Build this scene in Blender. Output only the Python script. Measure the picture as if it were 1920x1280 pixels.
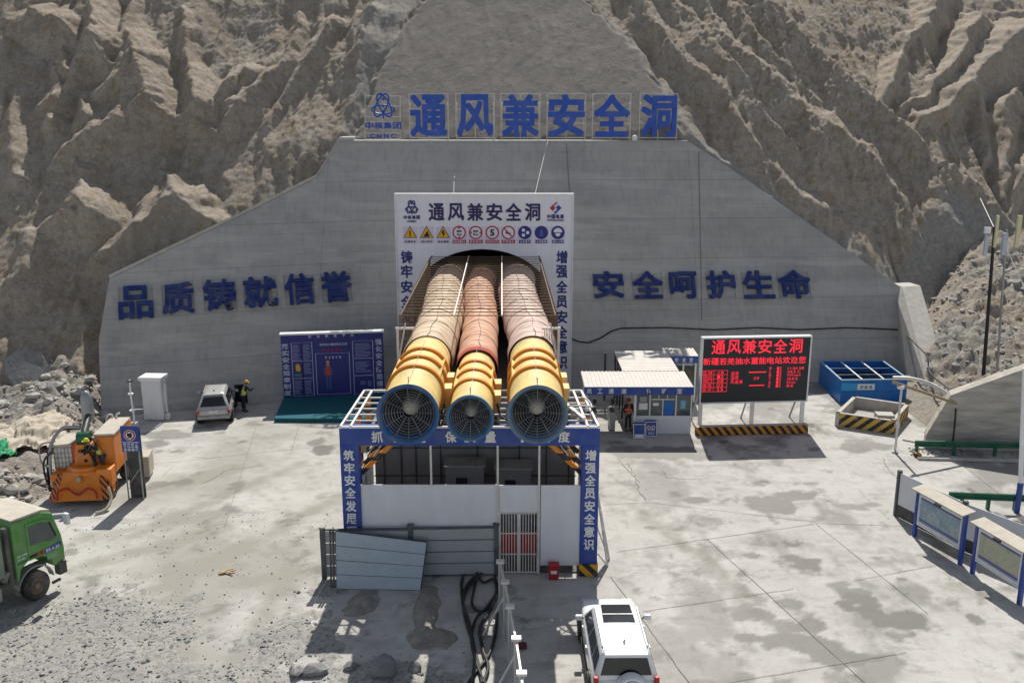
import bpy, bmesh, math, random
import numpy as np
from mathutils import Vector, Matrix

for _o in list(bpy.data.objects):
    bpy.data.objects.remove(_o)
SC = bpy.context.scene
COL = SC.collection
random.seed(7)
PI = math.pi

# ------------------------------------------------------------------ camera, sky, sun, exposure
FPX, HZ, CAMH = 1700.0, 230.0, 16.2          # focal length in photo pixels, horizon row, drone height
PITCH = math.atan((640 - HZ) / FPX)
cam = bpy.data.cameras.new('camera')
cam.sensor_width = 36.0
cam.lens = 36.0 * FPX / 1920.0
cam.clip_end = 2000
cam_o = bpy.data.objects.new('camera', cam)
COL.objects.link(cam_o)
cam_o.location = (0, 0, CAMH)
cam_o.rotation_euler = (PI / 2 - PITCH, 0, 0)
SC.camera = cam_o

SUN_EL, SUN_AZ = math.radians(48.5), math.radians(4.5)     # azimuth measured from +Y towards +X
world = bpy.data.worlds.new('World')
SC.world = world
world.use_nodes = True
wn = world.node_tree
bg = wn.nodes['Background']
sky = wn.nodes.new('ShaderNodeTexSky')
sky.sky_type = 'NISHITA'
sky.sun_disc = False
sky.sun_elevation = SUN_EL
sky.sun_rotation = SUN_AZ
sky.air_density = 1.0
sky.dust_density = 1.5
sky.altitude = 1500
hs = wn.nodes.new('ShaderNodeHueSaturation')
hs.inputs['Saturation'].default_value = .5
wn.links.new(sky.outputs[0], hs.inputs['Color'])
wn.links.new(hs.outputs[0], bg.inputs[0])
bg.inputs[1].default_value = 0.098
sun = bpy.data.lights.new('sun', 'SUN')
sun.energy = 4.4
sun.angle = math.radians(0.53)
sun.color = (1.0, 0.95, 0.87)
sun_o = bpy.data.objects.new('sun', sun)
COL.objects.link(sun_o)
sdir = Vector((math.sin(SUN_AZ) * math.cos(SUN_EL), math.cos(SUN_AZ) * math.cos(SUN_EL), math.sin(SUN_EL)))
sun_o.rotation_euler = sdir.to_track_quat('Z', 'Y').to_euler()
sun_o.location = sdir * 200
vs = SC.view_settings
vs.view_transform = 'Standard'
vs.look = 'None'
vs.exposure = 0.22
vs.gamma = 1.0
SC.cycles.max_bounces = 6
SC.cycles.diffuse_bounces = 4

# ------------------------------------------------------------------ survey helpers (photo measurements -> metres)
def ray(px, py):
    x = (px - 960) / FPX
    y = -(py - 640) / FPX
    return Vector((x, math.cos(PITCH) + y * math.sin(PITCH), -math.sin(PITCH) + y * math.cos(PITCH)))

def G(px, py, z=0.0):
    r = ray(px, py)
    t = (z - CAMH) / r.z
    return Vector((0, 0, CAMH)) + r * t

def V(px, py, Y):
    r = ray(px, py)
    return Vector((0, 0, CAMH)) + r * (Y / r.y)

def onplane(px, py, p0, n):
    r = ray(px, py)
    o = Vector((0, 0, CAMH))
    return o + r * ((p0 - o).dot(n) / r.dot(n))

# ------------------------------------------------------------------ materials
def srgb(r, g, b):
    f = lambda c: ((c / 255 + .055) / 1.055) ** 2.4 if c > 10 else c / 255 / 12.92
    return (f(r), f(g), f(b))

def mat(name, col, rough=.6, metal=0.0, var=.12, scale=3.0, bump=0.0, bscale=20.0, dust=0.0, spec=.4, coat=0.0,
        emit=None, stretch=None, streak=0.0):
    m = bpy.data.materials.new(name)
    m.use_nodes = True
    nt = m.node_tree
    b = nt.nodes['Principled BSDF']
    b.inputs['Roughness'].default_value = rough
    b.inputs['Metallic'].default_value = metal
    b.inputs['Specular IOR Level'].default_value = spec
    if coat:
        b.inputs['Coat Weight'].default_value = coat
        b.inputs['Coat Roughness'].default_value = .08
    tc = nt.nodes.new('ShaderNodeTexCoord')
    src = tc.outputs['Object']
    if stretch:
        mp = nt.nodes.new('ShaderNodeMapping')
        mp.inputs['Scale'].default_value = stretch
        nt.links.new(src, mp.inputs[0])
        src = mp.outputs[0]
    nz = nt.nodes.new('ShaderNodeTexNoise')
    nz.inputs['Scale'].default_value = scale
    nz.inputs['Detail'].default_value = 6
    nz.inputs['Roughness'].default_value = .62
    nt.links.new(src, nz.inputs['Vector'])
    mx = nt.nodes.new('ShaderNodeMix')
    mx.data_type = 'RGBA'
    mr = nt.nodes.new('ShaderNodeMapRange')
    mr.inputs[1].default_value = .3
    mr.inputs[2].default_value = .7
    nt.links.new(nz.outputs['Fac'], mr.inputs[0])
    nt.links.new(mr.outputs[0], mx.inputs['Factor'])
    mx.inputs['A'].default_value = (*[c * (1 - var) for c in col], 1)
    mx.inputs['B'].default_value = (*[min(1, c * (1 + var)) for c in col], 1)
    out = mx.outputs['Result']
    if dust:                                   # settled dust in blotches
        n2 = nt.nodes.new('ShaderNodeTexNoise')
        n2.inputs['Scale'].default_value = 1.7
        n2.inputs['Detail'].default_value = 8
        nt.links.new(tc.outputs['Object'], n2.inputs['Vector'])
        m2 = nt.nodes.new('ShaderNodeMapRange')
        m2.inputs[1].default_value = .42
        m2.inputs[2].default_value = .72
        m2.inputs[4].default_value = dust
        nt.links.new(n2.outputs['Fac'], m2.inputs[0])
        x2 = nt.nodes.new('ShaderNodeMix')
        x2.data_type = 'RGBA'
        nt.links.new(m2.outputs[0], x2.inputs['Factor'])
        nt.links.new(out, x2.inputs['A'])
        x2.inputs['B'].default_value = (.36, .33, .29, 1)
        out = x2.outputs['Result']
    nt.links.new(out, b.inputs['Base Color'])
    if bump:
        nb = nt.nodes.new('ShaderNodeTexNoise')
        nb.inputs['Scale'].default_value = bscale
        nb.inputs['Detail'].default_value = 5
        nt.links.new(tc.outputs['Object'], nb.inputs['Vector'])
        bp = nt.nodes.new('ShaderNodeBump')
        bp.inputs['Strength'].default_value = bump
        bp.inputs['Distance'].default_value = .05
        nt.links.new(nb.outputs['Fac'], bp.inputs['Height'])
        nt.links.new(bp.outputs[0], b.inputs['Normal'])
    if emit:
        b.inputs['Emission Color'].default_value = (*emit[:3], 1)
        b.inputs['Emission Strength'].default_value = emit[3]
    return m

def stripes(name, a, bcol, freq, dx=1.0, dz=1.0, dy=0.0, rough=.6):
    """two-colour diagonal hazard paint with worn patches"""
    m = bpy.data.materials.new(name)
    m.use_nodes = True
    nt = m.node_tree
    b = nt.nodes['Principled BSDF']
    b.inputs['Roughness'].default_value = rough
    tc = nt.nodes.new('ShaderNodeTexCoord')
    vm = nt.nodes.new('ShaderNodeVectorMath')
    vm.operation = 'DOT_PRODUCT'
    vm.inputs[1].default_value = (dx * freq, dy * freq, dz * freq)
    nt.links.new(tc.outputs['Object'], vm.inputs[0])
    fr = nt.nodes.new('ShaderNodeMath')
    fr.operation = 'FRACT'
    nt.links.new(vm.outputs['Value'], fr.inputs[0])
    gt = nt.nodes.new('ShaderNodeMath')
    gt.operation = 'GREATER_THAN'
    gt.inputs[1].default_value = .5
    nt.links.new(fr.outputs[0], gt.inputs[0])
    mx = nt.nodes.new('ShaderNodeMix')
    mx.data_type = 'RGBA'
    mx.inputs['A'].default_value = (*a, 1)
    mx.inputs['B'].default_value = (*bcol, 1)
    nt.links.new(gt.outputs[0], mx.inputs['Factor'])
    nz = nt.nodes.new('ShaderNodeTexNoise')
    nz.inputs['Scale'].default_value = 5
    nz.inputs['Detail'].default_value = 8
    nt.links.new(tc.outputs['Object'], nz.inputs['Vector'])
    mr = nt.nodes.new('ShaderNodeMapRange')
    mr.inputs[1].default_value = .55
    mr.inputs[2].default_value = .8
    mr.inputs[4].default_value = .6
    nt.links.new(nz.outputs['Fac'], mr.inputs[0])
    x2 = nt.nodes.new('ShaderNodeMix')
    x2.data_type = 'RGBA'
    nt.links.new(mr.outputs[0], x2.inputs['Factor'])
    nt.links.new(mx.outputs['Result'], x2.inputs['A'])
    x2.inputs['B'].default_value = (.3, .28, .25, 1)
    nt.links.new(x2.outputs['Result'], b.inputs['Base Color'])
    return m

M = {}
M['blue'] = mat('blue_paint', srgb(34, 68, 150), .45, var=.1, dust=.12)
M['wallblue'] = mat('wall_letter_blue', srgb(20, 46, 112), .5, var=.1, dust=.15)
M['letterblue'] = mat('letter_blue', srgb(30, 78, 172), .45, var=.08, dust=.1)
M['navy'] = mat('navy_print', srgb(36, 44, 120), .45, var=.08)
M['purple'] = mat('purple_print', srgb(46, 34, 92), .5, var=.08)
M['white'] = mat('white_paint', (.76, .77, .78), .5, var=.05, dust=.18)
M['whitepanel'] = mat('white_sheet', (.66, .68, .72), .4, var=.05, dust=.12, stretch=(1, 1, .2))
M['signwhite'] = mat('sign_sheet', (.72, .73, .8), .45, var=.05, stretch=(2, 1, .25), scale=2)
M['steelw'] = mat('galvanised_bar', (.62, .6, .57), .5, .2, var=.15)
M['steel'] = mat('grey_steel', (.32, .33, .34), .45, .5, var=.2, dust=.2)
M['darksteel'] = mat('dark_steel', (.06, .062, .065), .5, .3, var=.3, dust=.3)
M['rust'] = mat('rusty_bar', (.13, .09, .065), .75, .3, var=.35, scale=9)
M['black'] = mat('black_rubber', (.018, .018, .019), .6, var=.3, dust=.15)
M['darkglass'] = mat('dark_glass', (.02, .024, .028), .07, var=.1, spec=.6)
M['glass'] = mat('tinted_glass', (.06, .085, .09), .06, var=.2, spec=.7)
M['yellow'] = mat('fan_yellow', srgb(230, 194, 108), .6, var=.12, dust=.45, bump=.15, bscale=4)
M['cream'] = mat('fan_cream', srgb(232, 204, 128), .6, var=.12, dust=.45, bump=.15, bscale=4, stretch=(1, .3, 1))
M['orangeband'] = mat('fan_band', srgb(216, 132, 14), .45, var=.08, dust=.1)
M['fanblue'] = mat('fan_rim_blue', srgb(40, 88, 140), .45, var=.15, dust=.25)
M['fangrey'] = mat('fan_inside', (.2, .2, .2), .6, var=.3)
M['concrete'] = mat('grey_concrete', (.36, .35, .33), .85, var=.16, scale=1.5, bump=.3, bscale=12)
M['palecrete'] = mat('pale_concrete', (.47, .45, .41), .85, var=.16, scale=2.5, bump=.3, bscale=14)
M['red'] = mat('red_paint', (.42, .02, .025), .45, var=.15)
M['pinkred'] = mat('sign_red', srgb(176, 30, 66), .5, var=.05)
M['signyellow'] = mat('sign_yellow', srgb(220, 170, 20), .5, var=.05)
M['ink'] = mat('black_print', (.015, .015, .017), .5, var=.1)
M['green'] = mat('rail_green', srgb(12, 92, 66), .45, var=.12, dust=.15)
M['truckgreen'] = mat('truck_green', srgb(84, 146, 70), .42, var=.12, dust=.45)
M['orange'] = mat('machine_orange', srgb(230, 130, 30), .45, var=.12, dust=.28)
M['dust'] = mat('dusty_sheet', (.5, .46, .39), .85, var=.12)
M['roofsheet'] = mat('roof_sheet', (.62, .59, .54), .6, var=.07, dust=.15)
M['teal'] = mat('teal_carpet', srgb(20, 92, 104), .9, var=.12)
M['tankblue'] = mat('tank_blue', srgb(20, 108, 190), .4, var=.08, dust=.08)
M['carwhite'] = mat('car_white', (.78, .79, .8), .3, var=.02, coat=.6)
M['cargrey'] = mat('car_silver', (.46, .46, .46), .32, .25, var=.04, dust=.3, coat=.3)
M['tyre'] = mat('tyre', (.03, .03, .03), .85, var=.25, dust=.45)
M['skin'] = mat('skin', (.42, .25, .17), .55, var=.05)
M['led'] = mat('led_face', (.028, .031, .036), .55, var=.12)
M['ledred'] = mat('led_lit', (.6, .02, .03), .5, var=.02, emit=(1, .03, .06, .75))
M['hivis'] = mat('hi_vis', srgb(210, 220, 60), .7, var=.08)
M['redvest'] = mat('red_vest', srgb(230, 74, 40), .7, var=.08)
M['cloth'] = mat('dark_cloth', (.025, .027, .033), .85, var=.2)
M['haz'] = stripes('hazard_paint', srgb(214, 150, 30), (.02, .02, .022), 2.6, dx=.7, dz=.7)
M['haz_block'] = stripes('hazard_blocks', srgb(226, 140, 24), (.02, .02, .022), 1.75, dx=0, dz=1)

# ------------------------------------------------------------------ mesh helpers
class MB:
    def __init__(self):
        self.v, self.f, self.mi, self.s = [], [], [], False

    def add(self, verts, faces, mi=0):
        o = len(self.v)
        self.v += [tuple(p) for p in verts]
        self.f += [tuple(i + o for i in f) for f in faces]
        self.mi += [mi] * len(faces)
        return self

    def box(self, c, s, rz=0.0, mi=0, m=None):
        hx, hy, hz = s[0] / 2, s[1] / 2, s[2] / 2
        R = m if m is not None else Matrix.Rotation(rz, 3, 'Z')
        c = Vector(c)
        P = [c + R @ Vector((x * hx, y * hy, z * hz)) for z in (-1, 1) for y in (-1, 1) for x in (-1, 1)]
        self.add(P, [(0, 2, 3, 1), (4, 5, 7, 6), (0, 1, 5, 4), (2, 6, 7, 3), (0, 4, 6, 2), (1, 3, 7, 5)], mi)
        return self

    def bar(self, p, q, w, h=None, mi=0, up=(0, 0, 1)):
        """square bar from p to q"""
        p, q = Vector(p), Vector(q)
        h = h or w
        d = (q - p)
        L = d.length
        d.normalize()
        u = Vector(up)
        if abs(d.dot(u)) > .98:
            u = Vector((0, 1, 0))
        s = d.cross(u).normalized()
        u = s.cross(d)
        R = Matrix((s, d, u)).transposed()
        return self.box((p + q) / 2, (w, L, h), mi=mi, m=R)

    def tube(self, path, r, n=8, mi=0, cap=True, closed=False):
        P = [Vector(p) for p in path]
        rr = r if isinstance(r, (list, tuple)) else [r] * len(P)
        rings = []
        prev = None
        for i, p in enumerate(P):
            if closed:
                d = P[(i + 1) % len(P)] - P[i - 1]
            else:
                d = P[min(i + 1, len(P) - 1)] - P[max(i - 1, 0)]
            d.normalize()
            if prev is None:
                u = Vector((0, 0, 1)) if abs(d.z) < .9 else Vector((0, 1, 0))
            else:
                u = prev
            s = d.cross(u).normalized()
            u = s.cross(d).normalized()
            prev = u
            rings.append([p + (s * math.cos(2 * PI * k / n) + u * math.sin(2 * PI * k / n)) * rr[i] for k in range(n)])
        v = [x for rg in rings for x in rg]
        f = []
        nr = len(rings)
        for i in range(nr if closed else nr - 1):
            j = (i + 1) % nr
            for k in range(n):
                k2 = (k + 1) % n
                f.append((i * n + k, i * n + k2, j * n + k2, j * n + k))
        if cap and not closed:
            f.append(tuple(range(n - 1, -1, -1)))
            f.append(tuple((nr - 1) * n + k for k in range(n)))
        return self.add(v, f, mi)

    def prism(self, poly, ext, mi=0):
        """polygon (list of 3d points) pushed along ext"""
        e = Vector(ext)
        n = len(poly)
        v = [Vector(p) for p in poly] + [Vector(p) + e for p in poly]
        f = [tuple(range(n - 1, -1, -1)), tuple(range(n, 2 * n))]
        f += [(i, (i + 1) % n, n + (i + 1) % n, n + i) for i in range(n)]
        return self.add(v, f, mi)

    def grid(self, fn, nu, nv, mi=0):
        v = [fn(i / nu, j / nv) for j in range(nv + 1) for i in range(nu + 1)]
        f = [(j * (nu + 1) + i, j * (nu + 1) + i + 1, (j + 1) * (nu + 1) + i + 1, (j + 1) * (nu + 1) + i)
             for j in range(nv) for i in range(nu)]
        return self.add(v, f, mi)

    def lathe(self, prof, c, axis='Y', n=40, mi=0):
        """prof: list of (position along axis, radius)"""
        c = Vector(c)
        v, f = [], []
        for a, r in prof:
            for k in range(n):
                t = 2 * PI * k / n
                cs, sn = math.cos(t) * r, math.sin(t) * r
                v.append(c + (Vector((cs, a, sn)) if axis == 'Y' else Vector((a, cs, sn)) if axis == 'X' else Vector((cs, sn, a))))
        for i in range(len(prof) - 1):
            for k in range(n):
                k2 = (k + 1) % n
                f.append((i * n + k, i * n + k2, (i + 1) * n + k2, (i + 1) * n + k))
        return self.add(v, f, mi)

    def build(self, name, mats, parent=None, smooth=False, bevel=0.0, label=None, sub=0):
        me = bpy.data.meshes.new(name)
        me.from_pydata(self.v, [], self.f)
        if not isinstance(mats, (list, tuple)):
            mats = [mats]
        for m in mats:
            me.materials.append(m)
        if len(mats) > 1:
            me.polygons.foreach_set('material_index', self.mi)
        bm = bmesh.new()
        bm.from_mesh(me)
        bmesh.ops.recalc_face_normals(bm, faces=bm.faces)
        bm.to_mesh(me)
        bm.free()
        if smooth:
            me.shade_smooth()
            if smooth != 2:
                me.set_sharp_from_angle(angle=math.radians(40))
        o = bpy.data.objects.new(name, me)
        COL.objects.link(o)
        if parent is not None:
            o.parent = parent
            o.matrix_parent_inverse = parent_matrix(parent).inverted()
        if bevel:
            bv = o.modifiers.new('bevel', 'BEVEL')
            bv.width = bevel
            bv.segments = 2
            bv.limit_method = 'ANGLE'
            bv.angle_limit = math.radians(40)
        if sub:
            sb = o.modifiers.new('sub', 'SUBSURF')
            sb.levels = sb.render_levels = sub
        if label:
            o['label'] = label
        return o

def parent_matrix(o):
    """matrix of an unparented-or-identity chain without a depsgraph update"""
    m = Matrix.LocRotScale(o.location, o.rotation_euler, o.scale)
    if o.parent is not None:
        m = parent_matrix(o.parent) @ o.matrix_parent_inverse @ m
    return m

def thing(name, label, cat, loc=(0, 0, 0), rz=0.0, group=None):
    o = bpy.data.objects.new(name, None)
    o.empty_display_size = .2
    COL.objects.link(o)
    o.location = loc
    o.rotation_euler = (0, 0, rz)
    tag(o, label, cat, group)
    return o

def tag(o, label=None, cat=None, group=None, kind=None):
    if label:
        o['label'] = label
    if cat:
        o['category'] = cat
    if group:
        o['group'] = group
    if kind:
        o['kind'] = kind
    return o

def place(root, loc, rz=0.0):
    """parts were modelled round the origin: move the whole thing"""
    root.location = loc
    root.rotation_euler = (0, 0, rz)
    return root

_glyph = {}
def glyph(ch, depth=.02, bold=.02):
    """mesh data of one character or word fitted to a unit square (x,z), front towards -Y"""
    key = (ch, depth, bold)
    if key in _glyph:
        return _glyph[key]
    cu = bpy.data.curves.new('glyph', 'FONT')
    cu.body = ch
    cu.size = 1
    cu.resolution_u = 2
    cu.extrude = depth / 2
    cu.offset = bold
    ob = bpy.data.objects.new('glyph', cu)
    COL.objects.link(ob)
    bpy.context.view_layer.update()
    me = bpy.data.meshes.new_from_object(ob.evaluated_get(bpy.context.evaluated_depsgraph_get()))
    bpy.data.objects.remove(ob)
    vs_ = np.array([v.co[:] for v in me.vertices])
    fs = [tuple(p.vertices) for p in me.polygons]
    bpy.data.meshes.remove(me)
    if len(vs_) == 0:
        return None
    lo, hi = vs_.min(0), vs_.max(0)
    _glyph[key] = (vs_, fs, lo, hi)
    return _glyph[key]

def put_text(mb, txt, org, ux, uz, w, h, depth=.03, bold=.02, mi=0, fit=True, lift=0.0):
    """write txt into the rectangle with lower-left org, unit right ux, unit up uz, size w x h;
    heavier strokes are made by overlaying shifted copies a millimetre apart"""
    g = glyph(txt, 1.0, min(bold, .012))
    if g is None:
        return
    vs_, fs, lo, hi = g
    ux, uz = Vector(ux), Vector(uz)
    n = ux.cross(uz).normalized()
    org = Vector(org)
    e = max(0.0, bold - .012)
    sx = w / (hi[0] - lo[0] + 2 * e)
    sz = h / (hi[1] - lo[1] + 2 * e)
    sh = [(0, 0)] if e < .006 else [(e, e), (-e, e), (e, -e), (-e, -e), (0, 0)]
    for k, (ax, az) in enumerate(sh):
        P = [org + ux * (a - lo[0] + e + ax) * sx + uz * (b - lo[1] + e + az) * sz + n * (lift + (c + .5) * (depth + .0015 * k)) for a, b, c in vs_]
        mb.add(P, fs, mi)

def column_text(mb, txt, x0, w, z0, z1, org, ux, uz, mi=0, depth=.02, lift=0, bold=.02, fill=.82):
    n = len(txt)
    st = (z1 - z0) / n
    for i, ch in enumerate(txt):
        put_text(mb, ch, Vector(org) + Vector(ux) * x0 + Vector(uz) * (z1 - (i + 1) * st + st * (1 - fill) / 2), ux, uz, w, st * fill, depth, bold, mi, lift=lift)

def row_text(mb, txt, x0, x1, z0, h, org, ux, uz, mi=0, depth=.02, lift=0, bold=.02, fill=.82):
    n = len(txt)
    st = (x1 - x0) / n
    for i, ch in enumerate(txt):
        if ch == ' ':
            continue
        put_text(mb, ch, Vector(org) + Vector(ux) * (x0 + i * st + st * (1 - fill) / 2) + Vector(uz) * z0, ux, uz, st * fill, h, depth, bold, mi, lift=lift)

# ------------------------------------------------------------------ noise for terrain
def vnoise(x, y, seed=0):
    xi, yi = np.floor(x).astype(np.int64), np.floor(y).astype(np.int64)
    xf, yf = x - xi, y - yi
    def hsh(a, b):
        h = (a * 374761393 + b * 668265263 + seed * 974634777) & 0xFFFFFFFF
        h = ((h ^ (h >> 13)) * 1274126177) & 0xFFFFFFFF
        return ((h ^ (h >> 16)) & 0xFFFF) / 65535.0
    u, v = xf * xf * (3 - 2 * xf), yf * yf * (3 - 2 * yf)
    a = hsh(xi, yi) * (1 - u) + hsh(xi + 1, yi) * u
    b = hsh(xi, yi + 1) * (1 - u) + hsh(xi + 1, yi + 1) * u
    return a * (1 - v) + b * v

def fbm(x, y, oct=5, seed=0, ridged=False, gain=.5):
    s, a, t = 0, 1.0, 0
    for o in range(oct):
        n = vnoise(x * 2 ** o + 17.3 * o, y * 2 ** o - 9.1 * o, seed + o)
        if ridged:
            n = 1 - np.abs(2 * n - 1)
        s = s + n * a
        t += a
        a *= gain
    return s / t

def grid_mesh(name, P, nu, nv, m, keep=None, attr=None, smooth=True):
    """P: (nv,nu,3)"""
    idx = np.arange(nu * nv).reshape(nv, nu)
    q = np.stack([idx[:-1, :-1], idx[:-1, 1:], idx[1:, 1:], idx[1:, :-1]], -1).reshape(-1, 4)
    if keep is not None:
        k = keep.reshape(-1)
        q = q[k[q].all(1)]
    me = bpy.data.meshes.new(name)
    me.vertices.add(nu * nv)
    me.vertices.foreach_set('co', P.reshape(-1).astype(np.float32))
    me.loops.add(q.size)
    me.loops.foreach_set('vertex_index', q.reshape(-1).astype(np.int32))
    me.polygons.add(len(q))
    me.polygons.foreach_set('loop_start', (np.arange(len(q)) * 4).astype(np.int32))
    me.update(calc_edges=True)
    me.validate()
    if attr:
        for an, av in attr.items():
            a = me.attributes.new(an, 'FLOAT', 'POINT')
            a.data.foreach_set('value', av.reshape(-1).astype(np.float32))
    me.materials.append(m)
    if smooth:
        me.shade_smooth()
    o = bpy.data.objects.new(name, me)
    COL.objects.link(o)
    return o
# ================================================================== SETTING
def ramp_mix(nt, fac, a, b):
    mx = nt.nodes.new('ShaderNodeMix')
    mx.data_type = 'RGBA'
    if hasattr(fac, 'is_output'):
        nt.links.new(fac, mx.inputs['Factor'])
    else:
        mx.inputs['Factor'].default_value = fac
    for k, c in (('A', a), ('B', b)):
        if hasattr(c, 'is_output'):
            nt.links.new(c, mx.inputs[k])
        else:
            mx.inputs[k].default_value = (*c, 1)
    return mx.outputs['Result']

def noise_fac(nt, vec, scale, lo, hi, detail=8, rough=.6, top=1.0):
    nz = nt.nodes.new('ShaderNodeTexNoise')
    nz.inputs['Scale'].default_value = scale
    nz.inputs['Detail'].default_value = detail
    nz.inputs['Roughness'].default_value = rough
    nt.links.new(vec, nz.inputs['Vector'])
    mr = nt.nodes.new('ShaderNodeMapRange')
    mr.inputs[1].default_value = lo
    mr.inputs[2].default_value = hi
    mr.inputs[4].default_value = top
    nt.links.new(nz.outputs['Fac'], mr.inputs[0])
    return mr.outputs[0]

def attr(nt, n):
    a = nt.nodes.new('ShaderNodeAttribute')
    a.attribute_name = n
    return a.outputs['Fac']

def new_nt(name, rough):
    m = bpy.data.materials.new(name)
    m.use_nodes = True
    b = m.node_tree.nodes['Principled BSDF']
    b.inputs['Roughness'].default_value = rough
    b.inputs['Specular IOR Level'].default_value = .25
    tc = m.node_tree.nodes.new('ShaderNodeTexCoord')
    return m, m.node_tree, b, tc.outputs['Object']

def mapped(nt, vec, sc):
    mp = nt.nodes.new('ShaderNodeMapping')
    mp.inputs['Scale'].default_value = sc
    nt.links.new(vec, mp.inputs[0])
    return mp.outputs[0]

def add_bump(nt, b, vec, layers):
    prev = None
    for sc, st, dist in layers:
        nz = nt.nodes.new('ShaderNodeTexNoise')
        nz.inputs['Scale'].default_value = sc
        nz.inputs['Detail'].default_value = 8
        nz.inputs['Roughness'].default_value = .65
        nt.links.new(vec, nz.inputs['Vector'])
        bp = nt.nodes.new('ShaderNodeBump')
        bp.inputs['Strength'].default_value = st
        bp.inputs['Distance'].default_value = dist
        nt.links.new(nz.outputs['Fac'], bp.inputs['Height'])
        if prev:
            nt.links.new(prev, bp.inputs['Normal'])
        prev = bp.outputs[0]
    nt.links.new(prev, b.inputs['Normal'])

# --- rock
rock, nt, b, vec = new_nt('rock', .95)
c = ramp_mix(nt, noise_fac(nt, vec, .35, .35, .65), (.43, .36, .285), (.49, .435, .365))
c = ramp_mix(nt, noise_fac(nt, mapped(nt, vec, (1, 1, .5)), .55, .52, .68), c, (.36, .275, .185))
c = ramp_mix(nt, noise_fac(nt, vec, 1.9, .46, .60, rough=.72, top=.7), c, (.27, .22, .165))
c = ramp_mix(nt, noise_fac(nt, mapped(nt, vec, (1, 1, .6)), .8, .55, .64, rough=.7, top=.8), c, (.33, .255, .15))
c = ramp_mix(nt, noise_fac(nt, vec, 4.5, .50, .60, rough=.7, top=.65), c, (.52, .46, .385))
c = ramp_mix(nt, noise_fac(nt, vec, 7, .55, .8, top=.6), c, (.54, .49, .42))
c = ramp_mix(nt, noise_fac(nt, vec, 11, .50, .60, detail=4, rough=.7, top=.5), c, (.24, .205, .165))
c = ramp_mix(nt, noise_fac(nt, mapped(nt, vec, (.25, .6, 1.6)), 1.1, .55, .68, top=.5), c, (.29, .25, .205))
c = ramp_mix(nt, attr(nt, 'gravel'), c, ramp_mix(nt, noise_fac(nt, vec, 3.5, .35, .65), (.43, .405, .36), (.3, .28, .25)))
c = ramp_mix(nt, attr(nt, 'shot'), c, ramp_mix(nt, noise_fac(nt, vec, .8, .3, .7), (.27, .245, .215), (.345, .315, .28)))
nt.links.new(c, b.inputs['Base Color'])
add_bump(nt, b, vec, [(1.6, .45, .3), (6, .9, .14), (18, 1.0, .06), (45, .6, .02)])

# --- formed concrete of the portal wall
wallc, nt, b, vec = new_nt('formed_concrete', .85)
sx = nt.nodes.new('ShaderNodeSeparateXYZ')
nt.links.new(vec, sx.inputs[0])
cb = nt.nodes.new('ShaderNodeCombineXYZ')
nt.links.new(sx.outputs['X'], cb.inputs['X'])
nt.links.new(sx.outputs['Z'], cb.inputs['Y'])
def bricks(w, h, mort, off):
    br = nt.nodes.new('ShaderNodeTexBrick')
    br.inputs['Scale'].default_value = 1
    br.inputs['Brick Width'].default_value = w
    br.inputs['Row Height'].default_value = h
    br.inputs['Mortar Size'].default_value = mort
    br.inputs['Mortar Smooth'].default_value = .4
    br.offset = off
    br.inputs['Color1'].default_value = (.40, .40, .40, 1)
    br.inputs['Color2'].default_value = (.55, .55, .55, 1)
    br.inputs['Mortar'].default_value = (0, 0, 0, 1)
    nt.links.new(cb.outputs[0], br.inputs['Vector'])
    return br
b1 = bricks(2.44, .62, .018, .5)
b2 = bricks(12.2, 2.48, .03, .0)
c = ramp_mix(nt, noise_fac(nt, vec, .5, .3, .7), (.37, .36, .335), (.46, .445, .415))
c = ramp_mix(nt, noise_fac(nt, mapped(nt, vec, (2.2, 1, .12)), 1.6, .47, .7, top=.75), c, (.235, .235, .225))
c = ramp_mix(nt, noise_fac(nt, mapped(nt, vec, (5, 1, .16)), 2.2, .56, .74, top=.5), c, (.50, .49, .465))
c = ramp_mix(nt, noise_fac(nt, mapped(nt, vec, (.25, 1, 2.0)), 1.3, .5, .7, top=.6), c, (.5, .49, .47))
c = ramp_mix(nt, .5, c, ramp_mix(nt, b1.outputs['Color'], (.31, .30, .28), (.53, .515, .48)))
mm = nt.nodes.new('ShaderNodeMath')
mm.operation = 'MULTIPLY'
mm.inputs[1].default_value = .12
nt.links.new(b1.outputs['Fac'], mm.inputs[0])
c = ramp_mix(nt, noise_fac(nt, vec, .16, .48, .62, rough=.7, top=.5), c, (.27, .265, .25))
c = ramp_mix(nt, noise_fac(nt, mapped(nt, vec, (.08, 1, 1.4)), .9, .5, .62, top=.5), c, (.52, .505, .47))
c = ramp_mix(nt, mm.outputs[0], c, (.2, .2, .2))
m2 = nt.nodes.new('ShaderNodeMath')
m2.operation = 'MULTIPLY'
m2.inputs[1].default_value = .3
nt.links.new(b2.outputs['Fac'], m2.inputs[0])
c = ramp_mix(nt, m2.outputs[0], c, (.19, .19, .19))
nt.links.new(c, b.inputs['Base Color'])
add_bump(nt, b, vec, [(3, .15, .1), (18, .2, .03)])

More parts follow.
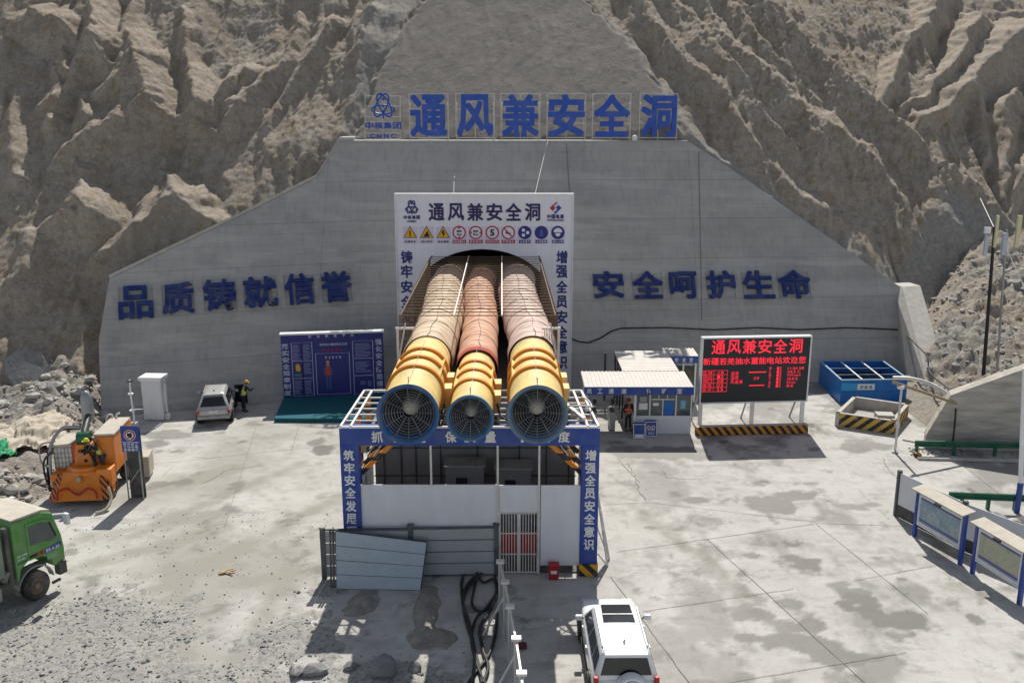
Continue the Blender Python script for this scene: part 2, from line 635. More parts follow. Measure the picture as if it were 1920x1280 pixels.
# --- yard concrete
yard, nt, b, vec = new_nt('yard_concrete', .9)
c = ramp_mix(nt, noise_fac(nt, vec, .22, .35, .65), (.515, .505, .475), (.43, .42, .395))
c = ramp_mix(nt, noise_fac(nt, vec, 1.1, .5, .72, top=.75), c, (.335, .32, .295))
c = ramp_mix(nt, noise_fac(nt, mapped(nt, vec, (.5, 1.5, 1)), 1.3, .5, .75, top=.6), c, (.60, .59, .56))
c = ramp_mix(nt, noise_fac(nt, vec, 9, .55, .75, top=.35), c, (.3, .29, .27))
c = ramp_mix(nt, noise_fac(nt, mapped(nt, vec, (1.6, .35, 1)), 2.0, .56, .7, top=.5), c, (.33, .315, .285))
c = ramp_mix(nt, noise_fac(nt, vec, 26, .6, .72, detail=3, top=.5), c, (.26, .25, .23))
c = ramp_mix(nt, attr(nt, 'track'), c, (.315, .30, .268))
c = ramp_mix(nt, noise_fac(nt, mapped(nt, vec, (.5, .9, 1)), .7, .54, .62, rough=.75, top=.7), c, (.31, .30, .275))
c = ramp_mix(nt, attr(nt, 'damp'), c, (.125, .12, .105))
nt.links.new(c, b.inputs['Base Color'])
rm = nt.nodes.new('ShaderNodeMapRange')
rm.inputs[3].default_value = .92
rm.inputs[4].default_value = .45
nt.links.new(attr(nt, 'damp'), rm.inputs[0])
nt.links.new(rm.outputs[0], b.inputs['Roughness'])
add_bump(nt, b, vec, [(2.5, .12, .1), (30, .15, .02)])

# --- loose gravel
gravelm, nt, b, vec = new_nt('gravel', .95)
vo = nt.nodes.new('ShaderNodeTexVoronoi')
vo.inputs['Scale'].default_value = 9
nt.links.new(vec, vo.inputs['Vector'])
c = ramp_mix(nt, noise_fac(nt, vec, .6, .35, .65), (.46, .44, .4), (.36, .35, .33))
sv = nt.nodes.new('ShaderNodeSeparateColor')
nt.links.new(vo.outputs['Color'], sv.inputs[0])
mr = nt.nodes.new('ShaderNodeMapRange')
mr.inputs[1].default_value = .55
mr.inputs[2].default_value = .95
mr.inputs[4].default_value = .6
nt.links.new(sv.outputs[0], mr.inputs[0])
c = ramp_mix(nt, mr.outputs[0], c, (.17, .175, .18))
c = ramp_mix(nt, noise_fac(nt, vec, 5, .5, .7, top=.6), c, (.5, .475, .43))
nt.links.new(c, b.inputs['Base Color'])
add_bump(nt, b, vec, [(6, .5, .1), (16, .9, .06), (40, .7, .03)])

# ------------------------------------------------------------------ portal wall (leans back 0.6 per metre)
LEAN = .6
WA, WB, WC = G(190, 780), G(690, 735), G(1690, 712)
def wall_frame(a, b_):
    e = (b_ - a).normalized()
    h = Vector((-e.y, e.x, 0))                 # horizontal, away from the camera
    up = (h * LEAN + Vector((0, 0, 1))).normalized()
    return e, up, e.cross(up).normalized()     # along, up the face, outward normal (towards camera)
E1, U1, N1 = wall_frame(WB, WC)
E2, U2, N2 = wall_frame(WA, WB)
if N1.y > 0: N1 = -N1
if N2.y > 0: N2 = -N2
W1 = lambda x, y, off=0: onplane(x, y, WB + N1 * off, N1)
W2 = lambda x, y, off=0: onplane(x, y, WA + N2 * off, N2)
def proj(P):
    d = Vector(P) - Vector((0, 0, CAMH))
    w = d.y * math.cos(PITCH) - d.z * math.sin(PITCH)
    return 960 + FPX * d.x / w, 640 - FPX * (d.y * math.sin(PITCH) + d.z * math.cos(PITCH)) / w
SIL = [(205, 522), (430, 415), (594, 333), (636, 264), (1290, 264), (1365, 312), (1525, 425), (1692, 541)]
def sil_y(x):
    return float(np.interp(x, [s[0] for s in SIL], [s[1] for s in SIL]))
cd = N1.cross(N2).normalized()
if cd.z < 0: cd = -cd
s = 0.0
while True:
    P = WB + cd * s
    px, py = proj(P)
    if py < sil_y(px) or s > 40: break
    s += .05
CREASE = P
cpx = px
wall_t = thing('portal_wall', 'huge grey formed concrete retaining wall leaning against the rock slope around the tunnel mouth', 'retaining wall', (0, 54, 0))
ARCH_PX = [(1046, 728)] + [(905 + 141 * math.cos(t), 570 - 112 * math.sin(t)) for t in np.linspace(0, PI, 17)] + [(764, 731)]
main_px = [(x, y) for x, y in SIL if x > cpx + 4]
poly = [WB, CREASE] + [W1(*q) for q in main_px] + [W1(1690, 600), WC] + [W1(*q) for q in ARCH_PX]
MB().prism(poly, (0.0, .7, 0.05)).build('wall_face', wallc, wall_t)
wing_px = [(x, y) for x, y in SIL if x < cpx - 4]
poly2 = [WA, W2(185, 640)] + [W2(*q) for q in wing_px] + [CREASE, WB]
MB().prism(poly2, (0.0, .9, 0.05)).build('wing_wall', wallc, wall_t)
jb = MB()  # dark grey strips along the vertical wall joints
for x, y0 in ((1062, 266), (1310, 282)):
    pl = W1 if x > cpx else W2
    a_, b_ = pl(x, y0 + 4, .012), pl(x + (6 if x > 900 else -4), 600 if x != 1062 else 366, .012)
    jb.bar(a_, b_, .05, .02, up=N1)
jb.build('movement_joint', mat('joint_grey', (.2, .2, .2), .9), wall_t)
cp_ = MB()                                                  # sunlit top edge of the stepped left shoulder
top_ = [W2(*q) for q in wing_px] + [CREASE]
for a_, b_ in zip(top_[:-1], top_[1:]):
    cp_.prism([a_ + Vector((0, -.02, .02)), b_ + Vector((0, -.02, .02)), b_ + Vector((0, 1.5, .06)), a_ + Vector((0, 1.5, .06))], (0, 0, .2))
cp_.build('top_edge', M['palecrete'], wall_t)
fb = MB()                                                   # low footing step along the left wing
fb.prism([WA + N2 * .002, WB + N2 * .002, WB + N2 * .002 + Vector((0, 0, .35)) + Vector((0, .2, 0)), WA + N2 * .002 + Vector((0, 0, .35)) + Vector((0, .2, 0))], (.04, -.3, 0))
fb.build('footing', M['concrete'], wall_t)

# ------------------------------------------------------------------ hillside
def HS(x):
    return np.interp(x, [-60, -10, 11, 18, 60], [.89, .89, .88, .80, .80])
def yr(x):
    return np.interp(x, [-60, -30, -24, -10, 11, 15.5, 22, 27, 34, 60], [63.0, 65.2, 67.4, 67.0, 65.4, 66.9, 70.5, 74.0, 77.0, 84])
hn = np.array([0, -.681, .732])
def px_to_hill(px, py, extra=0.0):
    r = np.array(ray(px, py))
    lo, hi = 20.0, 260.0
    for _ in range(60):
        m_ = (lo + hi) / 2
        p_ = np.array([0, 0, CAMH]) + r * m_
        if p_[1] - yr(p_[0]) - extra - (p_[2] - 15) / HS(p_[0]) > 0: hi = m_
        else: lo = m_
    return p_[0], p_[2] * 1.47

def rib(x, y, h, extra=0.0):
    """a crest point that stands h metres proud of the mean slope and is seen at (x, y)"""
    u_, t_ = px_to_hill(x, y, extra - h / .681)
    return u_, t_ - .732 * h * 1.47, h

def seg_env(U, T, pts, k, side=None):
    """upper envelope of a ridge polyline [(u,t,h)] with linear fall-off"""
    out = np.full(U.shape, -99.0)
    if len(pts) == 1:
        return pts[0][2] - k * np.hypot(U - pts[0][0], T - pts[0][1])
    for (u0, t0, h0), (u1, t1, h1) in zip(pts[:-1], pts[1:]):
        du, dt = u1 - u0, t1 - t0
        L2 = du * du + dt * dt + 1e-9
        q = np.clip(((U - u0) * du + (T - t0) * dt) / L2, 0, 1)
        d = np.hypot(U - u0 - q * du, T - t0 - q * dt)
        out = np.maximum(out, h0 + q * (h1 - h0) - k * d)
    return out

RIDGES = [  # (points in the photo with relief in metres, fall-off)
    # left-hand face: blunt spurs with pointed tips
    ([(262, 172, 2.3), (252, 95, 1.6), (236, 40, 1.0), (250, -40, .4)], .95),
    ([(262, 172, 2.3), (190, 235, 1.5), (110, 300, .8), (60, 390, .2)], .9),
    ([(262, 172, 2.3), (300, 205, 1.6), (330, 245, .6)], 1.0),
    ([(355, 178, 2.0), (330, 205, 1.6), (400, 250, .8)], 1.0),
    ([(355, 178, 2.0), (352, 120, .9), (345, 20, .4)], .9),
    ([(175, 62, 2.2), (168, 0, 1.6), (180, -60, .8)], .9),
    ([(175, 62, 2.2), (150, 110, 1.4), (110, 180, .6)], .9),
    ([(175, 62, 2.2), (200, 112, 1.2)], .9),
    ([(60, 12, 1.7), (100, 30, 1.8), (138, 66, 1.2)], .8),
    ([(250, 96, 1.9), (205, 165, 1.2), (180, 190, .4)], .9),
    ([(100, 176, 1.3), (108, 120, .5)], 1.0),
    ([(122, 122, 1.2), (118, 60, .4)], 1.0),
    ([(165, 214, 1.2), (160, 160, .4)], 1.0),
    ([(100, 224, 1.0), (96, 180, .3)], 1.0),
    ([(150, 322, 1.0), (146, 270, .3)], 1.0),
    ([(461, 128, 1.2), (430, 150, 1.3), (402, 182, 1.1), (398, 210, .2)], .8),
    ([(445, 190, 1.5), (425, 222, 1.2), (390, 260, .4)], .9),
    ([(445, 190, 1.5), (520, 120, .9), (560, 20, .5)], .8),
    ([(150, 376, 2.0), (160, 395, 1.9), (100, 412, 1.1), (60, 450, .2)], 1.0),
    ([(150, 376, 2.0), (150, 330, .3)], 1.0),
    ([(318, 359, 2.2), (262, 410, 1.7), (200, 470, 1.1)], .95),
    ([(318, 359, 2.2), (350, 390, 1.6), (395, 420, 1.2)], 1.0),
    ([(318, 359, 2.2), (310, 310, .5)], 1.1),
    ([(620, 30, .9), (560, 130, .6), (500, 240, .4)], .7),
    ([(690, 10, 1.3), (676, 90, 1.2), (662, 180, 1.0), (646, 252, .7)], .9),
    ([(30, 330, .9), (20, 240, .8), (35, 160, .4)], .8),
    ([(20, 520, 1.2), (60, 440, .8)], .8),
    ([(150, 690, 1.0), (160, 640, .6), (150, 560, .3)], .9),
    # right-hand face: ribs running down to the right
    ([(1100, -10, .8), (1182, 84, .8), (1240, 165, .8), (1300, 262, .6), (1380, 325, .5), (1460, 390, .4), (1560, 462, .3)], .8),
    ([(1185, -30, 1.2), (1239, 48, 1.3), (1305, 127, 1.4), (1362, 178, 1.3), (1410, 258, 1.2), (1484, 341, .9), (1560, 415, .5)], .85),
    ([(1244, -30, 1.6), (1327, 61, 1.8), (1384, 135, 1.8), (1440, 215, 1.6), (1500, 290, 1.2), (1545, 350, .6)], .85),
    ([(1300, -30, 1.9), (1366, 70, 2.2), (1480, 175, 2.4), (1541, 223, 2.6), (1620, 276, 2.4), (1681, 345, 1.9), (1722, 405, 1.2), (1745, 470, .5)], .85),
    ([(1541, 226, 2.6), (1532, 280, 1.8), (1552, 330, 1.0)], 1.0),
    ([(1330, -40, 2.2), (1400, 40, 2.4), (1470, 120, 2.2), (1540, 190, 1.9)], .9),
    ([(1430, -30, 3.6), (1480, 30, 3.5), (1541, 87, 3.4), (1602, 144, 3.4), (1646, 178, 3.3), (1725, 247, 3.1), (1782, 304, 2.9), (1843, 352, 2.7), (1890, 418, 2.3), (1960, 500, 1.6)], .8),
    ([(1690, 360, 1.9), (1700, 420, 1.3), (1712, 470, .5)], .9),
    ([(1775, 395, 2.0), (1760, 430, 1.3), (1720, 490, .5)], .7),
    ([(1775, 395, 2.0), (1830, 440, 1.3), (1900, 520, .8)], .6),
]
nu, nv = 880, 450
uu = np.linspace(-44, 46, nu)
tt = np.linspace(-2, 62, nv)
U, T = np.meshgrid(uu, tt)
# jitter of the lookup makes the ribs wander like eroded rock
wu = (fbm(U / 3.4, T / 3.4, 4, 11) - .5) * 1.2
wt = (fbm(U / 3.4, T / 3.4, 4, 23) - .5) * 1.2
Ux, Tx = U + wu, T + wt
relief = np.zeros_like(U)
for pts, k in RIDGES:
    rt = pts[0][0] > 1000
    L = [rib(x, y, h * (.85 if rt else 1)) for x, y, h in pts]
    relief = np.maximum(relief, seg_env(Ux, Tx, L, k * (.5 if rt else .85)))
# beyond the right-hand skyline rib the ground drops into a ravine
R4 = [rib(x, y, h)[:2] for x, y, h in [(1300, -180, 3.6), (1430, -30, 3.6), (1541, 87, 3.4), (1646, 178, 3.3), (1725, 247, 3.1), (1782, 304, 2.9), (1843, 352, 2.7), (1890, 418, 2.3), (1960, 500, 1.6)]]
ru, rt_ = np.array([q[0] for q in R4]), np.array([q[1] for q in R4])
drop = np.clip(np.minimum(T - np.interp(U, ru, rt_, left=999), (U - np.interp(T, rt_[::-1], ru[::-1])) * 1.0) - .3, 0, 30)
relief = relief - np.clip(drop * .9, 0, 9)
# masks in photo terms: sprayed-concrete apron, loose spoil
def poly_mask(pxs, soft=.5):
    P = np.array([px_to_hill(x, y) for x, y in pxs])
    inside = np.zeros(U.shape, bool)
    Uj, Tj = U + (fbm(U / 1.2, T / 1.2, 4, 61) - .5) * 1.2, T + (fbm(U / 1.2, T / 1.2, 4, 71) - .5) * 1.2
    n = len(P)
    for i in range(n):
        (x0, y0), (x1, y1) = P[i], P[(i + 1) % n]
        c_ = ((y0 > Tj) != (y1 > Tj)) & (Uj < (x1 - x0) * (Tj - y0) / (y1 - y0 + 1e-12) + x0)
        inside ^= c_
    m_ = inside.astype(float)
    for _ in range(3):
        m_ = (m_ + np.roll(m_, 1, 0) + np.roll(m_, -1, 0) + np.roll(m_, 1, 1) + np.roll(m_, -1, 1)) / 5
    return m_
shot = poly_mask([(662, 290), (700, 190), (745, 90), (800, 0), (830, -90), (1040, -90), (1080, 0), (1165, 85), (1225, 165), (1282, 275)])
spoil_l = poly_mask([(640, 280), (668, 170), (688, 60), (720, -40), (812, -40), (745, 90), (700, 190), (664, 290)])
spoil_r = poly_mask([(1100, -10), (1182, 84), (1240, 160), (1300, 255), (1400, 330), (1560, 440), (1720, 545), (1700, 580), (1560, 480), (1430, 390), (1340, 320), (1270, 270), (1220, 165), (1160, 85)])
gravel = np.clip(spoil_r * .9 + spoil_l * .9 + poly_mask([(1690, 520), (1720, 440), (1765, 385), (1830, 425), (2000, 520), (2000, 900), (1680, 900), (1660, 560)]), 0, 1)
gravel = np.clip(gravel + poly_mask([(205, 520), (240, 440), (330, 372), (395, 410), (430, 418), (330, 470)]) * .35, 0, 1)
relief = relief * (1 - shot * .95) * (1 - spoil_l * .5)
rn = fbm(U / 1.5 + wu * .45, T / 9.0 + wt * .15, 5, 31, ridged=True, gain=.5) - .62
crest_ = np.clip((relief - .7) / 1.3, 0, 1)                 # weathered crests are rougher than the dusty flanks
fine = fbm(U / .7, T / .9, 4, 41, gain=.6) - .5
chips = fbm(U / .24, T / .3, 2, 45, gain=.7) - .5
lump = fbm(U / 5.0, T / 7.0, 3, 51) - .5
amp = (1 - shot * .72) * (1 - gravel * .45)
relief = np.maximum(relief, 0) + shot * .95 + spoil_l * .3 + np.minimum(relief, 0)
relief = relief + rn * .95 * amp + fine * (.2 + .2 * crest_) * amp + chips * (.1 + .16 * crest_) * amp + lump * 1.3 * (1 - shot * .9)
Zs = T / 1.47
Ys = yr(U) + (Zs - 15) / HS(U)
P = np.stack([U + hn[0] * relief, Ys + hn[1] * relief, Zs + hn[2] * relief], -1)
# keep the slope behind the wall it leans on
def wall_y(x, z):
    y1 = WB.y + (x - WB.x) * (E1.y / E1.x) + z * LEAN / abs(E1.x)
    y2 = WA.y + (x - WA.x) * (E2.y / E2.x) + z * LEAN / abs(E2.x)
    return np.minimum(y1, np.where(x < WB.x + 2, y2, y1))
ex = [W2(205, 522), W2(430, 415)] + ([W2(594, 333)] if 594 < cpx else [W1(594, 333)]) + [W1(*q) for q in SIL[3:]]
xs_e = np.array([-26.5, WA.x - .6] + [e.x for e in ex] + [WC.x + 1.6])
zs_e = np.array([-1, .5] + [e.z for e in ex] + [5.5])
zt = np.interp(P[..., 0], xs_e, zs_e, left=-5, right=-5)
wy = wall_y(P[..., 0], P[..., 2]) + .55
inside = (P[..., 0] > WA.x - .8) & (P[..., 0] < WC.x + 1.8) & (P[..., 2] < zt - .05)
P[..., 1] = np.where(inside & (P[..., 1] < wy), wy, P[..., 1])
# just above the edge nothing may bulge out over the wall
ye = np.interp(P[..., 0], [e.x for e in ex], [e.y for e in ex])
above = (P[..., 0] > WA.x) & (P[..., 0] < WC.x + 1.8) & (P[..., 2] >= zt - .05)
lim = ye + np.interp(P[..., 0], [-11.5, -9], [1.75, .35]) + (P[..., 2] - zt) * np.interp(P[..., 0], [-11.5, -9], [1.0, .4])
wl_ = np.clip((WC.x + 2.2 - P[..., 0]) / 2.0, 0, 1)
P[..., 1] = np.where(above & (P[..., 1] < lim), lim * wl_ + P[..., 1] * (1 - wl_), P[..., 1])
ARX0, ARX1 = W1(764, 700).x - .6, W1(1046, 700).x + .6
keep = ~((P[..., 0] > ARX0) & (P[..., 0] < ARX1) & (P[..., 2] < 9.2))
hill = grid_mesh('hillside', P, nu, nv, rock, keep, {'shot': shot, 'gravel': gravel})
tag(hill, kind='structure')

# farther hill across the ravine
FX = 17.0
def px_far(x, y):
    return px_to_hill(x, y, FX)
FR = [([(1775, -60, 2.0), (1748, 15, 2.4), (1706, 72, 2.6), (1664, 148, 2.8), (1652, 185, 2.4), (1660, 230, 1.6)], .9),
      ([(1930, 40, 3.2), (1870, 90, 3.2), (1821, 146, 3.4), (1765, 190, 3.0), (1708, 232, 2.2)], .75),
      ([(1850, 20, 2.6), (1790, 110, 2.8), (1740, 160, 2.6), (1690, 205, 1.8)], .9),
      ([(1821, 146, 3.4), (1835, 210, 2.4), (1842, 290, 1.6), (1830, 370, .6)], .9),
      ([(1905, 170, 2.6), (1880, 210, 2.8), (1878, 280, 2.0), (1890, 380, 1.0)], .9),
      ([(1560, -60, .8), (1600, 10, 1.0), (1622, 80, .6)], .8),
      ([(1990, 120, 2.4), (1950, 230, 2.6), (1915, 310, 2.2), (1900, 400, 1.0)], .8)]
nu2, nv2 = 330, 280
U, T = np.meshgrid(np.linspace(26, 80, nu2), np.linspace(-4, 86, nv2))
wu = (fbm(U / 4, T / 4, 4, 111) - .5) * 2.6
wt = (fbm(U / 4, T / 4, 4, 123) - .5) * 2.6
rel = np.zeros_like(U)
for pts, k in FR:
    rel = np.maximum(rel, seg_env(U + wu, T + wt, [rib(x, y, h, FX) for x, y, h in pts], k))
rel = rel + (fbm(U / 2.8 + wu, T / 5.5, 5, 131, ridged=True, gain=.55) - .62) * 1.0 + (fbm(U / 1.0, T / 1.2, 4, 141, gain=.6) - .5) * .45
Zs = T / 1.47
P2 = np.stack([U, yr(U) + FX + (Zs - 15) / HS(U) + hn[1] * rel, Zs + hn[2] * rel], -1)
fh = grid_mesh('far_hillside', P2, nu2, nv2, rock, None, {'shot': U * 0, 'gravel': np.clip(rel * .12 - .15, 0, .5)})
tag(fh, kind='structure')

# ------------------------------------------------------------------ yard
gx = np.concatenate([np.linspace(-300, -30, 12), np.arange(-29, 33, .125), np.linspace(34, 300, 12)])
gy = np.concatenate([np.linspace(-80, 18, 8), np.arange(19, 60, .125), np.linspace(61, 320, 12)])
GX, GY = np.meshgrid(gx, gy)
damp = np.zeros_like(GX)
jn = (fbm(GX / 1.1, GY / 1.1, 5, 201) - .5)
jn2 = (fbm(GX / .5, GY / .5, 3, 202) - .5)
DAMP = [(1440, 945, 60, 16, .8), (1500, 930, 40, 9, .8), (1315, 938, 22, 6, .9), (1365, 936, 14, 4, .8), (1278, 992, 20, 7, .9), (1218, 988, 10, 3, .9),
        (1336, 974, 12, 6, .8), (1590, 945, 40, 8, .6), (1555, 938, 30, 4, .6), (1492, 975, 22, 5, .9), (1515, 1048, 36, 13, .9), (1348, 1076, 16, 8, 1),
        (1412, 1040, 12, 4, .8), (1650, 1045, 25, 5, .7), (1445, 968, 8, 20, .6), (1455, 1020, 7, 28, .45), (1393, 1100, 24, 24, .8), (1420, 1150, 40, 14, .8),
        (1460, 1170, 35, 10, .7), (1400, 1195, 34, 10, .85), (1475, 1205, 55, 12, .8), (1520, 1215, 60, 16, .8), (1580, 1235, 60, 16, .8), (1600, 1110, 50, 10, .8),
        (1630, 1130, 60, 22, .9), (1700, 1160, 60, 26, .9), (1560, 1095, 40, 8, .7), (1495, 1130, 30, 18, .8), (1522, 1170, 24, 10, .8), (1680, 1190, 30, 10, .7),
        (1340, 1138, 12, 9, .7), (1372, 1224, 12, 4, .9), (1750, 1075, 22, 12, .8), (1700, 1103, 30, 6, .7), (1832, 1160, 16, 9, .8), (1790, 1130, 10, 5, .6),
        (1690, 1085, 14, 4, .8), (1245, 850, 70, 10, .75), (1180, 848, 60, 12, .6), (1310, 858, 30, 8, .7), (1600, 842, 40, 8, .7), (1650, 836, 40, 6, .7),
        (1590, 770, 50, 5, .7), (1560, 760, 40, 6, .6), (1530, 840, 18, 4, .7), (605, 846, 22, 9, .9), (590, 828, 16, 5, .8), (455, 828, 14, 4, .8), (290, 835, 40, 12, .7),
        (330, 815, 60, 10, .6), (370, 800, 40, 6, .5), (1390, 1270, 25, 12, .7), (1640, 1260, 40, 14, .6), (1175, 1055, 10, 4, .9), (1090, 870, 20, 8, .5), (570, 795, 40, 4, .5)]
for x, y, a, b_, s_ in DAMP:
    c0 = G(x, y)
    rx = (G(x + a, y) - c0).x
    ry = abs(G(x, y - b_).y - c0.y)
    d = np.hypot((GX - c0.x) / rx, (GY - c0.y) / ry)
    damp = np.maximum(damp, s_ * np.clip((1.0 - d + jn * 2.6 + jn2 * 1.3) * 4, 0, 1))
ext = np.clip((fbm(GX / 2.3, GY / 3.2, 6, 207, gain=.6) - .55) * 10, 0, 1) * np.clip((GX - 2) / 6, 0, 1) + np.clip((fbm(GX / 1.4, GY / 1.4, 5, 208, gain=.62) - .66) * 14, 0, 1)
damp = np.clip(np.maximum(damp, ext * .62), 0, 1)
tr = np.zeros_like(GX)
def arc_track(cx, cy, R0, a0, a1, wd, st):
    global tr
    for off in (-.85, .85):
        d = np.abs(np.hypot(GX - cx, GY - cy) - R0 - off + jn * .25)
        an = np.arctan2(GY - cy, GX - cx)
        tread = .6 + .4 * np.sin(an * R0 * 9)
        tr = np.maximum(tr, st * np.clip(1.3 - d / wd, 0, 1) * ((an > a0) & (an < a1)) * np.clip(.55 + jn2 * 2.2, 0, 1) * tread)
for q in ((-18, 20, 14, .1, 1.5, .2, .8), (-24, 24, 18, -.2, 1.0, .22, .7), (-20, 16, 19, .3, 1.2, .2, .6), (20, 52, 22, -2.7, -1.6, .2, .5), (26, 46, 20, -3.0, -2.0, .2, .45), (-2, 62, 20, -2.3, -1.2, .2, .5), (-30, 30, 22, -.1, .8, .2, .7)):
    arc_track(*q)
for (ax, ay), (bx, by), w_ in [((200, 1150), (640, 930), .5), ((150, 1010), (420, 960), .45), ((160, 1060), (430, 985), .45), ((230, 1280), (300, 1130), .4), ((330, 1280), (330, 1060), .4),
                              ((420, 1280), (560, 1060), .5), ((470, 1090), (620, 1060), .4), ((180, 950), (430, 880), .6), ((250, 1000), (560, 870), .4), ((1200, 960), (1330, 1050), .3), ((1250, 985), (1420, 1150), .3)]:
    a_, b_ = G(ax, ay), G(bx, by)
    dx, dy = b_.x - a_.x, b_.y - a_.y
    q = np.clip(((GX - a_.x) * dx + (GY - a_.y) * dy) / (dx * dx + dy * dy), 0, 1)
    d = np.hypot(GX - a_.x - q * dx + jn * .8, GY - a_.y - q * dy + jn * .8)
    tr = np.maximum(tr, np.clip(1.4 - d / w_, 0, 1) * np.clip(.75 + jn2 * 1.2, 0, 1))
tr = np.clip(tr + np.clip((fbm(GX / 3.5, GY / 3.5, 5, 215) - .40) * 4, 0, 1) * np.clip((-4 - GX) / 5, 0, .7), 0, 1)
GZ = (fbm(GX / 3, GY / 3, 3, 220) - .5) * .02
gr = grid_mesh('ground', np.stack([GX, GY, GZ - .012], -1), len(gx), len(gy), yard, None, {'damp': damp, 'track': tr})
tag(gr, kind='structure')

jt = MB()                                                     # saw-cut slab joints and cracks
def strip(pts, w, z=.006):
    L = [Vector(q) for q in pts]
    v, f = [], []
    for i, p_ in enumerate(L):
        d = (L[min(i + 1, len(L) - 1)] - L[max(i - 1, 0)]).normalized()
        s_ = Vector((-d.y, d.x, 0)) * w / 2 * random.uniform(.7, 1.2)
        v += [p_ - s_ + Vector((0, 0, z)), p_ + s_ + Vector((0, 0, z))]
    jt.add(v, [(2 * i, 2 * i + 1, 2 * i + 3, 2 * i + 2) for i in range(len(L) - 1)])
def joint(a, b_, w=.02, wob=.015, n=24):
    A_, B_ = G(*a), G(*b_)
    strip([A_.lerp(B_, i / n) + Vector((random.uniform(-wob, wob), random.uniform(-wob, wob), 0)) for i in range(n + 1)], w)
for a_, b_ in [((1326, 1010), (1640, 1296)), ((1528, 980), (1740, 1150)), ((1144, 1079), (1300, 1290)), ((1156, 1034), (1526, 982)), ((1205, 1146), (1490, 1103)), ((1600, 1088), (1760, 1058)),
               ((1360, 1280), (1700, 1222)), ((1130, 946), (1215, 941)), ((1160, 862), (1200, 905)), ((1530, 980), (1700, 986)), ((1215, 941), (1530, 978)),
               ((420, 990), (480, 800)), ((260, 873), (640, 832)), ((560, 800), (545, 850)), ((760, 830), (640, 850)), ((1740, 860), (1920, 862)), ((1790, 860), (1880, 930))]:
    joint(a_, b_)
def crack(pts):
    P_ = [G(*q) for q in pts]
    out = []
    for a_, b_ in zip(P_[:-1], P_[1:]):
        for i in range(7):
            out.append(a_.lerp(b_, i / 7) + Vector((random.uniform(-.09, .09), random.uniform(-.09, .09), 0)))
    strip(out, .025, .008)
crack([(1175, 868), (1190, 890), (1197, 915), (1212, 942)])
crack([(1240, 880), (1250, 895), (1330, 900)])
crack([(1655, 858), (1668, 880), (1685, 900)])
crack([(380, 905), (430, 880), (500, 872)])
jt.build('pavement_joints', mat('joint_sealant', (.2, .19, .175), .9))
tag(bpy.data.objects['pavement_joints'], kind='structure')

# gravel spread in the left foreground
gxa, gya = np.arange(-21, 1.2, .09), np.arange(17, 31, .09)
GX, GY = np.meshgrid(gxa, gya)
gm = np.full(GX.shape, -1.0)
for x, y, a, b_, s_ in [(120, 1200, 260, 90, 1), (60, 1270, 260, 60, 1), (560, 1200, 110, 60, .8), (420, 1280, 260, 50, .8), (260, 1150, 90, 24, .7), (720, 1280, 160, 50, .8), (620, 1110, 60, 20, .6)]:
    c0 = G(x, y)
    rx, ry = (G(x + a, y) - c0).x, abs(G(x, y - b_).y - c0.y)
    gm = np.maximum(gm, s_ - np.hypot((GX - c0.x) / rx, (GY - c0.y) / ry))
gz = np.clip(gm, -1, .5) * .10 + (fbm(GX / .8, GY / .8, 4, 230) - .5) * .12 + (fbm(GX / .2, GY / .2, 3, 231) - .5) * .05 - .012
gp = grid_mesh('gravel_ground', np.stack([GX, GY, gz], -1), len(gxa), len(gya), gravelm)
tag(gp, kind='structure')
_ICO = bmesh.new()
bmesh.ops.create_icosphere(_ICO, subdivisions=1, radius=1)
ICO_V = [v_.co.copy() for v_ in _ICO.verts]
ICO_F = [tuple(v_.index for v_ in f_.verts) for f_ in _ICO.faces]
_ICO.free()
def stones(name, pts, m, kind='stuff'):
    mb = MB()
    for p_, r in pts:
        R = Matrix.Rotation(random.random() * 6.28, 3, 'Z') @ Matrix.Rotation(random.uniform(-.5, .5), 3, 'X')
        sc = Vector((random.uniform(.7, 1.4), random.uniform(.6, 1.1), random.uniform(.35, .75))) * r
        cut = [(Vector((random.gauss(0, 1), random.gauss(0, 1), random.gauss(0, 1))).normalized(), random.uniform(.35, .75)) for _ in range(4)]
        v = []
        for a_ in ICO_V:
            w = a_.copy()
            for n_, d_ in cut:
                k_ = w.dot(n_)
                if k_ > d_: w -= n_ * (k_ - d_)
            w *= random.uniform(.88, 1.12)
            v.append(Vector(p_) + R @ Vector((w.x * sc.x, w.y * sc.y, w.z * sc.z)))
        mb.add(v, ICO_F)
    o_ = mb.build(name, m)
    tag(o_, kind=kind)
    return o_
sp = []
for _ in range(7500):
    i, j = random.randrange(len(gxa)), random.randrange(len(gya))
    if gm[j, i] + random.gauss(0, .12) > .12:
        sp.append(((gxa[i], gya[j], max(gz[j, i], 0) + .01), random.choice([.02, .025, .03, .03, .04, .05, .06, .085])))
for _ in range(1500):
    sp.append(((random.uniform(-18, 0), random.uniform(20, 36), 0), random.choice([.012, .016, .02, .02, .03, .045])))
stones('loose_gravel', sp, mat('gravel_stone', (.27, .275, .275), .9, var=.55, scale=2))
# ================================================================== PORTAL: tunnel, sign board, letters, ducts, cage, fans
SY = 54.0                                                     # plane of the white portal board
def SP(x, y): return V(x, y, SY)
X1 = Vector((1, 0, 0)); Z1 = Vector((0, 0, 1)); Y1 = Vector((0, 1, 0))

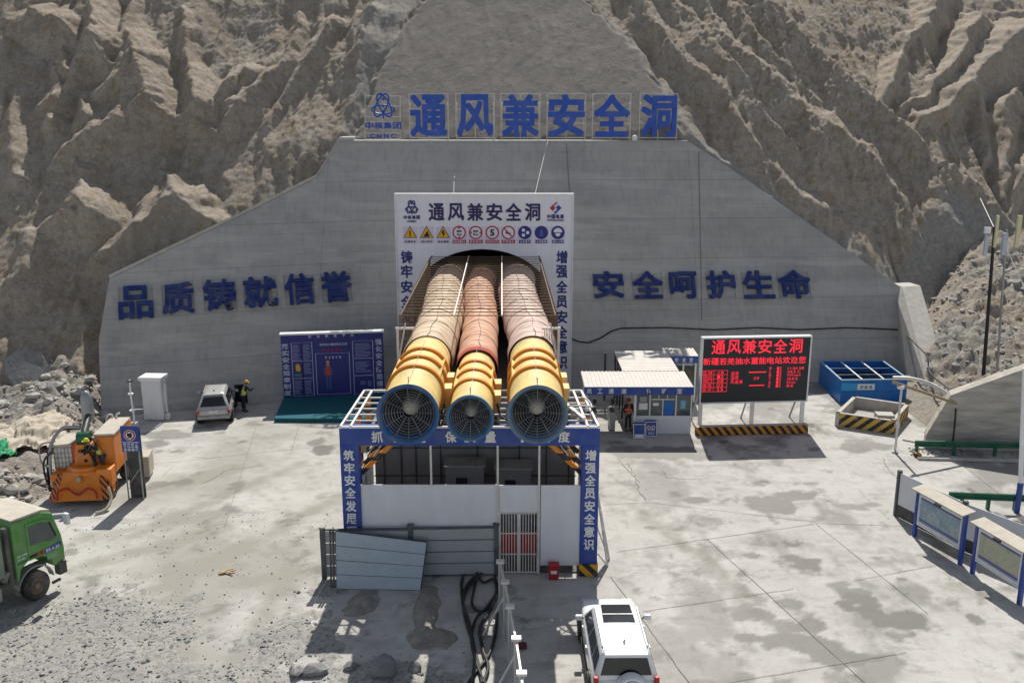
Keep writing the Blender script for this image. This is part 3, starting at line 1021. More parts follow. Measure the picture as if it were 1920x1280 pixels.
tun = thing('tunnel', 'dark arched tunnel bore running into the rock behind the white portal board', 'tunnel', (-1.8, 58, 0))
bore = []
cxa, hwa = SP(905, 600).x, SP(1035, 600).x - SP(905, 600).x
zs = SP(905, 566).z
AR = [(cxa + hwa * math.cos(t), zs + (SP(905, 467).z - zs) * math.sin(t)) for t in np.linspace(0, PI, 25)]
prof = [(cxa + hwa, 0.02)] + AR + [(cxa - hwa, .02)]
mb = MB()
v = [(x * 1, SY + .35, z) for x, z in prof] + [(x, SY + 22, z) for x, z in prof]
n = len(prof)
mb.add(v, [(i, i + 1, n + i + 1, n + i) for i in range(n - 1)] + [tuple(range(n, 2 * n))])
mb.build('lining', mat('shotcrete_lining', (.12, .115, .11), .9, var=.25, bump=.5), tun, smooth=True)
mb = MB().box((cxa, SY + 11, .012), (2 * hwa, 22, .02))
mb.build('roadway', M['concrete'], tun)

# ---- white portal board
board = thing('portal_board', 'tall white portal signboard with warning pictograms standing round the tunnel mouth', 'signboard', (-1.8, SY, 0))
outer = [SP(741, 366), SP(1073, 366)]
zl, zr_ = outer[0].z, outer[0].z
x0b, x1b = outer[0].x, outer[1].x
x0b = (x0b + SP(748, 600).x) / 2; x1b = (x1b + SP(1072, 600).x) / 2
TOPZ = outer[0].z
poly = [Vector((x0b, SY, 0)), Vector((x0b, SY, TOPZ)), Vector((x1b, SY, TOPZ)), Vector((x1b, SY, 0)), Vector((cxa + hwa, SY, 0))]
poly += [Vector((x, SY, z)) for x, z in AR] + [Vector((cxa - hwa, SY, 0))]
MB().prism(poly, (0, .3, 0)).build('panel', M['signwhite'], board)
mb = MB()
mb.box(((x0b + x1b) / 2, SY + .13, TOPZ + .05), (x1b - x0b + .1, .42, .1))
for xx in (x0b - .03, x1b + .03):
    mb.box((xx, SY + .13, TOPZ / 2), (.06, .4, TOPZ))
mb.build('edge_frame', M['white'], board)
mb = MB()
for xx in np.linspace(x0b + .4, x1b - .4, 4):
    mb.bar((xx, SY + .35, TOPZ - .2), (xx, SY + 7.0, TOPZ - .9), .08)
mb.build('back_strut', M['steel'], board)
def brect(x0, y0, x1, y1):
    a, b_ = SP(x0, y1), SP(x1, y0)
    return Vector((a.x, SY, a.z)), b_.x - a.x, b_.z - a.z
mb = MB()
for ch, (a, b_) in zip('通风兼安全洞', ((804, 833), (840, 870), (876, 906), (912, 942), (948, 978), (984, 1013))):
    o, w, h = brect(a, 381, b_, 414)
    put_text(mb, ch, o, X1, Z1, w, h, .03, .024)
mb.build('title_text', M['purple'], board)
mb = MB()
ry = [(470, 494), (497, 521), (526, 549), (554, 577), (582, 606), (611, 634), (638, 662), (667, 691)]
for (y0, y1), a, b_ in zip(ry, '铸牢安全发展理念', '增强全员安全意识'):
    o, w, h = brect(752, y0, 773, y1); put_text(mb, a, o, X1, Z1, w, h, .03, .025)
    o, w, h = brect(1043, y0, 1064, y1); put_text(mb, b_, o, X1, Z1, w, h, .03, .025)
mb.build('side_text', M['navy'], board)
def atom(mb, c, r, ux, uz, th, n=22):
    """three crossed orbits, three dots and a leg"""
    ux, uz = Vector(ux), Vector(uz)
    c = Vector(c)
    for ang, sx, sy, off in ((math.radians(62), 1.0, .42, (-.12, .05)), (math.radians(118), 1.0, .42, (.12, .05)), (0, .92, .36, (0, -.28))):
        pts = []
        for k in range(n):
            t = 2 * PI * k / n
            a, b_ = math.cos(t) * sx, math.sin(t) * sy
            x = a * math.cos(ang) - b_ * math.sin(ang) + off[0]
            z = a * math.sin(ang) + b_ * math.cos(ang) + off[1]
            pts.append(c + ux * x * r + uz * z * r)
        mb.tube(pts, th, 6, closed=True)
    nrm = ux.cross(uz)
    for x, z in ((0, 0), (.05, .55), (-.15, .95)):
        p_ = c + ux * x * r + uz * z * r
        mb.lathe([(-.02, .001), (-.02, th * 1.8), (.02, th * 1.8), (.02, .001)], p_, 'Y', 10)
    mb.bar(c + uz * -.35 * r, c + uz * -1.0 * r, th * 1.8)
    mb.bar(c + uz * -.45 * r, c + ux * .3 * r + uz * -.85 * r, th * 1.6)
mb = MB()
atom(mb, Vector((SP(772, 389).x, SY - .03, SP(772, 389).z)), .40, X1, Z1, .03)
o, w, h = brect(756, 404, 788, 411); row_text(mb, '中核集团', 0, w, 0, h, o, X1, Z1, bold=.03, depth=.03)
o, w, h = brect(763, 413, 781, 417); row_text(mb, 'CNNC', 0, w, 0, h, o, X1, Z1, bold=.03, depth=.03)
mb.build('atom_emblem', M['navy'], board)
mb = MB()
o, w, h = brect(1025, 402, 1058, 410); row_text(mb, '中国电建', 0, w, 0, h, o, X1, Z1, bold=.03, depth=.03)
o, w, h = brect(1026, 411, 1057, 415); put_text(mb, 'POWERCHINA', o, X1, Z1, w, h, .03, .01)
c_ = SP(1042, 390)
q = .36
def quad(mb, c, pts, d=.03, mi=0):
    mb.prism([Vector((c.x + a, SY, c.z + b_)) for a, b_ in pts], (0, -d, 0), mi)
quad(mb, c_, [(-.04, -.36), (.34, 0), (.16, .18), (.0, .02), (.1, -.08), (-.12, -.28)], mi=1)
quad(mb, c_, [(.04, .36), (-.36, .0), (-.18, -.18), (-.02, .0), (-.12, .1), (.1, .3)], mi=2)
mb.build('diamond_emblem', [M['navy'], mat('emblem_blue', srgb(20, 70, 150), .5), M['pinkred']], board)
# ten pictograms
ix = [769, 800, 831, 861, 892, 923, 953, 984, 1015, 1046]
caps = ['注意安全', '当心落石', '当心触电', '限高4.5米', '限宽5米', '限速5km/h', '严禁烟火', '注意通风', '必须戴帽', '戴防尘罩']
pale = mat('pictogram_ground', (.62, .58, .74), .5, var=.04)
for k, px in enumerate(ix):
    a = SP(px, 436)
    mb = MB()
    mb.box((a.x, SY - .012, SP(px, 441).z), (.86, .02, SP(px, 426).z - SP(px, 457).z), mi=0)
    r = .40
    def disc(r, d0, d1, mi, cz=a.z, cx=a.x):
        mb.lathe([(SY - d1, .001), (SY - d1, r), (SY - d0, r)], (cx, 0, cz), 'Y', 28, mi)
    def tri(r, d0, d1, mi):
        mb.prism([(a.x + r * math.sin(t), SY - d0, a.z - .08 + r * math.cos(t)) for t in (0, 2 * PI / 3, 4 * PI / 3)], (0, d0 - d1, 0), mi)
    cz = SP(px, 453)
    if k < 3:
        tri(.47, .02, .035, 2); tri(.40, .03, .042, 1)
        if k == 0:
            put_text(mb, '!', (a.x - .045, SY - .04, a.z - .24), X1, Z1, .09, .36, .02, .03, 2)
        elif k == 1:
            mb.prism([(a.x - .2, SY - .04, a.z - .25), (a.x + .18, SY - .04, a.z - .25), (a.x + .05, SY - .04, a.z + .12)], (0, -.02, 0), 2)
        else:
            mb.prism([(a.x + p[0], SY - .04, a.z + p[1]) for p in ((-.05, .15), (.08, .12), (.02, 0), (.12, -.02), (-.02, -.27), (.0, -.08), (-.1, -.06))], (0, -.02, 0), 2)
        row_text(mb, caps[k], -.34, .34, -.06, .13, Vector((a.x, SY - .02, cz.z)), X1, Z1, 2, bold=.01)
    elif k < 7:
        disc(r, .0, .03, 3); disc(r * .8, .0, .04, 4)
        if k == 3 or k == 4:
            put_text(mb, '限高' if k == 3 else '限宽', (a.x - .14, SY - .04, a.z + .02), X1, Z1, .28, .13, .02, .02, 2)
            put_text(mb, '4.5m' if k == 3 else '5m', (a.x - .15, SY - .04, a.z - .17), X1, Z1, .30, .13, .02, .02, 2)
            for s in (-1, 1):
                P_ = ((-.08, .31 * s), (.08, .31 * s), (0, .2 * s)) if k == 3 else ((.31 * s, -.08), (.31 * s, .08), (.2 * s, 0))
                mb.prism([(a.x + p[0], SY - .04, a.z + p[1]) for p in P_], (0, -.02, 0), 3)
        elif k == 5:
            put_text(mb, '5', (a.x - .13, SY - .04, a.z - .2), X1, Z1, .26, .4, .02, .03, 2)
        else:
            mb.bar((a.x - .15, SY - .05, a.z + .02), (a.x + .14, SY - .05, a.z - .08), .02, .1, 2)
            mb.bar((a.x - .22, SY - .06, a.z + .22), (a.x + .22, SY - .06, a.z - .22), .02, .06, 3)
        mb.box((a.x, SY - .03, cz.z), (.8, .02, .2), mi=3)
        row_text(mb, caps[k], -.36, .36, -.065, .13, Vector((a.x, SY - .04, cz.z)), X1, Z1, 4, bold=.01)
    else:
        disc(r, .0, .03, 5)
        if k == 7:
            for ang in range(3):
                t = ang * 2.1
                disc(.1, .0, .045, 4, a.z + .17 * math.sin(t), a.x + .17 * math.cos(t))
        elif k == 8:
            mb.prism([(a.x + p[0], SY - .035, a.z + p[1]) for p in ((-.12, -.2), (.12, -.2), (.08, .12), (0, .24), (-.08, .12))], (0, -.02, 0), 6)
        else:
            mb.prism([(a.x + .26 * math.cos(t), SY - .035, a.z + .02 + .26 * math.sin(t)) for t in np.linspace(0, PI, 12)], (0, -.02, 0), 4)
            mb.prism([(a.x + .16 * math.cos(t), SY - .035, a.z - .03 + .2 * math.sin(t)) for t in np.linspace(PI, 2 * PI, 9)], (0, -.02, 0), 4)
        mb.box((a.x, SY - .03, cz.z), (.68, .02, .2), mi=5)
        row_text(mb, caps[k], -.3, .3, -.06, .12, Vector((a.x, SY - .04, cz.z)), X1, Z1, 4, bold=.01)
    mb.build('pictogram', [pale, M['signyellow'], M['ink'], M['pinkred'], M['signwhite'], M['navy'], mat('mid_blue', srgb(70, 90, 170), .5)], board)

gw = MB()
for (a, b_) in (((1027, 264), (1003, 366)), ((852, 322), (850, 366))):
    gw.tube([W1(*a, .02), SP(*b_) + Vector((0, .3, 0))], .012, 5)
tag(gw.build('guy_wire', M['steelw']), 'two thin pale stay wires from the white portal board up to the concrete wall', 'wire')

# ---- standing letters on the wall crest
CY = W1(960, 264).y - .05
frame_m = mat('letter_frame', (.62, .62, .6), .5, .1)
crest = [('通', 770, 838), ('风', 857, 925), ('兼', 941, 1011), ('安', 1027, 1097), ('全', 1112, 1182), ('洞', 1200, 1270)]
LBL = {'通': 'first in the crest row', '风': 'second in the crest row', '兼': 'third in the crest row', '安': 'fourth in the crest row', '全': 'fifth in the crest row', '洞': 'last in the crest row'}
for ch, xa, xb in crest:
    Yc = W1((xa + xb) / 2, 264).y + .15
    a, b_ = V(xa, 257, Yc), V(xb, 177, Yc)
    w, h = b_.x - a.x, b_.z - a.z
    t = thing('sign_letter', 'large standing blue character %s in a white frame, %s' % (ch, LBL[ch]), 'sign letter', ((a.x + b_.x) / 2, Yc, a.z - .25), 0, 'blue characters standing on the wall crest')
    mb = MB()
    put_text(mb, ch, Vector((a.x, Yc, a.z)), X1, Z1, w, h, .14, .03)
    mb.build('character', M['letterblue'], t)
    mb = MB()
    for f_ in (0, .33, .66, 1):
        mb.bar((a.x - .06, Yc + .12, a.z - .05 + f_ * (h + .1)), (b_.x + .06, Yc + .12, a.z - .05 + f_ * (h + .1)), .045)
    for f_ in (0, .5, 1):
        mb.bar((a.x - .06 + f_ * (w + .12), Yc + .12, a.z - .3), (a.x - .06 + f_ * (w + .12), Yc + .12, b_.z + .05), .045)
    for f_ in (0, 1):
        mb.bar((a.x + f_ * w, Yc + .14, a.z + h * .8), (a.x + f_ * w, Yc + 1.5, a.z - .2), .045)
    mb.build('frame', frame_m, t)
t = thing('emblem_sign', 'standing blue atom emblem sign with small company lettering left of the crest characters', 'emblem', (0, 0, 0))
Yc = W1(716, 264).y + .1
P_ = lambda x, y: V(x, y, Yc)
t.location = (P_(716, 260).x, Yc, P_(716, 260).z)
mb = MB()
atom(mb, P_(718, 199), .82, X1, Z1, .055, 30)
mb.build('emblem', M['letterblue'], t, smooth=True)
mb = MB()
a, b_ = P_(684, 242), P_(753, 229)
row_text(mb, '中核集团', 0, b_.x - a.x, 0, b_.z - a.z, a, X1, Z1, bold=.03, depth=.08, fill=.9)
mb.build('lettering', M['letterblue'], t)
mb = MB()
a, b_ = P_(692, 259), P_(744, 251)
row_text(mb, 'CNNC', 0, b_.x - a.x, 0, b_.z - a.z, a, X1, Z1, bold=.04, depth=.08, fill=.7)
mb.build('lettering', M['letterblue'], t)
mb = MB()
for y in (180, 199, 219, 228, 242, 250, 261):
    mb.bar(P_(684, y) + Y1 * .1, P_(750, y) + Y1 * .1, .04)
for x in (684, 717, 750):
    mb.bar(P_(x, 180) + Y1 * .1, P_(x, 263) + Y1 * .1, .04)
mb.build('frame', frame_m, t)
sb = MB()
sb.lathe([(-.2, .001), (-.17, .12), (-.1, .18), (0, .21), (.1, .18), (.17, .12), (.2, .001)], V(1190, 259, W1(1190, 264).y - .2), 'Z', 16)
tag(sb.build('wall_lamp', M['white'], smooth=2), 'small white round lamp on the wall crest below the characters', 'lamp')

# ---- raised letters along both wings
wl = [('品', 223, 289, 536, 598), ('质', 305, 366, 530, 589), ('铸', 383, 446, 524, 583), ('就', 459, 523, 519, 577), ('信', 536, 593, 513, 571), ('誉', 606, 663, 509, 566)]
wr = [('安', 1114, 1172, 509, 559), ('全', 1188, 1246, 509, 560), ('呵', 1258, 1310, 510, 560), ('护', 1328, 1382, 508, 560), ('生', 1396, 1454, 508, 560), ('命', 1463, 1524, 507, 560)]
for side, rows in (('left', wl), ('right', wr)):
    for ch, xa, xb, ya, yb in rows:
        Wp, e, u, nn = (W2, E2, U2, N2) if side == 'left' else (W1, E1, U1, N1)
        c0 = Wp((xa + xb) / 2, yb, .12)
        c1 = Wp((xa + xb) / 2, ya, .12)
        w = (Wp(xb, yb, .16) - Wp(xa, yb, .16)).length
        h = (c1 - c0).length
        o = c0 - e * w / 2
        t = thing('wall_letter', 'blue raised character %s on the %s wing of the grey concrete wall' % (ch, side), 'wall letter', c0, 0, 'blue characters on the %s wing' % side)
        mb = MB()
        put_text(mb, ch, o, e, u, w, h, .10, .024)
        mb.build('character', M['wallblue'], t)
        mb = MB()
        for f_ in (.08, .5, .92):
            mb.bar(o + u * h * f_ - nn * .09, o + u * h * f_ + e * w - nn * .09, .022)
        for f_ in (.02, .98):
            mb.bar(o + e * w * f_ - nn * .09, o + e * w * f_ + u * h - nn * .09, .022)
            for g_ in (.1, .9):
                mb.bar(o + e * w * f_ + u * h * g_ - nn * .09, o + e * w * f_ + u * h * g_ - nn * .12, .02)
        mb.build('frame', M['steel'], t)

# ---- cable along the right wing
cb_ = MB()
pts = []
for x, y in [(1066, 632), (1085, 640), (1104, 642), (1125, 634), (1148, 620), (1165, 615), (1250, 614), (1340, 618), (1420, 614), (1500, 618), (1590, 614), (1690, 618)]:
    pts.append(W1(x, y, .06))
cb_.tube(pts, .045, 6)
tag(cb_.build('wall_cable', M['black'], smooth=2), 'black cable slung across the right wing of the concrete wall', 'cable')

# ---- fabric ventilation ducts
def bez(P, n):
    P = [Vector(p) for p in P]
    out = []
    for i in range(len(P) - 1):
        p0, p1, p2, p3 = P[max(i - 1, 0)], P[i], P[i + 1], P[min(i + 2, len(P) - 1)]
        for k in range(n):
            t = k / n
            out.append(.5 * ((2 * p1) + (p2 - p0) * t + (2 * p0 - 5 * p1 + 4 * p2 - p3) * t * t + (3 * p1 - p0 - 3 * p2 + p3) * t ** 3))
    return out + [P[-1]]
duct_m = [mat('duct_cream', (.66, .50, .345), .7, var=.1, scale=1.2, dust=.3), mat('duct_peach', (.66, .37, .235), .7, var=.1, scale=1.2, dust=.2), mat('duct_pink', (.66, .50, .42), .7, var=.1, scale=1.2, dust=.3)]
seam = mat('duct_seam', (.26, .19, .14), .8)
FANS = [(-3.48, 28.87, 6.72, 1.0, 36.5), (-1.42, 29.25, 6.46, .77, 36.0), (.85, 28.87, 6.72, .97, 36.5)]
ends = [(-3.72, 6.95), (-1.85, 7.0), (.28, 6.95)]
dl = ['cream fabric ventilation duct behind the left yellow fan', 'peach fabric ventilation duct in the middle, narrower than its neighbours', 'pale pink fabric ventilation duct behind the right yellow fan']
for i, ((fx, fy, fz, fr, fe), (ex_, ez_)) in enumerate(zip(FANS, ends)):
    r = (1.03, .83, 1.03)[i]
    path = bez([(fx, fe - .35, fz), (fx + (.03, -.05, .03)[i], fe + 2.5, fz + .05), (fx * .6 + ex_ * .4 + (.12, .05, -.05)[i], 44, fz * .5 + ez_ * .5), (ex_, 50, ez_), (ex_ + .05, 55, ez_ - .1), (ex_ + .4 * (1 - i), 66, ez_ - .6)], 22)
    t = thing('ventilation_duct', dl[i], 'duct', (fx, fe, 0), 0, 'ventilation ducts running into the tunnel')
    rnd = random.Random(i)
    mb = MB()
    nn_ = 40
    rings = []
    acc = 0
    v = []
    for k, p_ in enumerate(path):
        if k: acc += (p_ - path[k - 1]).length
        ph = (acc / 2.4) % 1
        bulge = 1 + .035 * math.sin(PI * ph) ** .7 - .012
        if k == 0: bulge = .98
        for j in range(nn_):
            th = 2 * PI * j / nn_
            wob = 1 + .014 * math.sin(5 * th + acc * 1.3 + i + 2 * math.sin(acc * .9)) * math.sin(PI * ph) + .016 * math.sin(7 * th - acc * 2.6 + 3 * math.sin(acc * .7 + i)) * math.sin(PI * ph) + rnd.uniform(-.004, .004)
            R_ = r * bulge * wob
            sag = -.05 * (math.sin(th) < 0) * abs(math.sin(th))
            v.append((p_.x + R_ * math.cos(th), p_.y, p_.z + R_ * math.sin(th) * (1 if math.sin(th) > 0 else .95) + sag))
    f = [(k * nn_ + j, k * nn_ + (j + 1) % nn_, (k + 1) * nn_ + (j + 1) % nn_, (k + 1) * nn_ + j) for k in range(len(path) - 1) for j in range(nn_)]
    mb.add(v, f)
    mb.build('fabric', duct_m[i], t, smooth=2)
    sm = MB()
    acc, nxt = 0, 2.4
    for k in range(1, len(path)):
        acc += (path[k] - path[k - 1]).length
        if acc >= nxt and path[k].y < 55:
            nxt += 2.4
            c_ = path[k]
            sm = MB()
            sm.tube([(c_.x + (r * 1.004) * math.cos(a), c_.y, c_.z + (r * 1.004) * math.sin(a)) for a in np.linspace(-.2, PI + .2, 26)], .014, 5)
            sm.build('hoop', seam, t)
    sm = MB()
    sm.tube([(p_.x + .05 * math.sin(k * .7) + .1 * math.sin(k * .13 + i), p_.y, p_.z + r * 1.03) for k, p_ in enumerate(path[:84:2])], .013, 5)
    sm.build('seam_line', seam, t)
    if i == 1:
        cf = MB()
        cf.lathe([(fe - .5, r * 1.02), (fe + .05, r * 1.04), (fe + .25, r * 1.0)], (fx, 0, fz), 'Y', 40)
        cf.build('clamp_cuff', mat('red_cuff', (.45, .07, .05), .75), t, smooth=True)

# ---- steel rod cage over the ducts
CZ = 8.45
cage = thing('rod_cage', 'rusty steel rod cage covering the ventilation ducts between gantry and tunnel mouth', 'cage', (-1.7, 45, 0))
cx0, cx1 = V(752, 606, 36.6).x, V(1041, 606, 36.6).x
yb0, yb1 = 36.7, 53.6
bx0, bx1 = V(810, 475, 53.6).x, V(1010, 475, 53.6).x
def cxl(y): return cx0 + (bx0 - cx0) * (y - yb0) / (yb1 - yb0)
def cxr(y): return cx1 + (bx1 - cx1) * (y - yb0) / (yb1 - yb0)
for k in range(25):
    y = yb0 + (yb1 - yb0) * k / 24
    MB().bar((cxl(y) - .1, y, CZ), (cxr(y) + .1, y, CZ), .035).build('cross_rod', M['rust'], cage)
for f_, nm in ((0.0, 'side_rail'), (.345, 'long_rail'), (.655, 'long_rail'), (1, 'side_rail')):
    mb = MB()
    for dy in (yb0,):
        a = (cxl(yb0) + (cxr(yb0) - cxl(yb0)) * f_, yb0 - .2, CZ + .05)
        b_ = (cxl(yb1) + (cxr(yb1) - cxl(yb1)) * f_, yb1, CZ + .05)
        mb.bar(a, b_, .05)
    mb.build(nm, M['steelw'] if nm == 'long_rail' else M['rust'], cage)
for sgn, fx_ in ((-1, cxl), (1, cxr)):
    mb = MB()
    y = yb0
    while y < yb1:
        mb.bar((fx_(y) + sgn * .1, y, 0), (fx_(y) + sgn * .1, y, CZ), .022)
        y += .27
    for z in (2.2, 4.4, 6.6):
        mb.bar((fx_(yb0) + sgn * .1, yb0, z), (fx_(yb1) + sgn * .1, yb1, z), .03)
    mb.build('side_grille', M['rust'], cage)
    mb = MB()
    mb.bar((fx_(yb0) + sgn * .15, yb0 - .15, 0), (fx_(yb0) + sgn * .15, yb0 - .15, 7.95), .1)
    mb.bar((fx_(yb0) - sgn * .55, yb0 - .2, 7.95), (fx_(yb0) + sgn * .22, yb0 - .2, 7.95), .09)
    mb.bar((fx_(yb0) - sgn * .2, yb0 - .25, 8.2), (fx_(yb0) + sgn * .12, yb0 - 1.3, 6.2), .05)
    mb.build('end_post', M['steelw'], cage)
    mb = MB()
    for k in range(9):
        mb.bar((fx_(yb0) + sgn * (.12 - .07 * k), yb0 - .16, 4.0), (fx_(yb0) + sgn * (.12 - .07 * k), yb0 - .16, 7.9), .02)
    mb.build('end_grille', M['rust'], cage)

# ---- axial fans
fl = ['large yellow tunnel fan with blue mouth ring, on the left of the gantry', 'smallest yellow tunnel fan, in the middle of the gantry', 'large yellow tunnel fan with grey-blue mouth ring, on the right of the gantry']
rim_m = [M['fanblue'], mat('fan_rim_pale', srgb(70, 112, 150), .4, var=.15, dust=.25), mat('fan_rim_grey', srgb(86, 116, 140), .4, var=.15, dust=.3)]
GZ_ = 5.69
for i, (fx, fy, fz, fr, fe) in enumerate(FANS):
    t = thing('tunnel_fan', fl[i], 'fan', (fx, (fy + fe) / 2, GZ_), 0, 'yellow axial fans feeding the ducts')
    k = fr
    c0 = (fx, 0, fz)
    mb = MB()
    mb.lathe([(fy + .12, k * .99), (fy + .5, k * .97), (31.1, k * .965), (31.12, k * .97), (34.3, k * .97), (34.32, k * .96), (fe, k * .96), (fe, k * .9)], c0, 'Y', 56)
    mb.build('casing', [M['cream'], M['yellow'], M['yellow']][0] if i != 9 else M['yellow'], t, smooth=True)
    mb = MB()
    mb.lathe([(fy + .3, k * .985), (fy + .06, k * 1.04), (fy, k * 1.06), (fy - .02, k * 1.03), (fy, k * .97), (fy + .1, k * .9), (fy + .5, k * .865)], c0, 'Y', 56)
    mb.build('mouth_ring', rim_m[i], t, smooth=True)
    mb = MB()
    mb.lathe([(fy + .5, k * .86), (fy + 2.6, k * .84), (fy + 2.6, .01)], c0, 'Y', 48)
    mb.build('inner_duct', M['fangrey'], t, smooth=True)
    mb = MB()
    mb.lathe([(fy + .62, .01), (fy + .63, k * .1), (fy + .68, k * .19), (fy + .76, k * .25), (fy + .88, k * .29), (fy + 1.05, k * .305), (fy + 2.5, k * .305)], c0, 'Y', 32)
    mb.build('hub', mat('fan_hub', (.62, .56, .45), .6, dust=.4), t, smooth=True)
    mb = MB()
    for b_ in range(10):
        a = b_ * 2 * PI / 10
        ra, rb = k * .33, k * .83
        d, s = Vector((math.cos(a), 0, math.sin(a))), Vector((-math.sin(a), 0, math.cos(a)))
        C_ = Vector(c0) + Y1 * (fy + 1.9)
        mb.prism([C_ + d * ra - s * .1 - Y1 * .1, C_ + d * ra + s * .1 + Y1 * .1, C_ + d * rb + s * .17 + Y1 * .05, C_ + d * rb - s * .17 - Y1 * .05], (0, .03, 0))
    mb.build('blades', M['darksteel'], t)
    mb = MB()
    for q in np.linspace(.2, .86, 8):
        mb.tube([(fx + k * q * math.cos(a), fy + .12 + .22 * (1 - q), fz + k * q * math.sin(a)) for a in np.linspace(0, 2 * PI, 37)[:-1]], .008, 4, closed=True)
    for s_ in range(12):
        a = s_ * 2 * PI / 12
        mb.tube([(fx + k * .2 * math.cos(a), fy + .29, fz + k * .2 * math.sin(a)), (fx + k * .9 * math.cos(a), fy + .1, fz + k * .9 * math.sin(a))], .009, 4)
    mb.build('guard_grille', M['steel'], t)
    for y in (31.4, 32.75, 34.0):
        mb = MB()
        mb.lathe([(y - .1, k * .965), (y - .1, k * 1.07), (y + .1, k * 1.07), (y + .1, k * .965)], c0, 'Y', 56)
        mb.build('band', M['orangeband'], t, smooth=True)
    for a in (.6, PI - .6):
        for y0, y1 in ((31.45, 32.7), (32.8, 33.95)):
            p0 = Vector(c0) + Vector((math.cos(a) * k * 1.0, y0, math.sin(a) * k * 1.0))
            MB().bar(p0, p0 + Y1 * (y1 - y0), .05, .14, up=(math.cos(a), 0, math.sin(a))).build('rib', M['cream'], t)
    for y in (31.9, 33.4):
        tb_ = MB().box((fx + k * 1.14, y, fz - .05), (.28, .7, .34)).build('terminal_box', M['cream'], t, bevel=.015)
        MB().box((fx + k * 1.12, y, fz - .42), (.18, .5, .4)).build('cable_box', M['yellow'], tb_, bevel=.015)
    for y in (30.6, 32.75, 35.0):
        arc = [(fx + k * 1.0 * math.cos(q), y - .1, fz + k * 1.0 * math.sin(q)) for q in np.linspace(math.radians(212), math.radians(328), 14)]
        MB().prism(arc + [(fx + k * .75, y - .1, GZ_ + .03), (fx - k * .75, y - .1, GZ_ + .03)], (0, .2, 0)).build('cradle', M['yellow'], t)
    mb = MB()
    mb.bar((fx, fy + .4, fz + k), (fx, fy + .4, fz + k + .22), .03)
    mb.bar((fx, fy + .2, fz + k * 1.0 + .02), (fx, 35.5, fz + k * 1.0 + .05), .012)
    mb.build('lifting_lug', M['steel'], t)
# ================================================================== GANTRY under the fans, fences in front
GY = 30.46
FP = lambda x, y: V(x, y, GY)
gl0, gl1 = FP(641, 900).x, FP(675, 900).x
gr0, gr1 = FP(1090, 900).x, FP(1123, 900).x
gl0 -= .02
zb0, zb1 = FP(900, 835).z, FP(900, 803).z
YR = 35.0
gan = thing('gantry', 'blue clad steel gantry with white slogans carrying the three yellow fans', 'gantry', (-1.5, GY + 2, 0))
def clad(nm, a, b_):
    MB().box(((a[0] + b_[0]) / 2, (a[1] + b_[1]) / 2, (a[2] + b_[2]) / 2), (b_[0] - a[0], b_[1] - a[1], b_[2] - a[2])).build(nm, M['blue'], gan, bevel=.01)
clad('post_cladding', (gl0, GY, .02), (gl1, GY + .5, zb0))
clad('post_cladding', (gr0, GY, .45), (gr1, GY + .5, zb0))
clad('beam_cladding', (gl0, GY, zb0), (gr1, GY + .5, zb1))
MB().box(((gr0 + gr1) / 2, GY + .22, .23), (gr1 - gr0 + .06, .6, .46)).build('post_base', M['haz'], gan)
MB().box(((gl0 + gl1) / 2, GY + .27, .01), (gl1 - gl0 + .04, .6, .06)).build('post_base', M['haz'], gan)
mb = MB()
zst = lambda y: FP(650, y).z
for ch, y0 in zip('筑牢安全发展理念', (843, 867, 890, 913, 938, 962, 986, 1010)):
    put_text(mb, ch, (gl0 + .12, GY - .004, zst(y0 + 20)), X1, Z1, .38, zst(y0) - zst(y0 + 20), .012, .025)
for ch, y0 in zip('增强全员安全意识', (843, 867, 890, 914, 938, 962, 986, 1010)):
    put_text(mb, ch, (gr0 + .13, GY - .004, zst(y0 + 20)), X1, Z1, .38, zst(y0) - zst(y0 + 20), .012, .025)
for ch, xa in zip('抓安全保质量促进度', (697, 738, 778, 835, 871, 909, 974, 1010, 1047)):
    a = FP(xa, 829)
    put_text(mb, ch, (a.x, GY - .004, a.z), X1, Z1, .4, .42, .012, .025)
mb.build('slogan', M['white'], gan)
# top frame
mb = MB()
mb.bar((gl0, GY + .05, zb1 + .03), (gr1, GY + .05, zb1 + .03), .08)
mb.bar((gl0 + .15, YR, zb1 + .03), (gr1 - .3, YR, zb1 + .03), .08)
mb.bar((gl0 + .04, GY, zb1 + .03), (gl0 + .19, YR, zb1 + .03), .08)
mb.bar((gr1 - .04, GY, zb1 + .03), (gr1 - .34, YR, zb1 + .03), .08)
mb.bar((gl0 + .4, GY, zb1 + .03), (gl0 + .5, YR, zb1 + .03), .08)
mb.bar((gr1 - .42, GY, zb1 + .03), (gr1 - .66, YR, zb1 + .03), .08)
mb.build('top_frame', M['white'], gan)
for y in np.linspace(GY + .9, YR - .8, 5):
    MB().bar((gl0 + .1, y, zb1 - .02), (gr1 - .2, y, zb1 - .02), .055).build('cross_beam', M['white'], gan)
for x in (-5.0, -2.6, -2.0, -.6, .1, 1.8):
    MB().bar((x, GY + .5, zb1 - .12), (x, YR, zb1 - .12), .12, .2).build('fan_bearer', M['darksteel'], gan)
# hazard painted braces and rear posts
for sx, xe in ((1, gl1), (-1, gr0)):
    for y in (GY + .6, GY + 1.7, GY + 2.9):
        p0 = Vector((xe - sx * .1, y, 3.72)); p1 = Vector((xe + sx * 1.75, y, zb1 - .15))
        MB().bar(p0, p1, .16).build('brace', M['haz_block'], gan)
    for y in (GY + 2.2, YR - .1):
        MB().bar((xe - sx * .35, y, 0), (xe - sx * .35, y, zb1 - .1), .22).build('inner_post', M['haz_block'], gan)
    mb = MB()
    for k in range(2):
        mb.bar((xe + sx * (.2 + .25 * k), GY + .45, 4.5), (xe + sx * (.75 + .25 * k), GY + .45, zb0 + .2), .025)
    mb.build('light_tube', M['white'], gan)
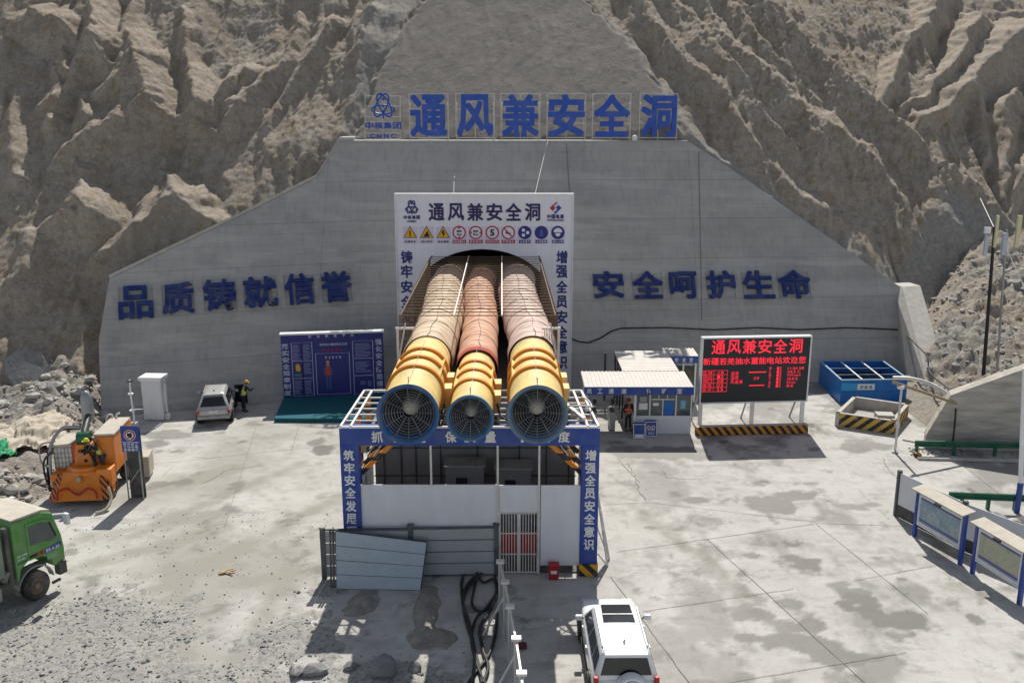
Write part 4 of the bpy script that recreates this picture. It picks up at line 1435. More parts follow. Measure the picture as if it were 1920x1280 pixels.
# front sheeting with door
zp1 = FP(800, 910).z
def sheet(nm, x0, x1, y0, y1, m, d=.05, off=.1):
    a, b_ = FP(x0, y1), FP(x1, y0)
    return MB().box(((a.x + b_.x) / 2, GY + off, (a.z + b_.z) / 2), (b_.x - a.x, d, b_.z - a.z)).build(nm, m, gan)
mb = MB()
sheet('sheet', 680, 933, 910, 1075, M['whitepanel'])
sheet('sheet', 936, 1010, 911, 962, M['whitepanel'])
sheet('sheet', 1013, 1089, 911, 1061, M['whitepanel'])
for x in (807, 933, 1011.5):
    a, b_ = FP(x, 836), FP(x, 1062)
    MB().bar((a.x, GY + .06, .05 if x > 810 else zp1 - .05), (a.x, GY + .06, zb0), .07).build('mullion', M['steelw'], gan)
# gate: frame, bars, red leaf sheet
gate = MB()
ga, gb = FP(936, 1061), FP(1010, 963)
zg0, zg1 = .06, gb.z
for x in np.linspace(ga.x + .05, gb.x - .05, 14):
    gate.bar((x, GY + .1, zg0), (x, GY + .1, zg1), .03)
for z in (zg0 + .02, zg1 * .33, zg1 * .67, zg1 - .02):
    gate.bar((ga.x, GY + .1, z), (gb.x, GY + .1, z), .04)
for x in (ga.x + .02, (ga.x + gb.x) / 2, gb.x - .02):
    gate.bar((x, GY + .1, zg0), (x, GY + .1, zg1), .07)
go = gate.build('barred_gate', M['steelw'], gan)
MB().box(((ga.x + gb.x) / 2, GY + .16, zg1 * .5), (gb.x - ga.x - .06, .015, zg1 * .36)).build('red_sheet', M['red'], go)
# back sheeting seen through the upper opening
mb = MB()
mb.box(((gl0 + gr1) / 2, YR - .25, zb0 * .5), (gr1 - gl0 - 1.1, .04, zb0 - .1))
mb.build('back_sheet', mat('back_sheet', (.25, .25, .25), .55, var=.1, dust=.2), gan)
mb = MB()
for x in (-5.2, -4.5, -3.9, -2.9, -1.4, 0.3, 1.4, 2.3):
    mb.bar((x, YR - .3, 0), (x, YR - .3, zb0), .05)
for z in (2.2, 3.4, 4.4):
    mb.bar((gl0 + .5, YR - .3, z), (gr1 - .5, YR - .3, z), .04)
mb.build('back_framing', M['darksteel'], gan)
for sx, xe in ((1, gl1), (-1, gr0)):
    MB().box((xe - sx * .25, GY + 2.5, zp1 * .5), (.04, 4.0, zp1 - .1)).build('side_sheet', M['whitepanel'], gan)
MB().box((-1.5, GY + 2.5, .02), (9, 4.6, .04)).build('floor_slab', mat('shaded_slab', (.12, .12, .115), .8, var=.3), gan)  # floor colour darkened to carry the shade under the fan deck

def cabinet(x, y, w, h, d, lab):
    t = thing('control_cabinet', lab, 'cabinet', (x, y, 0), 0, 'grey fan control cabinets under the gantry')
    MB().box((x, y, h / 2), (w, d, h)).build('body', mat('cabinet_grey', (.19, .2, .205), .5, var=.08), t, bevel=.02)
    MB().box((x, y, h + .04), (w + .12, d + .12, .06)).build('rain_cap', M['steel'], t, bevel=.01)
    MB().box((x - .12, y - d / 2 - .012, h - .62), (w * .3, .02, .38)).build('inspection_window', M['darkglass'], t)
    MB().box((x + w * .4, y - d / 2 - .03, h - .9), (.04, .05, .2)).build('handle', M['steel'], t)
cabinet(-1.85, GY + 3.2, 1.5, 3.15, .9, 'grey fan control cabinet left of the middle mullion under the gantry')
cabinet(.05, GY + 3.2, 1.4, 3.05, .9, 'grey fan control cabinet right of the middle mullion under the gantry')

# cable loop and clamp bar lying on the right of the top frame
mb = MB()
c_ = Vector((2.45, GY + 2.1, zb1 + .12))
mb.tube([c_ + Vector((.55 * math.cos(a), .6 * math.sin(a), .25 * abs(math.sin(a)))) for a in np.linspace(-PI, 1.2, 24)], .035, 6)
tag(mb.build('power_cable', M['white'], smooth=2), 'white power cable looped on the right end of the gantry top', 'cable')
mb = MB().bar((2.0, GY + 2.6, zb1 + .12), (2.6, GY + .6, zb1 + .15), .14, .1)
tag(mb.build('loose_plank', M['white'], bevel=.01), 'white plank lying across the right end of the gantry top', 'plank')
mb = MB()
mb.tube(bez([(-.55, GY + 1.2, 6.3), (-.4, GY + .6, 5.95), (.0, GY + .5, 5.85), (.3, GY + .8, 6.1)], 8), .04, 6)
tag(mb.build('fan_cable', M['black'], smooth=2), 'black cable drooping between the middle and right fans', 'cable')
# stair railing leaning on the right of the gantry
mb = MB()
a, b_ = G(1140, 1052), G(1134, 1010)
mb.bar(G(1139, 1060) , Vector((gr1 + .12, GY + 1.6, 2.6)), .06)
mb.bar(G(1142, 1048), Vector((gr1 + .12, GY + 1.9, 2.6)), .06)
for f_ in (.2, .45, .7):
    p0 = G(1139, 1060).lerp(Vector((gr1 + .12, GY + 1.6, 2.6)), f_)
    mb.bar(p0, p0 + Vector((.05, .4, .02)), .04)
mb.bar(G(1139, 1060), Vector((gr1 + .08, GY + .5, .6)), .05)
mb.bar(G(1142, 1048), Vector((gr1 + .08, GY + 1.2, 1.4)), .05)
tag(mb.build('ladder', M['steelw']), 'pale steel ladder frame leaning against the right gantry post', 'ladder')

# ---- grey sheet fence in front of the gantry
fm = mat('fence_sheet', (.37, .40, .42), .45, .15, var=.07, dust=.25)
fpm = mat('fence_post', (.07, .09, .1), .5, .2, var=.2, dust=.2)
FA, FB = G(609, 1084), G(931, 1078)
fence = thing('sheet_fence', 'grey horizontal sheet fence with dark posts in front of the gantry', 'fence', FA)
ed = (FB - FA).normalized()
fh = V(609, 993, FA.y).z
tot = (FB - FA).length
def fpanel(a, b_, z0, z1, root, nb=4, m=fm):
    d = (b_ - a); L = d.length; d.normalize(); nn = Vector((-d.y, d.x, 0))
    mb = MB()
    hh = (z1 - z0) / nb
    for k in range(nb):
        za, zb = z0 + k * hh, z0 + (k + 1) * hh
        P = [a + Vector((0, 0, za + .015)) , a + Vector((0, 0, za + .03)) - nn * .03, a + Vector((0, 0, zb - .03)) - nn * .03, a + Vector((0, 0, zb - .012)),
             a + Vector((0, 0, zb - .012)) + nn * .02, a + Vector((0, 0, za + .015)) + nn * .02]
        mb.prism(P, d * L)
    return mb.build('sheet_panel', m, root)
ps = [0, .155 * tot, .505 * tot, tot]
fpanel(FA + ed * .1, FA + ed * (ps[2] - .09), .06, fh - .06, fence)
fpanel(FA + ed * (ps[2] + .09), FB, .06, fh - .02, fence)
for s_ in (0, ps[2], tot):
    p_ = FA + ed * s_
    MB().box(p_ + Vector((0, 0, (fh + .1) / 2)), (.17, .17, fh + .1)).build('post', fpm, fence)
    MB().box(p_ + Vector((0, 0, fh + .12)), (.24, .24, .05)).build('post_cap', M['concrete'] if s_ == 0 else fpm, fence)
mb = MB().bar(FA + Vector((0, 0, fh)), FB + Vector((0, 0, fh)), .08, .06)
mb.build('top_rail', fpm, fence)

# loose panel leaning on it
lp = thing('steel_sheet', 'loose blue-grey fence sheet leaning tilted against the grey fence', 'fence panel', G(632, 1102))
A0, B0 = G(632, 1103), G(788, 1105)
A1 = V(630, 995, FA.y - .25); B1 = V(800, 1016, FA.y - .22)
sheetm = mat('blue_grey_sheet', (.36, .42, .48), .4, .1, var=.07, dust=.2)
nrm = (B0 - A0).cross(A1 - A0).normalized()
mb = MB()
for k in range(4):
    f0, f1 = k / 4 + .004, (k + 1) / 4 - .006
    q = [A0.lerp(A1, f0), B0.lerp(B1, f0), B0.lerp(B1, f1), A0.lerp(A1, f1)]
    mb.prism(q, nrm * .04)
mb.build('sheet', sheetm, lp)
mb = MB()
for a, b_ in ((A0, A1), (A1, B1), (B0, B1), (A0, B0)):
    mb.bar(a - nrm * .02, b_ - nrm * .02, .05, .06)
for f_ in (.25, .5, .75):
    mb.bar(A0.lerp(A1, f_) - nrm * .012, B0.lerp(B1, f_) - nrm * .012, .03, .04)
mb.build('edge_frame', M['darksteel'], lp)
mb = MB()
for k in range(2):
    o_ = Vector((-.12 - .1 * k, .06, 0))
    mb.bar(A0 + o_, A1 + o_ + Vector((0, 0, .05)), .06, .1)
tag(mb.build('steel_channel', M['darksteel']), 'two dark steel channels leaning beside the tilted blue-grey sheet', 'steel channel')

# ---- fence running towards the viewer
cps = [G(938, 1051, 1.9), G(947, 1089, 1.9), G(956, 1135, 1.9), G(968, 1195, 1.9), G(978, 1260, 1.9)]
f2 = thing('boundary_fence', 'narrow grey sheet fence with white capped posts running towards the viewer', 'fence', (cps[0].x, cps[0].y, 0))
bl = [Vector((p.x, p.y, 0)) for p in cps] + [Vector((cps[-1].x + .1, cps[-1].y - 2.6, 0))]
for a, b_ in zip(bl[:-1], bl[1:]):
    fpanel(a + (b_ - a).normalized() * .07, b_ - (b_ - a).normalized() * .07, .1, 1.75, f2)
    MB().bar(a + Vector((0, 0, 1.78)), b_ + Vector((0, 0, 1.78)), .06, .06).build('top_rail', M['steelw'], f2)
for p_ in bl[:-1]:
    MB().box(p_ + Vector((0, 0, .92)), (.13, .13, 1.84)).build('post', M['steelw'], f2)
    MB().box(p_ + Vector((0, 0, 1.88)), (.28, .2, .08)).build('post_cap', M['steelw'], f2)
for p_ in bl[1:-1:2]:
    MB().bar(p_ + Vector((-.05, 0, 1.3)), p_ + Vector((-.75, -.2, .02)), .05).build('stay', M['steelw'], f2)

# ---- hoses heaped by the fence
hz_paths = [[(884, 1056), (868, 1080), (866, 1110), (873, 1160), (888, 1210), (900, 1260), (905, 1290)],
            [(890, 1060), (905, 1090), (925, 1085), (930, 1110), (910, 1140), (892, 1160), (884, 1200), (896, 1250), (915, 1290)],
            [(924, 1060), (905, 1066), (886, 1084), (872, 1104), (868, 1130), (880, 1170), (890, 1230), (884, 1290)],
            [(900, 1060), (890, 1100), (885, 1130), (900, 1145), (920, 1135), (935, 1110), (928, 1080)],
            [(930, 1120), (915, 1150), (900, 1175), (905, 1215), (915, 1250), (905, 1280)],
            [(912, 1052), (902, 1075), (880, 1098), (868, 1125)],
            [(932, 1150), (928, 1190), (915, 1230), (890, 1262), (872, 1290)]]
for k, pp in enumerate(hz_paths):
    mb = MB()
    mb.tube(bez([G(x, y, .05 + .035 * (k % 3)) for x, y in pp], 8), .045 if k % 2 else .055, 8)
    tag(mb.build('rubber_hose', M['black'], smooth=2), 'black rubber hose lying in a tangled heap beside the boundary fence', 'hose', 'black hoses heaped by the fence')

# ---- red fire box and a small red tool
def extinguisher_box(p_, s_, lab):
    t = thing('fire_extinguisher_box', lab, 'fire box', p_)
    MB().box(p_ + Vector((0, 0, .28 * s_)), (.36 * s_, .28 * s_, .5 * s_)).build('body', M['red'], t, bevel=.02)
    MB().box(p_ + Vector((0, -.02, .56 * s_)), (.4 * s_, .34 * s_, .06 * s_)).build('lid', M['red'], t, bevel=.015)
    MB().box(p_ + Vector((0, -.145 * s_, .3 * s_)), (.22 * s_, .012, .12 * s_)).build('label_plate', M['white'], t)
    for sx in (-1, 1):
        MB().box(p_ + Vector((sx * .13 * s_, 0, .015)), (.06, .24 * s_, .03)).build('foot', M['darksteel'], t)
extinguisher_box(G(1038, 1083), 1.0, 'red fire extinguisher box standing by the gate under the gantry')
p_ = G(978, 1214)
t = thing('power_tool', 'small dark red power tool lying beside the boundary fence', 'tool', p_)
MB().box(p_ + Vector((0, 0, .09)), (.34, .18, .16)).build('motor', mat('dull_red', (.16, .03, .03), .6), t, bevel=.03)
MB().tube([p_ + Vector((-.28, 0, .08)), p_ + Vector((-.17, 0, .1))], .05, 10).build('nozzle', M['darksteel'], t)
MB().tube(bez([p_ + Vector((-.1, 0, .17)), p_ + Vector((0, 0, .25)), p_ + Vector((.12, 0, .17))], 5), .016, 6).build('handle', M['darksteel'], t)
# ================================================================== RIGHT SIDE
# ---- guard post
BY = 46.1
gb_ = thing('guard_booth', 'small white glazed guard booth with corrugated roof and blue fascia beside the pedestrian passage', 'guard booth', (8.2, BY + 1, 0))
bx0, bx1 = G(1189, 812).x, G(1294, 812).x
rz_ = 2.66
MB().box(((bx0 + bx1) / 2, BY + .03, .47), (bx1 - bx0, .06, .94)).build('front_wall', M['whitepanel'], gb_)
MB().box((bx1 - .03, BY + 1.25, .47), (.06, 2.38, .94)).build('side_wall', M['whitepanel'], gb_)
MB().box((bx0 + .03, BY + 1.25, 1.2), (.06, 2.38, 2.4)).build('side_wall', M['whitepanel'], gb_)
MB().box(((bx0 + bx1) / 2, BY + 2.45, 1.2), (bx1 - bx0, .06, 2.4)).build('back_wall', M['whitepanel'], gb_)
for xa in (bx0 + .03, bx0 + .78, bx0 + 2.17, bx1 - .03):
    MB().box((xa, BY + .03, 1.65), (.07, .08, 1.42)).build('mullion', M['white'], gb_)
for a, b_, z in ((bx0, bx1, .97), (bx0 + .8, bx0 + 2.15, 1.92)):
    MB().box(((a + b_) / 2, BY + .03, z), (b_ - a - .14, .075, .06)).build('transom', M['white'], gb_)
for xa in (bx0 + 1.24, bx0 + 1.7):
    MB().box((xa, BY + .03, 2.12), (.04, .06, .34)).build('mullion', M['white'], gb_)
MB().box((bx0 + 1.47, BY + .03, 1.44), (.05, .06, .88)).build('mullion', M['white'], gb_)
for a, b_ in ((bx0 + .07, bx0 + .74), (bx0 + .82, bx0 + 2.13), (bx0 + 2.21, bx1 - .07)):
    MB().box(((a + b_) / 2, BY + .05, 1.65), (b_ - a, .012, 1.34)).build('window_pane', M['glass'], gb_)
MB().box((bx1 - .03, BY + 1.25, 1.65), (.012, 2.3, 1.34)).build('window_pane', M['glass'], gb_)
for a, b_, z0, z1, m in ((bx0 + .2, bx0 + .66, 1.35, 1.7, M['white']), (bx0 + .95, bx0 + 1.25, 1.55, 1.72, M['white']), (bx0 + 1.53, bx0 + 2.05, 1.05, 1.8, M['tankblue']), (bx0 + 2.42, bx0 + 2.68, 1.4, 1.85, mat('pale_notice', srgb(120, 180, 210), .5)), (bx0 + .25, bx0 + .6, 1.75, 2.05, M['steel'])):
    MB().box(((a + b_) / 2, BY + .032, (z0 + z1) / 2), (b_ - a, .008, z1 - z0)).build('paper_notice', m, gb_)
MB().box((bx0 + 1.4, BY + 1.2, .8), (2.2, .6, .06)).build('desk', M['steel'], gb_)
def corrugated(x0, x1, y0, y1, z0, z1, root, along='y', pitch=.22, nm='roof_sheet', skew=0.0):
    mb = MB()
    n = int((x1 - x0) / (pitch / 4)) if along == 'y' else int((y1 - y0) / (pitch / 4))
    def fn(u, v):
        k = (u if along == 'y' else v) * n
        h = (0, .03, .03, 0)[int(round(k)) % 4]
        return (x0 + (x1 - x0) * u - skew * v, y0 + (y1 - y0) * v, z0 + (z1 - z0) * v + h)
    mb.grid(fn, n if along == 'y' else 1, 1 if along == 'y' else n)
    return mb.build(nm, M['roofsheet'], root)
rx0, rx1 = V(1096, 726, 45.7).x, V(1301, 726, 45.7).x
zf1, zf0 = V(1200, 726, 45.7).z, V(1200, 739.5, 45.7).z
corrugated(rx0, rx1, 45.72, 48.45, zf1 + .0, zf1 + .1, gb_)
MB().box(((rx0 + rx1) / 2, 47.08, zf1 - .05), (rx1 - rx0 - .05, 2.7, .06)).build('ceiling', M['white'], gb_)
MB().box(((rx0 + rx1) / 2, 45.7, (zf0 + zf1) / 2), (rx1 - rx0 + .02, .05, zf1 - zf0 + .04)).build('fascia', M['blue'], gb_)
mb = MB()
for ch, xa in zip('员工通道', (1100, 1120, 1141, 1165)):
    put_text(mb, ch, (V(xa, 737, 45.67).x, 45.672, zf0 + .06), X1, Z1, .27, .27, .01, .02)
mb.build('fascia_text', M['white'], gb_)
mb = MB()
for ch, xa in zip('值班室', (1212, 1240, 1269)):
    put_text(mb, ch, (V(xa, 737, 45.67).x, 45.672, zf0 + .06), X1, Z1, .28, .28, .01, .02)
mb.build('fascia_text', M['white'], gb_)
for x, y in ((rx0 + .15, 45.9), (rx0 + .15, 48.2), (bx1 - .05, 48.3), (bx0 - .05, 45.9)):
    MB().box((x, y, zf0 / 2), (.08, .08, zf0)).build('post', M['white'], gb_)
MB().box(((rx0 + bx0) / 2, 46.6, .05), (bx0 - rx0, 1.9, .1)).build('step', M['concrete'], gb_)
# walkway roof behind it
ww = thing('covered_walkway', 'long corrugated white walkway roof on dark posts behind the guard booth', 'walkway', (7.7, 50.5, 0))
corrugated(6.12, 9.25, 48.5, 52.7, 2.82, 2.92, ww, 'x', .3)
for x in (6.2, 9.15):
    for y in (48.7, 50.0, 51.3, 52.6):
        MB().box((x, y, 1.4), (.1, .1, 2.8)).build('post', M['darksteel'], ww)
    MB().bar((x, 48.6, 2.72), (x, 52.7, 2.76), .08).build('edge_beam', M['white'], ww)
for y in (48.7, 51.3, 52.6):
    MB().bar((6.2, y, 2.7), (9.15, y, 2.7), .07).build('cross_beam', M['steel'], ww)
MB().bar((5.55, 52.2, 0), (5.55, 52.2, 2.9), .12).build('post', M['darksteel'], ww)
# rear booth
rb = thing('inspection_booth', 'small rear booth with short blue fascia half hidden behind the red display board', 'booth', (10, 52.5, 0))
x0, x1 = V(1251, 670, 51.6).x, V(1309, 670, 51.6).x
zr1, zr0 = V(1280, 668, 51.6).z, V(1280, 680, 51.6).z
corrugated(x0 - .05, x1 + .02, 51.62, 53.3, zr1, zr1 + .06, rb)
MB().box(((x0 + x1) / 2, 51.6, (zr0 + zr1) / 2), (x1 - x0, .05, zr1 - zr0 + .03)).build('fascia', M['blue'], rb)
mb = MB()
row_text(mb, '检查室', .35, x1 - x0 - .2, zr0 + .06, .26, Vector((x0, 51.572, 0)), X1, Z1, depth=.01, fill=.5)
mb.build('fascia_text', M['white'], rb)
MB().box(((x0 + x1) / 2, 53.2, 1.2), (x1 - x0, .06, 2.4)).build('back_wall', M['whitepanel'], rb)
for x in (x0 + .3, x0 + 1.0, x1 - .1):
    MB().box((x, 51.75, zr0 / 2), (.09, .09, zr0)).build('post', M['white'], rb)
for a, b_ in ((x0 + .35, x0 + .95), (x0 + 1.05, x1 - .15)):
    MB().box(((a + b_) / 2, 51.78, 1.45), (b_ - a, .015, 1.6)).build('window_pane', M['glass'], rb)
    MB().box(((a + b_) / 2, 51.78, .33), (b_ - a, .05, .62)).build('panel', M['whitepanel'], rb)
# turnstiles
def turnstile(x, y, lab):
    t = thing('turnstile', lab, 'turnstile', (x, y, .1), 0, 'turnstiles in the pedestrian passage')
    MB().box((x, y, .6), (.28, 1.1, 1.0)).build('cabinet', M['steel'], t, bevel=.03)
    MB().box((x, y, 1.13), (.24, .9, .06)).build('top_plate', M['darksteel'], t, bevel=.01)
    MB().bar((x, y - .3, 1.15), (x, y - .3, 1.55), .05).build('reader_post', M['darksteel'], t)
    MB().box((x, y - .34, 1.65), (.2, .06, .26)).build('face_reader', M['ink'], t, bevel=.01)
    for k in range(3):
        a = k * 2.1 + .5
        MB().tube([(x + .15, y, .95), (x + .15 + .4 * abs(math.cos(a)), y + .25 * math.sin(a), .95 + .15 * math.sin(a))], .018, 6).build('arm', M['steelw'], t)
turnstile(G(1145, 800).x, 46.9, 'grey turnstile with face reader nearer to the guard booth in the passage')
turnstile(G(1112, 800).x, 46.9, 'grey turnstile with face reader at the gantry end of the passage')

# ---- A-frame boards at the booth
def aboard(x0, x1, y0, y1, lab, kind):
    a, b_ = G(x0, y1), G(x1, y1)
    w = b_.x - a.x
    h = .78 if kind else .76
    t = thing('a_frame_board', lab, 'notice board', ((a.x + b_.x) / 2, a.y, 0), 0, 'folding blue notice boards by the guard booth')
    lean = Vector((0, .18, 0))
    for s_ in (0, 1):
        o_ = a + Vector((0, .5 * s_, 0.02)); d = (lean if s_ == 0 else -lean)
        MB().prism([o_, o_ + X1 * w, o_ + X1 * w + d + Z1 * h, o_ + d + Z1 * h], (0, .025, 0)).build('leaf', M['blue'], t)
    up = (lean + Z1 * h).normalized()
    f = MB()
    f.bar(a, a + up * h, .035); f.bar(a + X1 * w, a + X1 * w + up * h, .035); f.bar(a + up * h, a + X1 * w + up * h, .035); f.bar(a + up * .03, a + X1 * w + up * .03, .035)
    f.build('frame', M['white'], t)
    mb = MB()
    n_ = X1.cross(up)
    o_ = a + n_ * .004
    if kind:
        for s_ in (.28, .68):
            c = o_ + X1 * w * s_ + up * h * .62
            mb.prism([c + (X1 * math.cos(q) + up * math.sin(q)) * .1 for q in np.linspace(0, 2 * PI, 15)[:-1]], n_ * .01, 0)
            mb.prism([c + n_ * .01 + (X1 * math.cos(q) + up * math.sin(q)) * .06 for q in np.linspace(0, 2 * PI, 9)[:-1]], n_ * .01, 1)
        row_text(mb, '安全警示', .08, w - .08, 0, .1, o_ + up * h * .38, X1, up, 0, .008)
        row_text(mb, '请登记', .1, w - .1, 0, .13, o_ + up * h * .14, X1, up, 0, .008)
    else:
        mb.prism([o_ + X1 * .06 + up * .06, o_ + X1 * (w - .06) + up * .06, o_ + X1 * (w - .06) + up * h * .3, o_ + X1 * .06 + up * h * .3], n_ * .008, 0)
    mb.build('print', [M['white'], M['pinkred']], t)
aboard(1188, 1209, 793, 822, 'folding blue notice board with pale lower half, left one of the pair', 0)
aboard(1211, 1231, 792, 818, 'folding blue notice board with two round symbols, right one of the pair', 1)

# ---- LED display board
La, Lb = G(1309, 806), G(1504, 801)
led = thing('display_board', 'large dark electronic display board with glowing red characters on three white legs', 'display board', La.lerp(Lb, .5))
le = (Lb - La).normalized(); ln = Vector((le.y, -le.x, 0))            # ln faces the viewer
LO = V(1311, 757, La.y); LT = V(1310, 633, La.y)
Lw = (V(1513, 756, Lb.y) - LO).length
z0, z1 = LO.z, LT.z
o_ = Vector((LO.x, La.y, z0))
h_ = z1 - z0
MB().prism([o_ - ln * .02, o_ + le * Lw - ln * .02, o_ + le * Lw - ln * .02 + Z1 * h_, o_ - ln * .02 + Z1 * h_], -ln * .32).build('housing', M['white'], led)
MB().prism([o_ + le * .07 + Z1 * .07, o_ + le * (Lw - .07) + Z1 * .07, o_ + le * (Lw - .07) + Z1 * (h_ - .07), o_ + le * .07 + Z1 * (h_ - .07)], -ln * .03).build('screen', M['led'], led)
f = MB()
f.bar(o_ + Z1 * .03, o_ + le * Lw + Z1 * .03, .07, .08); f.bar(o_ + Z1 * (h_ - .03), o_ + le * Lw + Z1 * (h_ - .03), .1, .08)
f.bar(o_ + le * .03, o_ + le * .03 + Z1 * h_, .08, .07); f.bar(o_ + le * (Lw - .03), o_ + le * (Lw - .03) + Z1 * h_, .08, .07)
f.build('bezel', M['white'], led)
mb = MB()
LX = lambda px: (px - 1311) / (1513 - 1311) * Lw
LZ = lambda py: (757 - py) / (757 - 633) * h_
Q = o_ + ln * .004
row_text(mb, '通风兼安全洞', LX(1327), LX(1498), LZ(664), LZ(637) - LZ(663), Q, le, Z1, depth=.012, fill=.88, bold=.012)
row_text(mb, '新疆若羌抽水蓄能电站欢迎您', LX(1314), LX(1505), LZ(684), LZ(671) - LZ(684), Q, le, Z1, depth=.012, fill=.92, bold=.01)
def lbar(x0, y0, x1, y1):
    mb.prism([Q + le * LX(x0) + Z1 * LZ(y1), Q + le * LX(x1) + Z1 * LZ(y1), Q + le * LX(x1) + Z1 * LZ(y0), Q + le * LX(x0) + Z1 * LZ(y0)], ln * .012)
for y in (694, 702, 710, 718, 726, 734):
    lbar(1313, y, 1360, y + .6)
for x in (1335, 1360):
    lbar(x, 694, x + .5, 734.6)
for k, w_ in enumerate(('区域', '洞内', '洞口', '值班', '合计')):
    row_text(mb, w_, LX(1314), LX(1333), LZ(701.5 + 8 * k), LZ(695) - LZ(701), Q, le, Z1, depth=.012, bold=0)
    row_text(mb, ('人数', '12', '08', '03', '23')[k], LX(1341), LX(1354), LZ(701.5 + 8 * k), LZ(695) - LZ(701), Q, le, Z1, depth=.012, bold=0)
for y, w_ in ((704, '温度'), (712, '湿度'), (720, '风速高')):
    row_text(mb, w_, LX(1366), LX(1366 + 8 * len(w_)), LZ(y), LZ(697) - LZ(704), Q, le, Z1, depth=.012, bold=0)
lbar(1400, 698, 1432, 700); lbar(1402, 723, 1430, 725); row_text(mb, '正常', LX(1409), LX(1420), LZ(713), LZ(708) - LZ(713), Q, le, Z1, depth=.012, bold=0)
for k in range(6):
    row_text(mb, '甲乙丙丁戊己'[k] + '  ' + '12', LX(1437), LX(1461), LZ(695.5 + 6.6 * k), LZ(689.5) - LZ(695), Q, le, Z1, depth=.012, bold=0)
    put_text(mb, ('11:26 08', '24.5 C', '0.03 ppm', '20.8 %', '0.6 m/s', '88 dB')[k], Q + le * LX(1472) + Z1 * LZ(695.5 + 6.6 * k), le, Z1, LX((1502, 1496, 1497, 1492, 1488, 1484)[k]) - LX(1472), LZ(690) - LZ(695), .012, 0)
mb.build('lit_text', M['ledred'], led)
for s_ in (.02, .5, .97):
    p_ = Vector((LO.x, La.y, 0)) + le * Lw * s_ - ln * .14
    MB().box(p_ + Z1 * z0 / 2, (.2, .14, z0 + .02), rz=math.atan2(le.y, le.x)).build('leg', M['white'], led)
    MB().bar(p_ - ln * .1 + Z1 * (z0 + 1.2), p_ - ln * 1.7, .07).build('back_stay', M['steel'], led)
Ba, Bb = G(1306, 817), G(1515, 812)
be = (Bb - Ba).normalized(); bn = Vector((-be.y, be.x, 0)); Lb_ = (Bb - Ba).length
m_ = MB()
m_.prism([Ba, Ba + be * Lb_, Ba + be * Lb_ + bn * .42, Ba + bn * .42], (0, 0, .46))
tag(m_.build('hazard_kerb', [stripes('kerb_hazard', srgb(214, 140, 30), (.02, .02, .022), 2.3, dx=1, dz=.8)], bevel=.02), 'long low kerb block with black and amber hazard stripes below the red display', 'kerb')
m_ = MB()
m_.prism([Ba + be * .05 + bn * .05 + Z1 * .46, Ba + be * (Lb_ - .05) + bn * .05 + Z1 * .46, Ba + be * (Lb_ - .05) + bn * .37 + Z1 * .46, Ba + be * .05 + bn * .37 + Z1 * .46], (0, 0, .012))
o2 = m_.build('dusty_top', M['palecrete'], bpy.data.objects['hazard_kerb'])

# ---- blue settling tank
tk = thing('blue_tank', 'open topped bright blue steel tank with white grid bars near the wall end', 'tank', (22, 53.5, 0))
TA, TB = V(1578, 713, 51.5), V(1702, 713, 51.7)
TH = TA.z
TA = Vector((TA.x, 51.5, 0)); TB = Vector((TB.x, 51.7, 0))
TD, TC = G(1538, 677, TH), G(1655, 677, TH)
TD.z = TC.z = 0
for a, b_ in ((TA, TB), (TB, TC), (TC, TD), (TD, TA)):
    d = (b_ - a).normalized(); nn = Vector((-d.y, d.x, 0))
    MB().prism([a, b_, b_ + Z1 * TH, a + Z1 * TH], nn * .06).build('side_plate', M['tankblue'], tk)
    MB().bar(a + Z1 * (TH + .02), b_ + Z1 * (TH + .02), .12, .06).build('rim', mat('rim_blue', srgb(120, 160, 190), .5, dust=.4), tk)
for s_ in (.33, .66):
    MB().bar(TA.lerp(TB, s_) + Z1 * (TH - .03), TD.lerp(TC, s_) + Z1 * (TH - .03), .09, .05).build('grid_bar', M['white'], tk)
    MB().bar(TA.lerp(TD, s_) + Z1 * (TH - .08), TB.lerp(TC, s_) + Z1 * (TH - .08), .09, .05).build('grid_bar', M['darksteel'], tk)
MB().prism([TA + Z1 * .7, TB + Z1 * .7, TC + Z1 * .7, TD + Z1 * .7], (0, 0, .02)).build('dark_water', mat('tank_water', (.01, .012, .013), .08, var=.2), tk)
mb = MB()
a = TA + X1 * .02 - Y1 * .006
mb.prism([a + Z1 * (TH - .62), a + X1 * 2.0 + Z1 * (TH - .62), a + X1 * 2.0 + Z1 * (TH - .16), a + Z1 * (TH - .16)], (0, -.012, 0), 0)
mb.prism([a + X1 * .95 - Y1 * .014 + Z1 * (TH - .56), a + X1 * 1.95 - Y1 * .014 + Z1 * (TH - .56), a + X1 * 1.95 - Y1 * .014 + Z1 * (TH - .22), a + X1 * .95 - Y1 * .014 + Z1 * (TH - .22)], (0, -.006, 0), 1)
row_text(mb, '沉淀池', 1.05, 1.85, TH - .5, .2, a - Y1 * .02, X1, Z1, 2, .006)
mb.build('name_plate', [mat('plate_blue', srgb(40, 150, 210), .4), M['white'], M['blue']], tk)

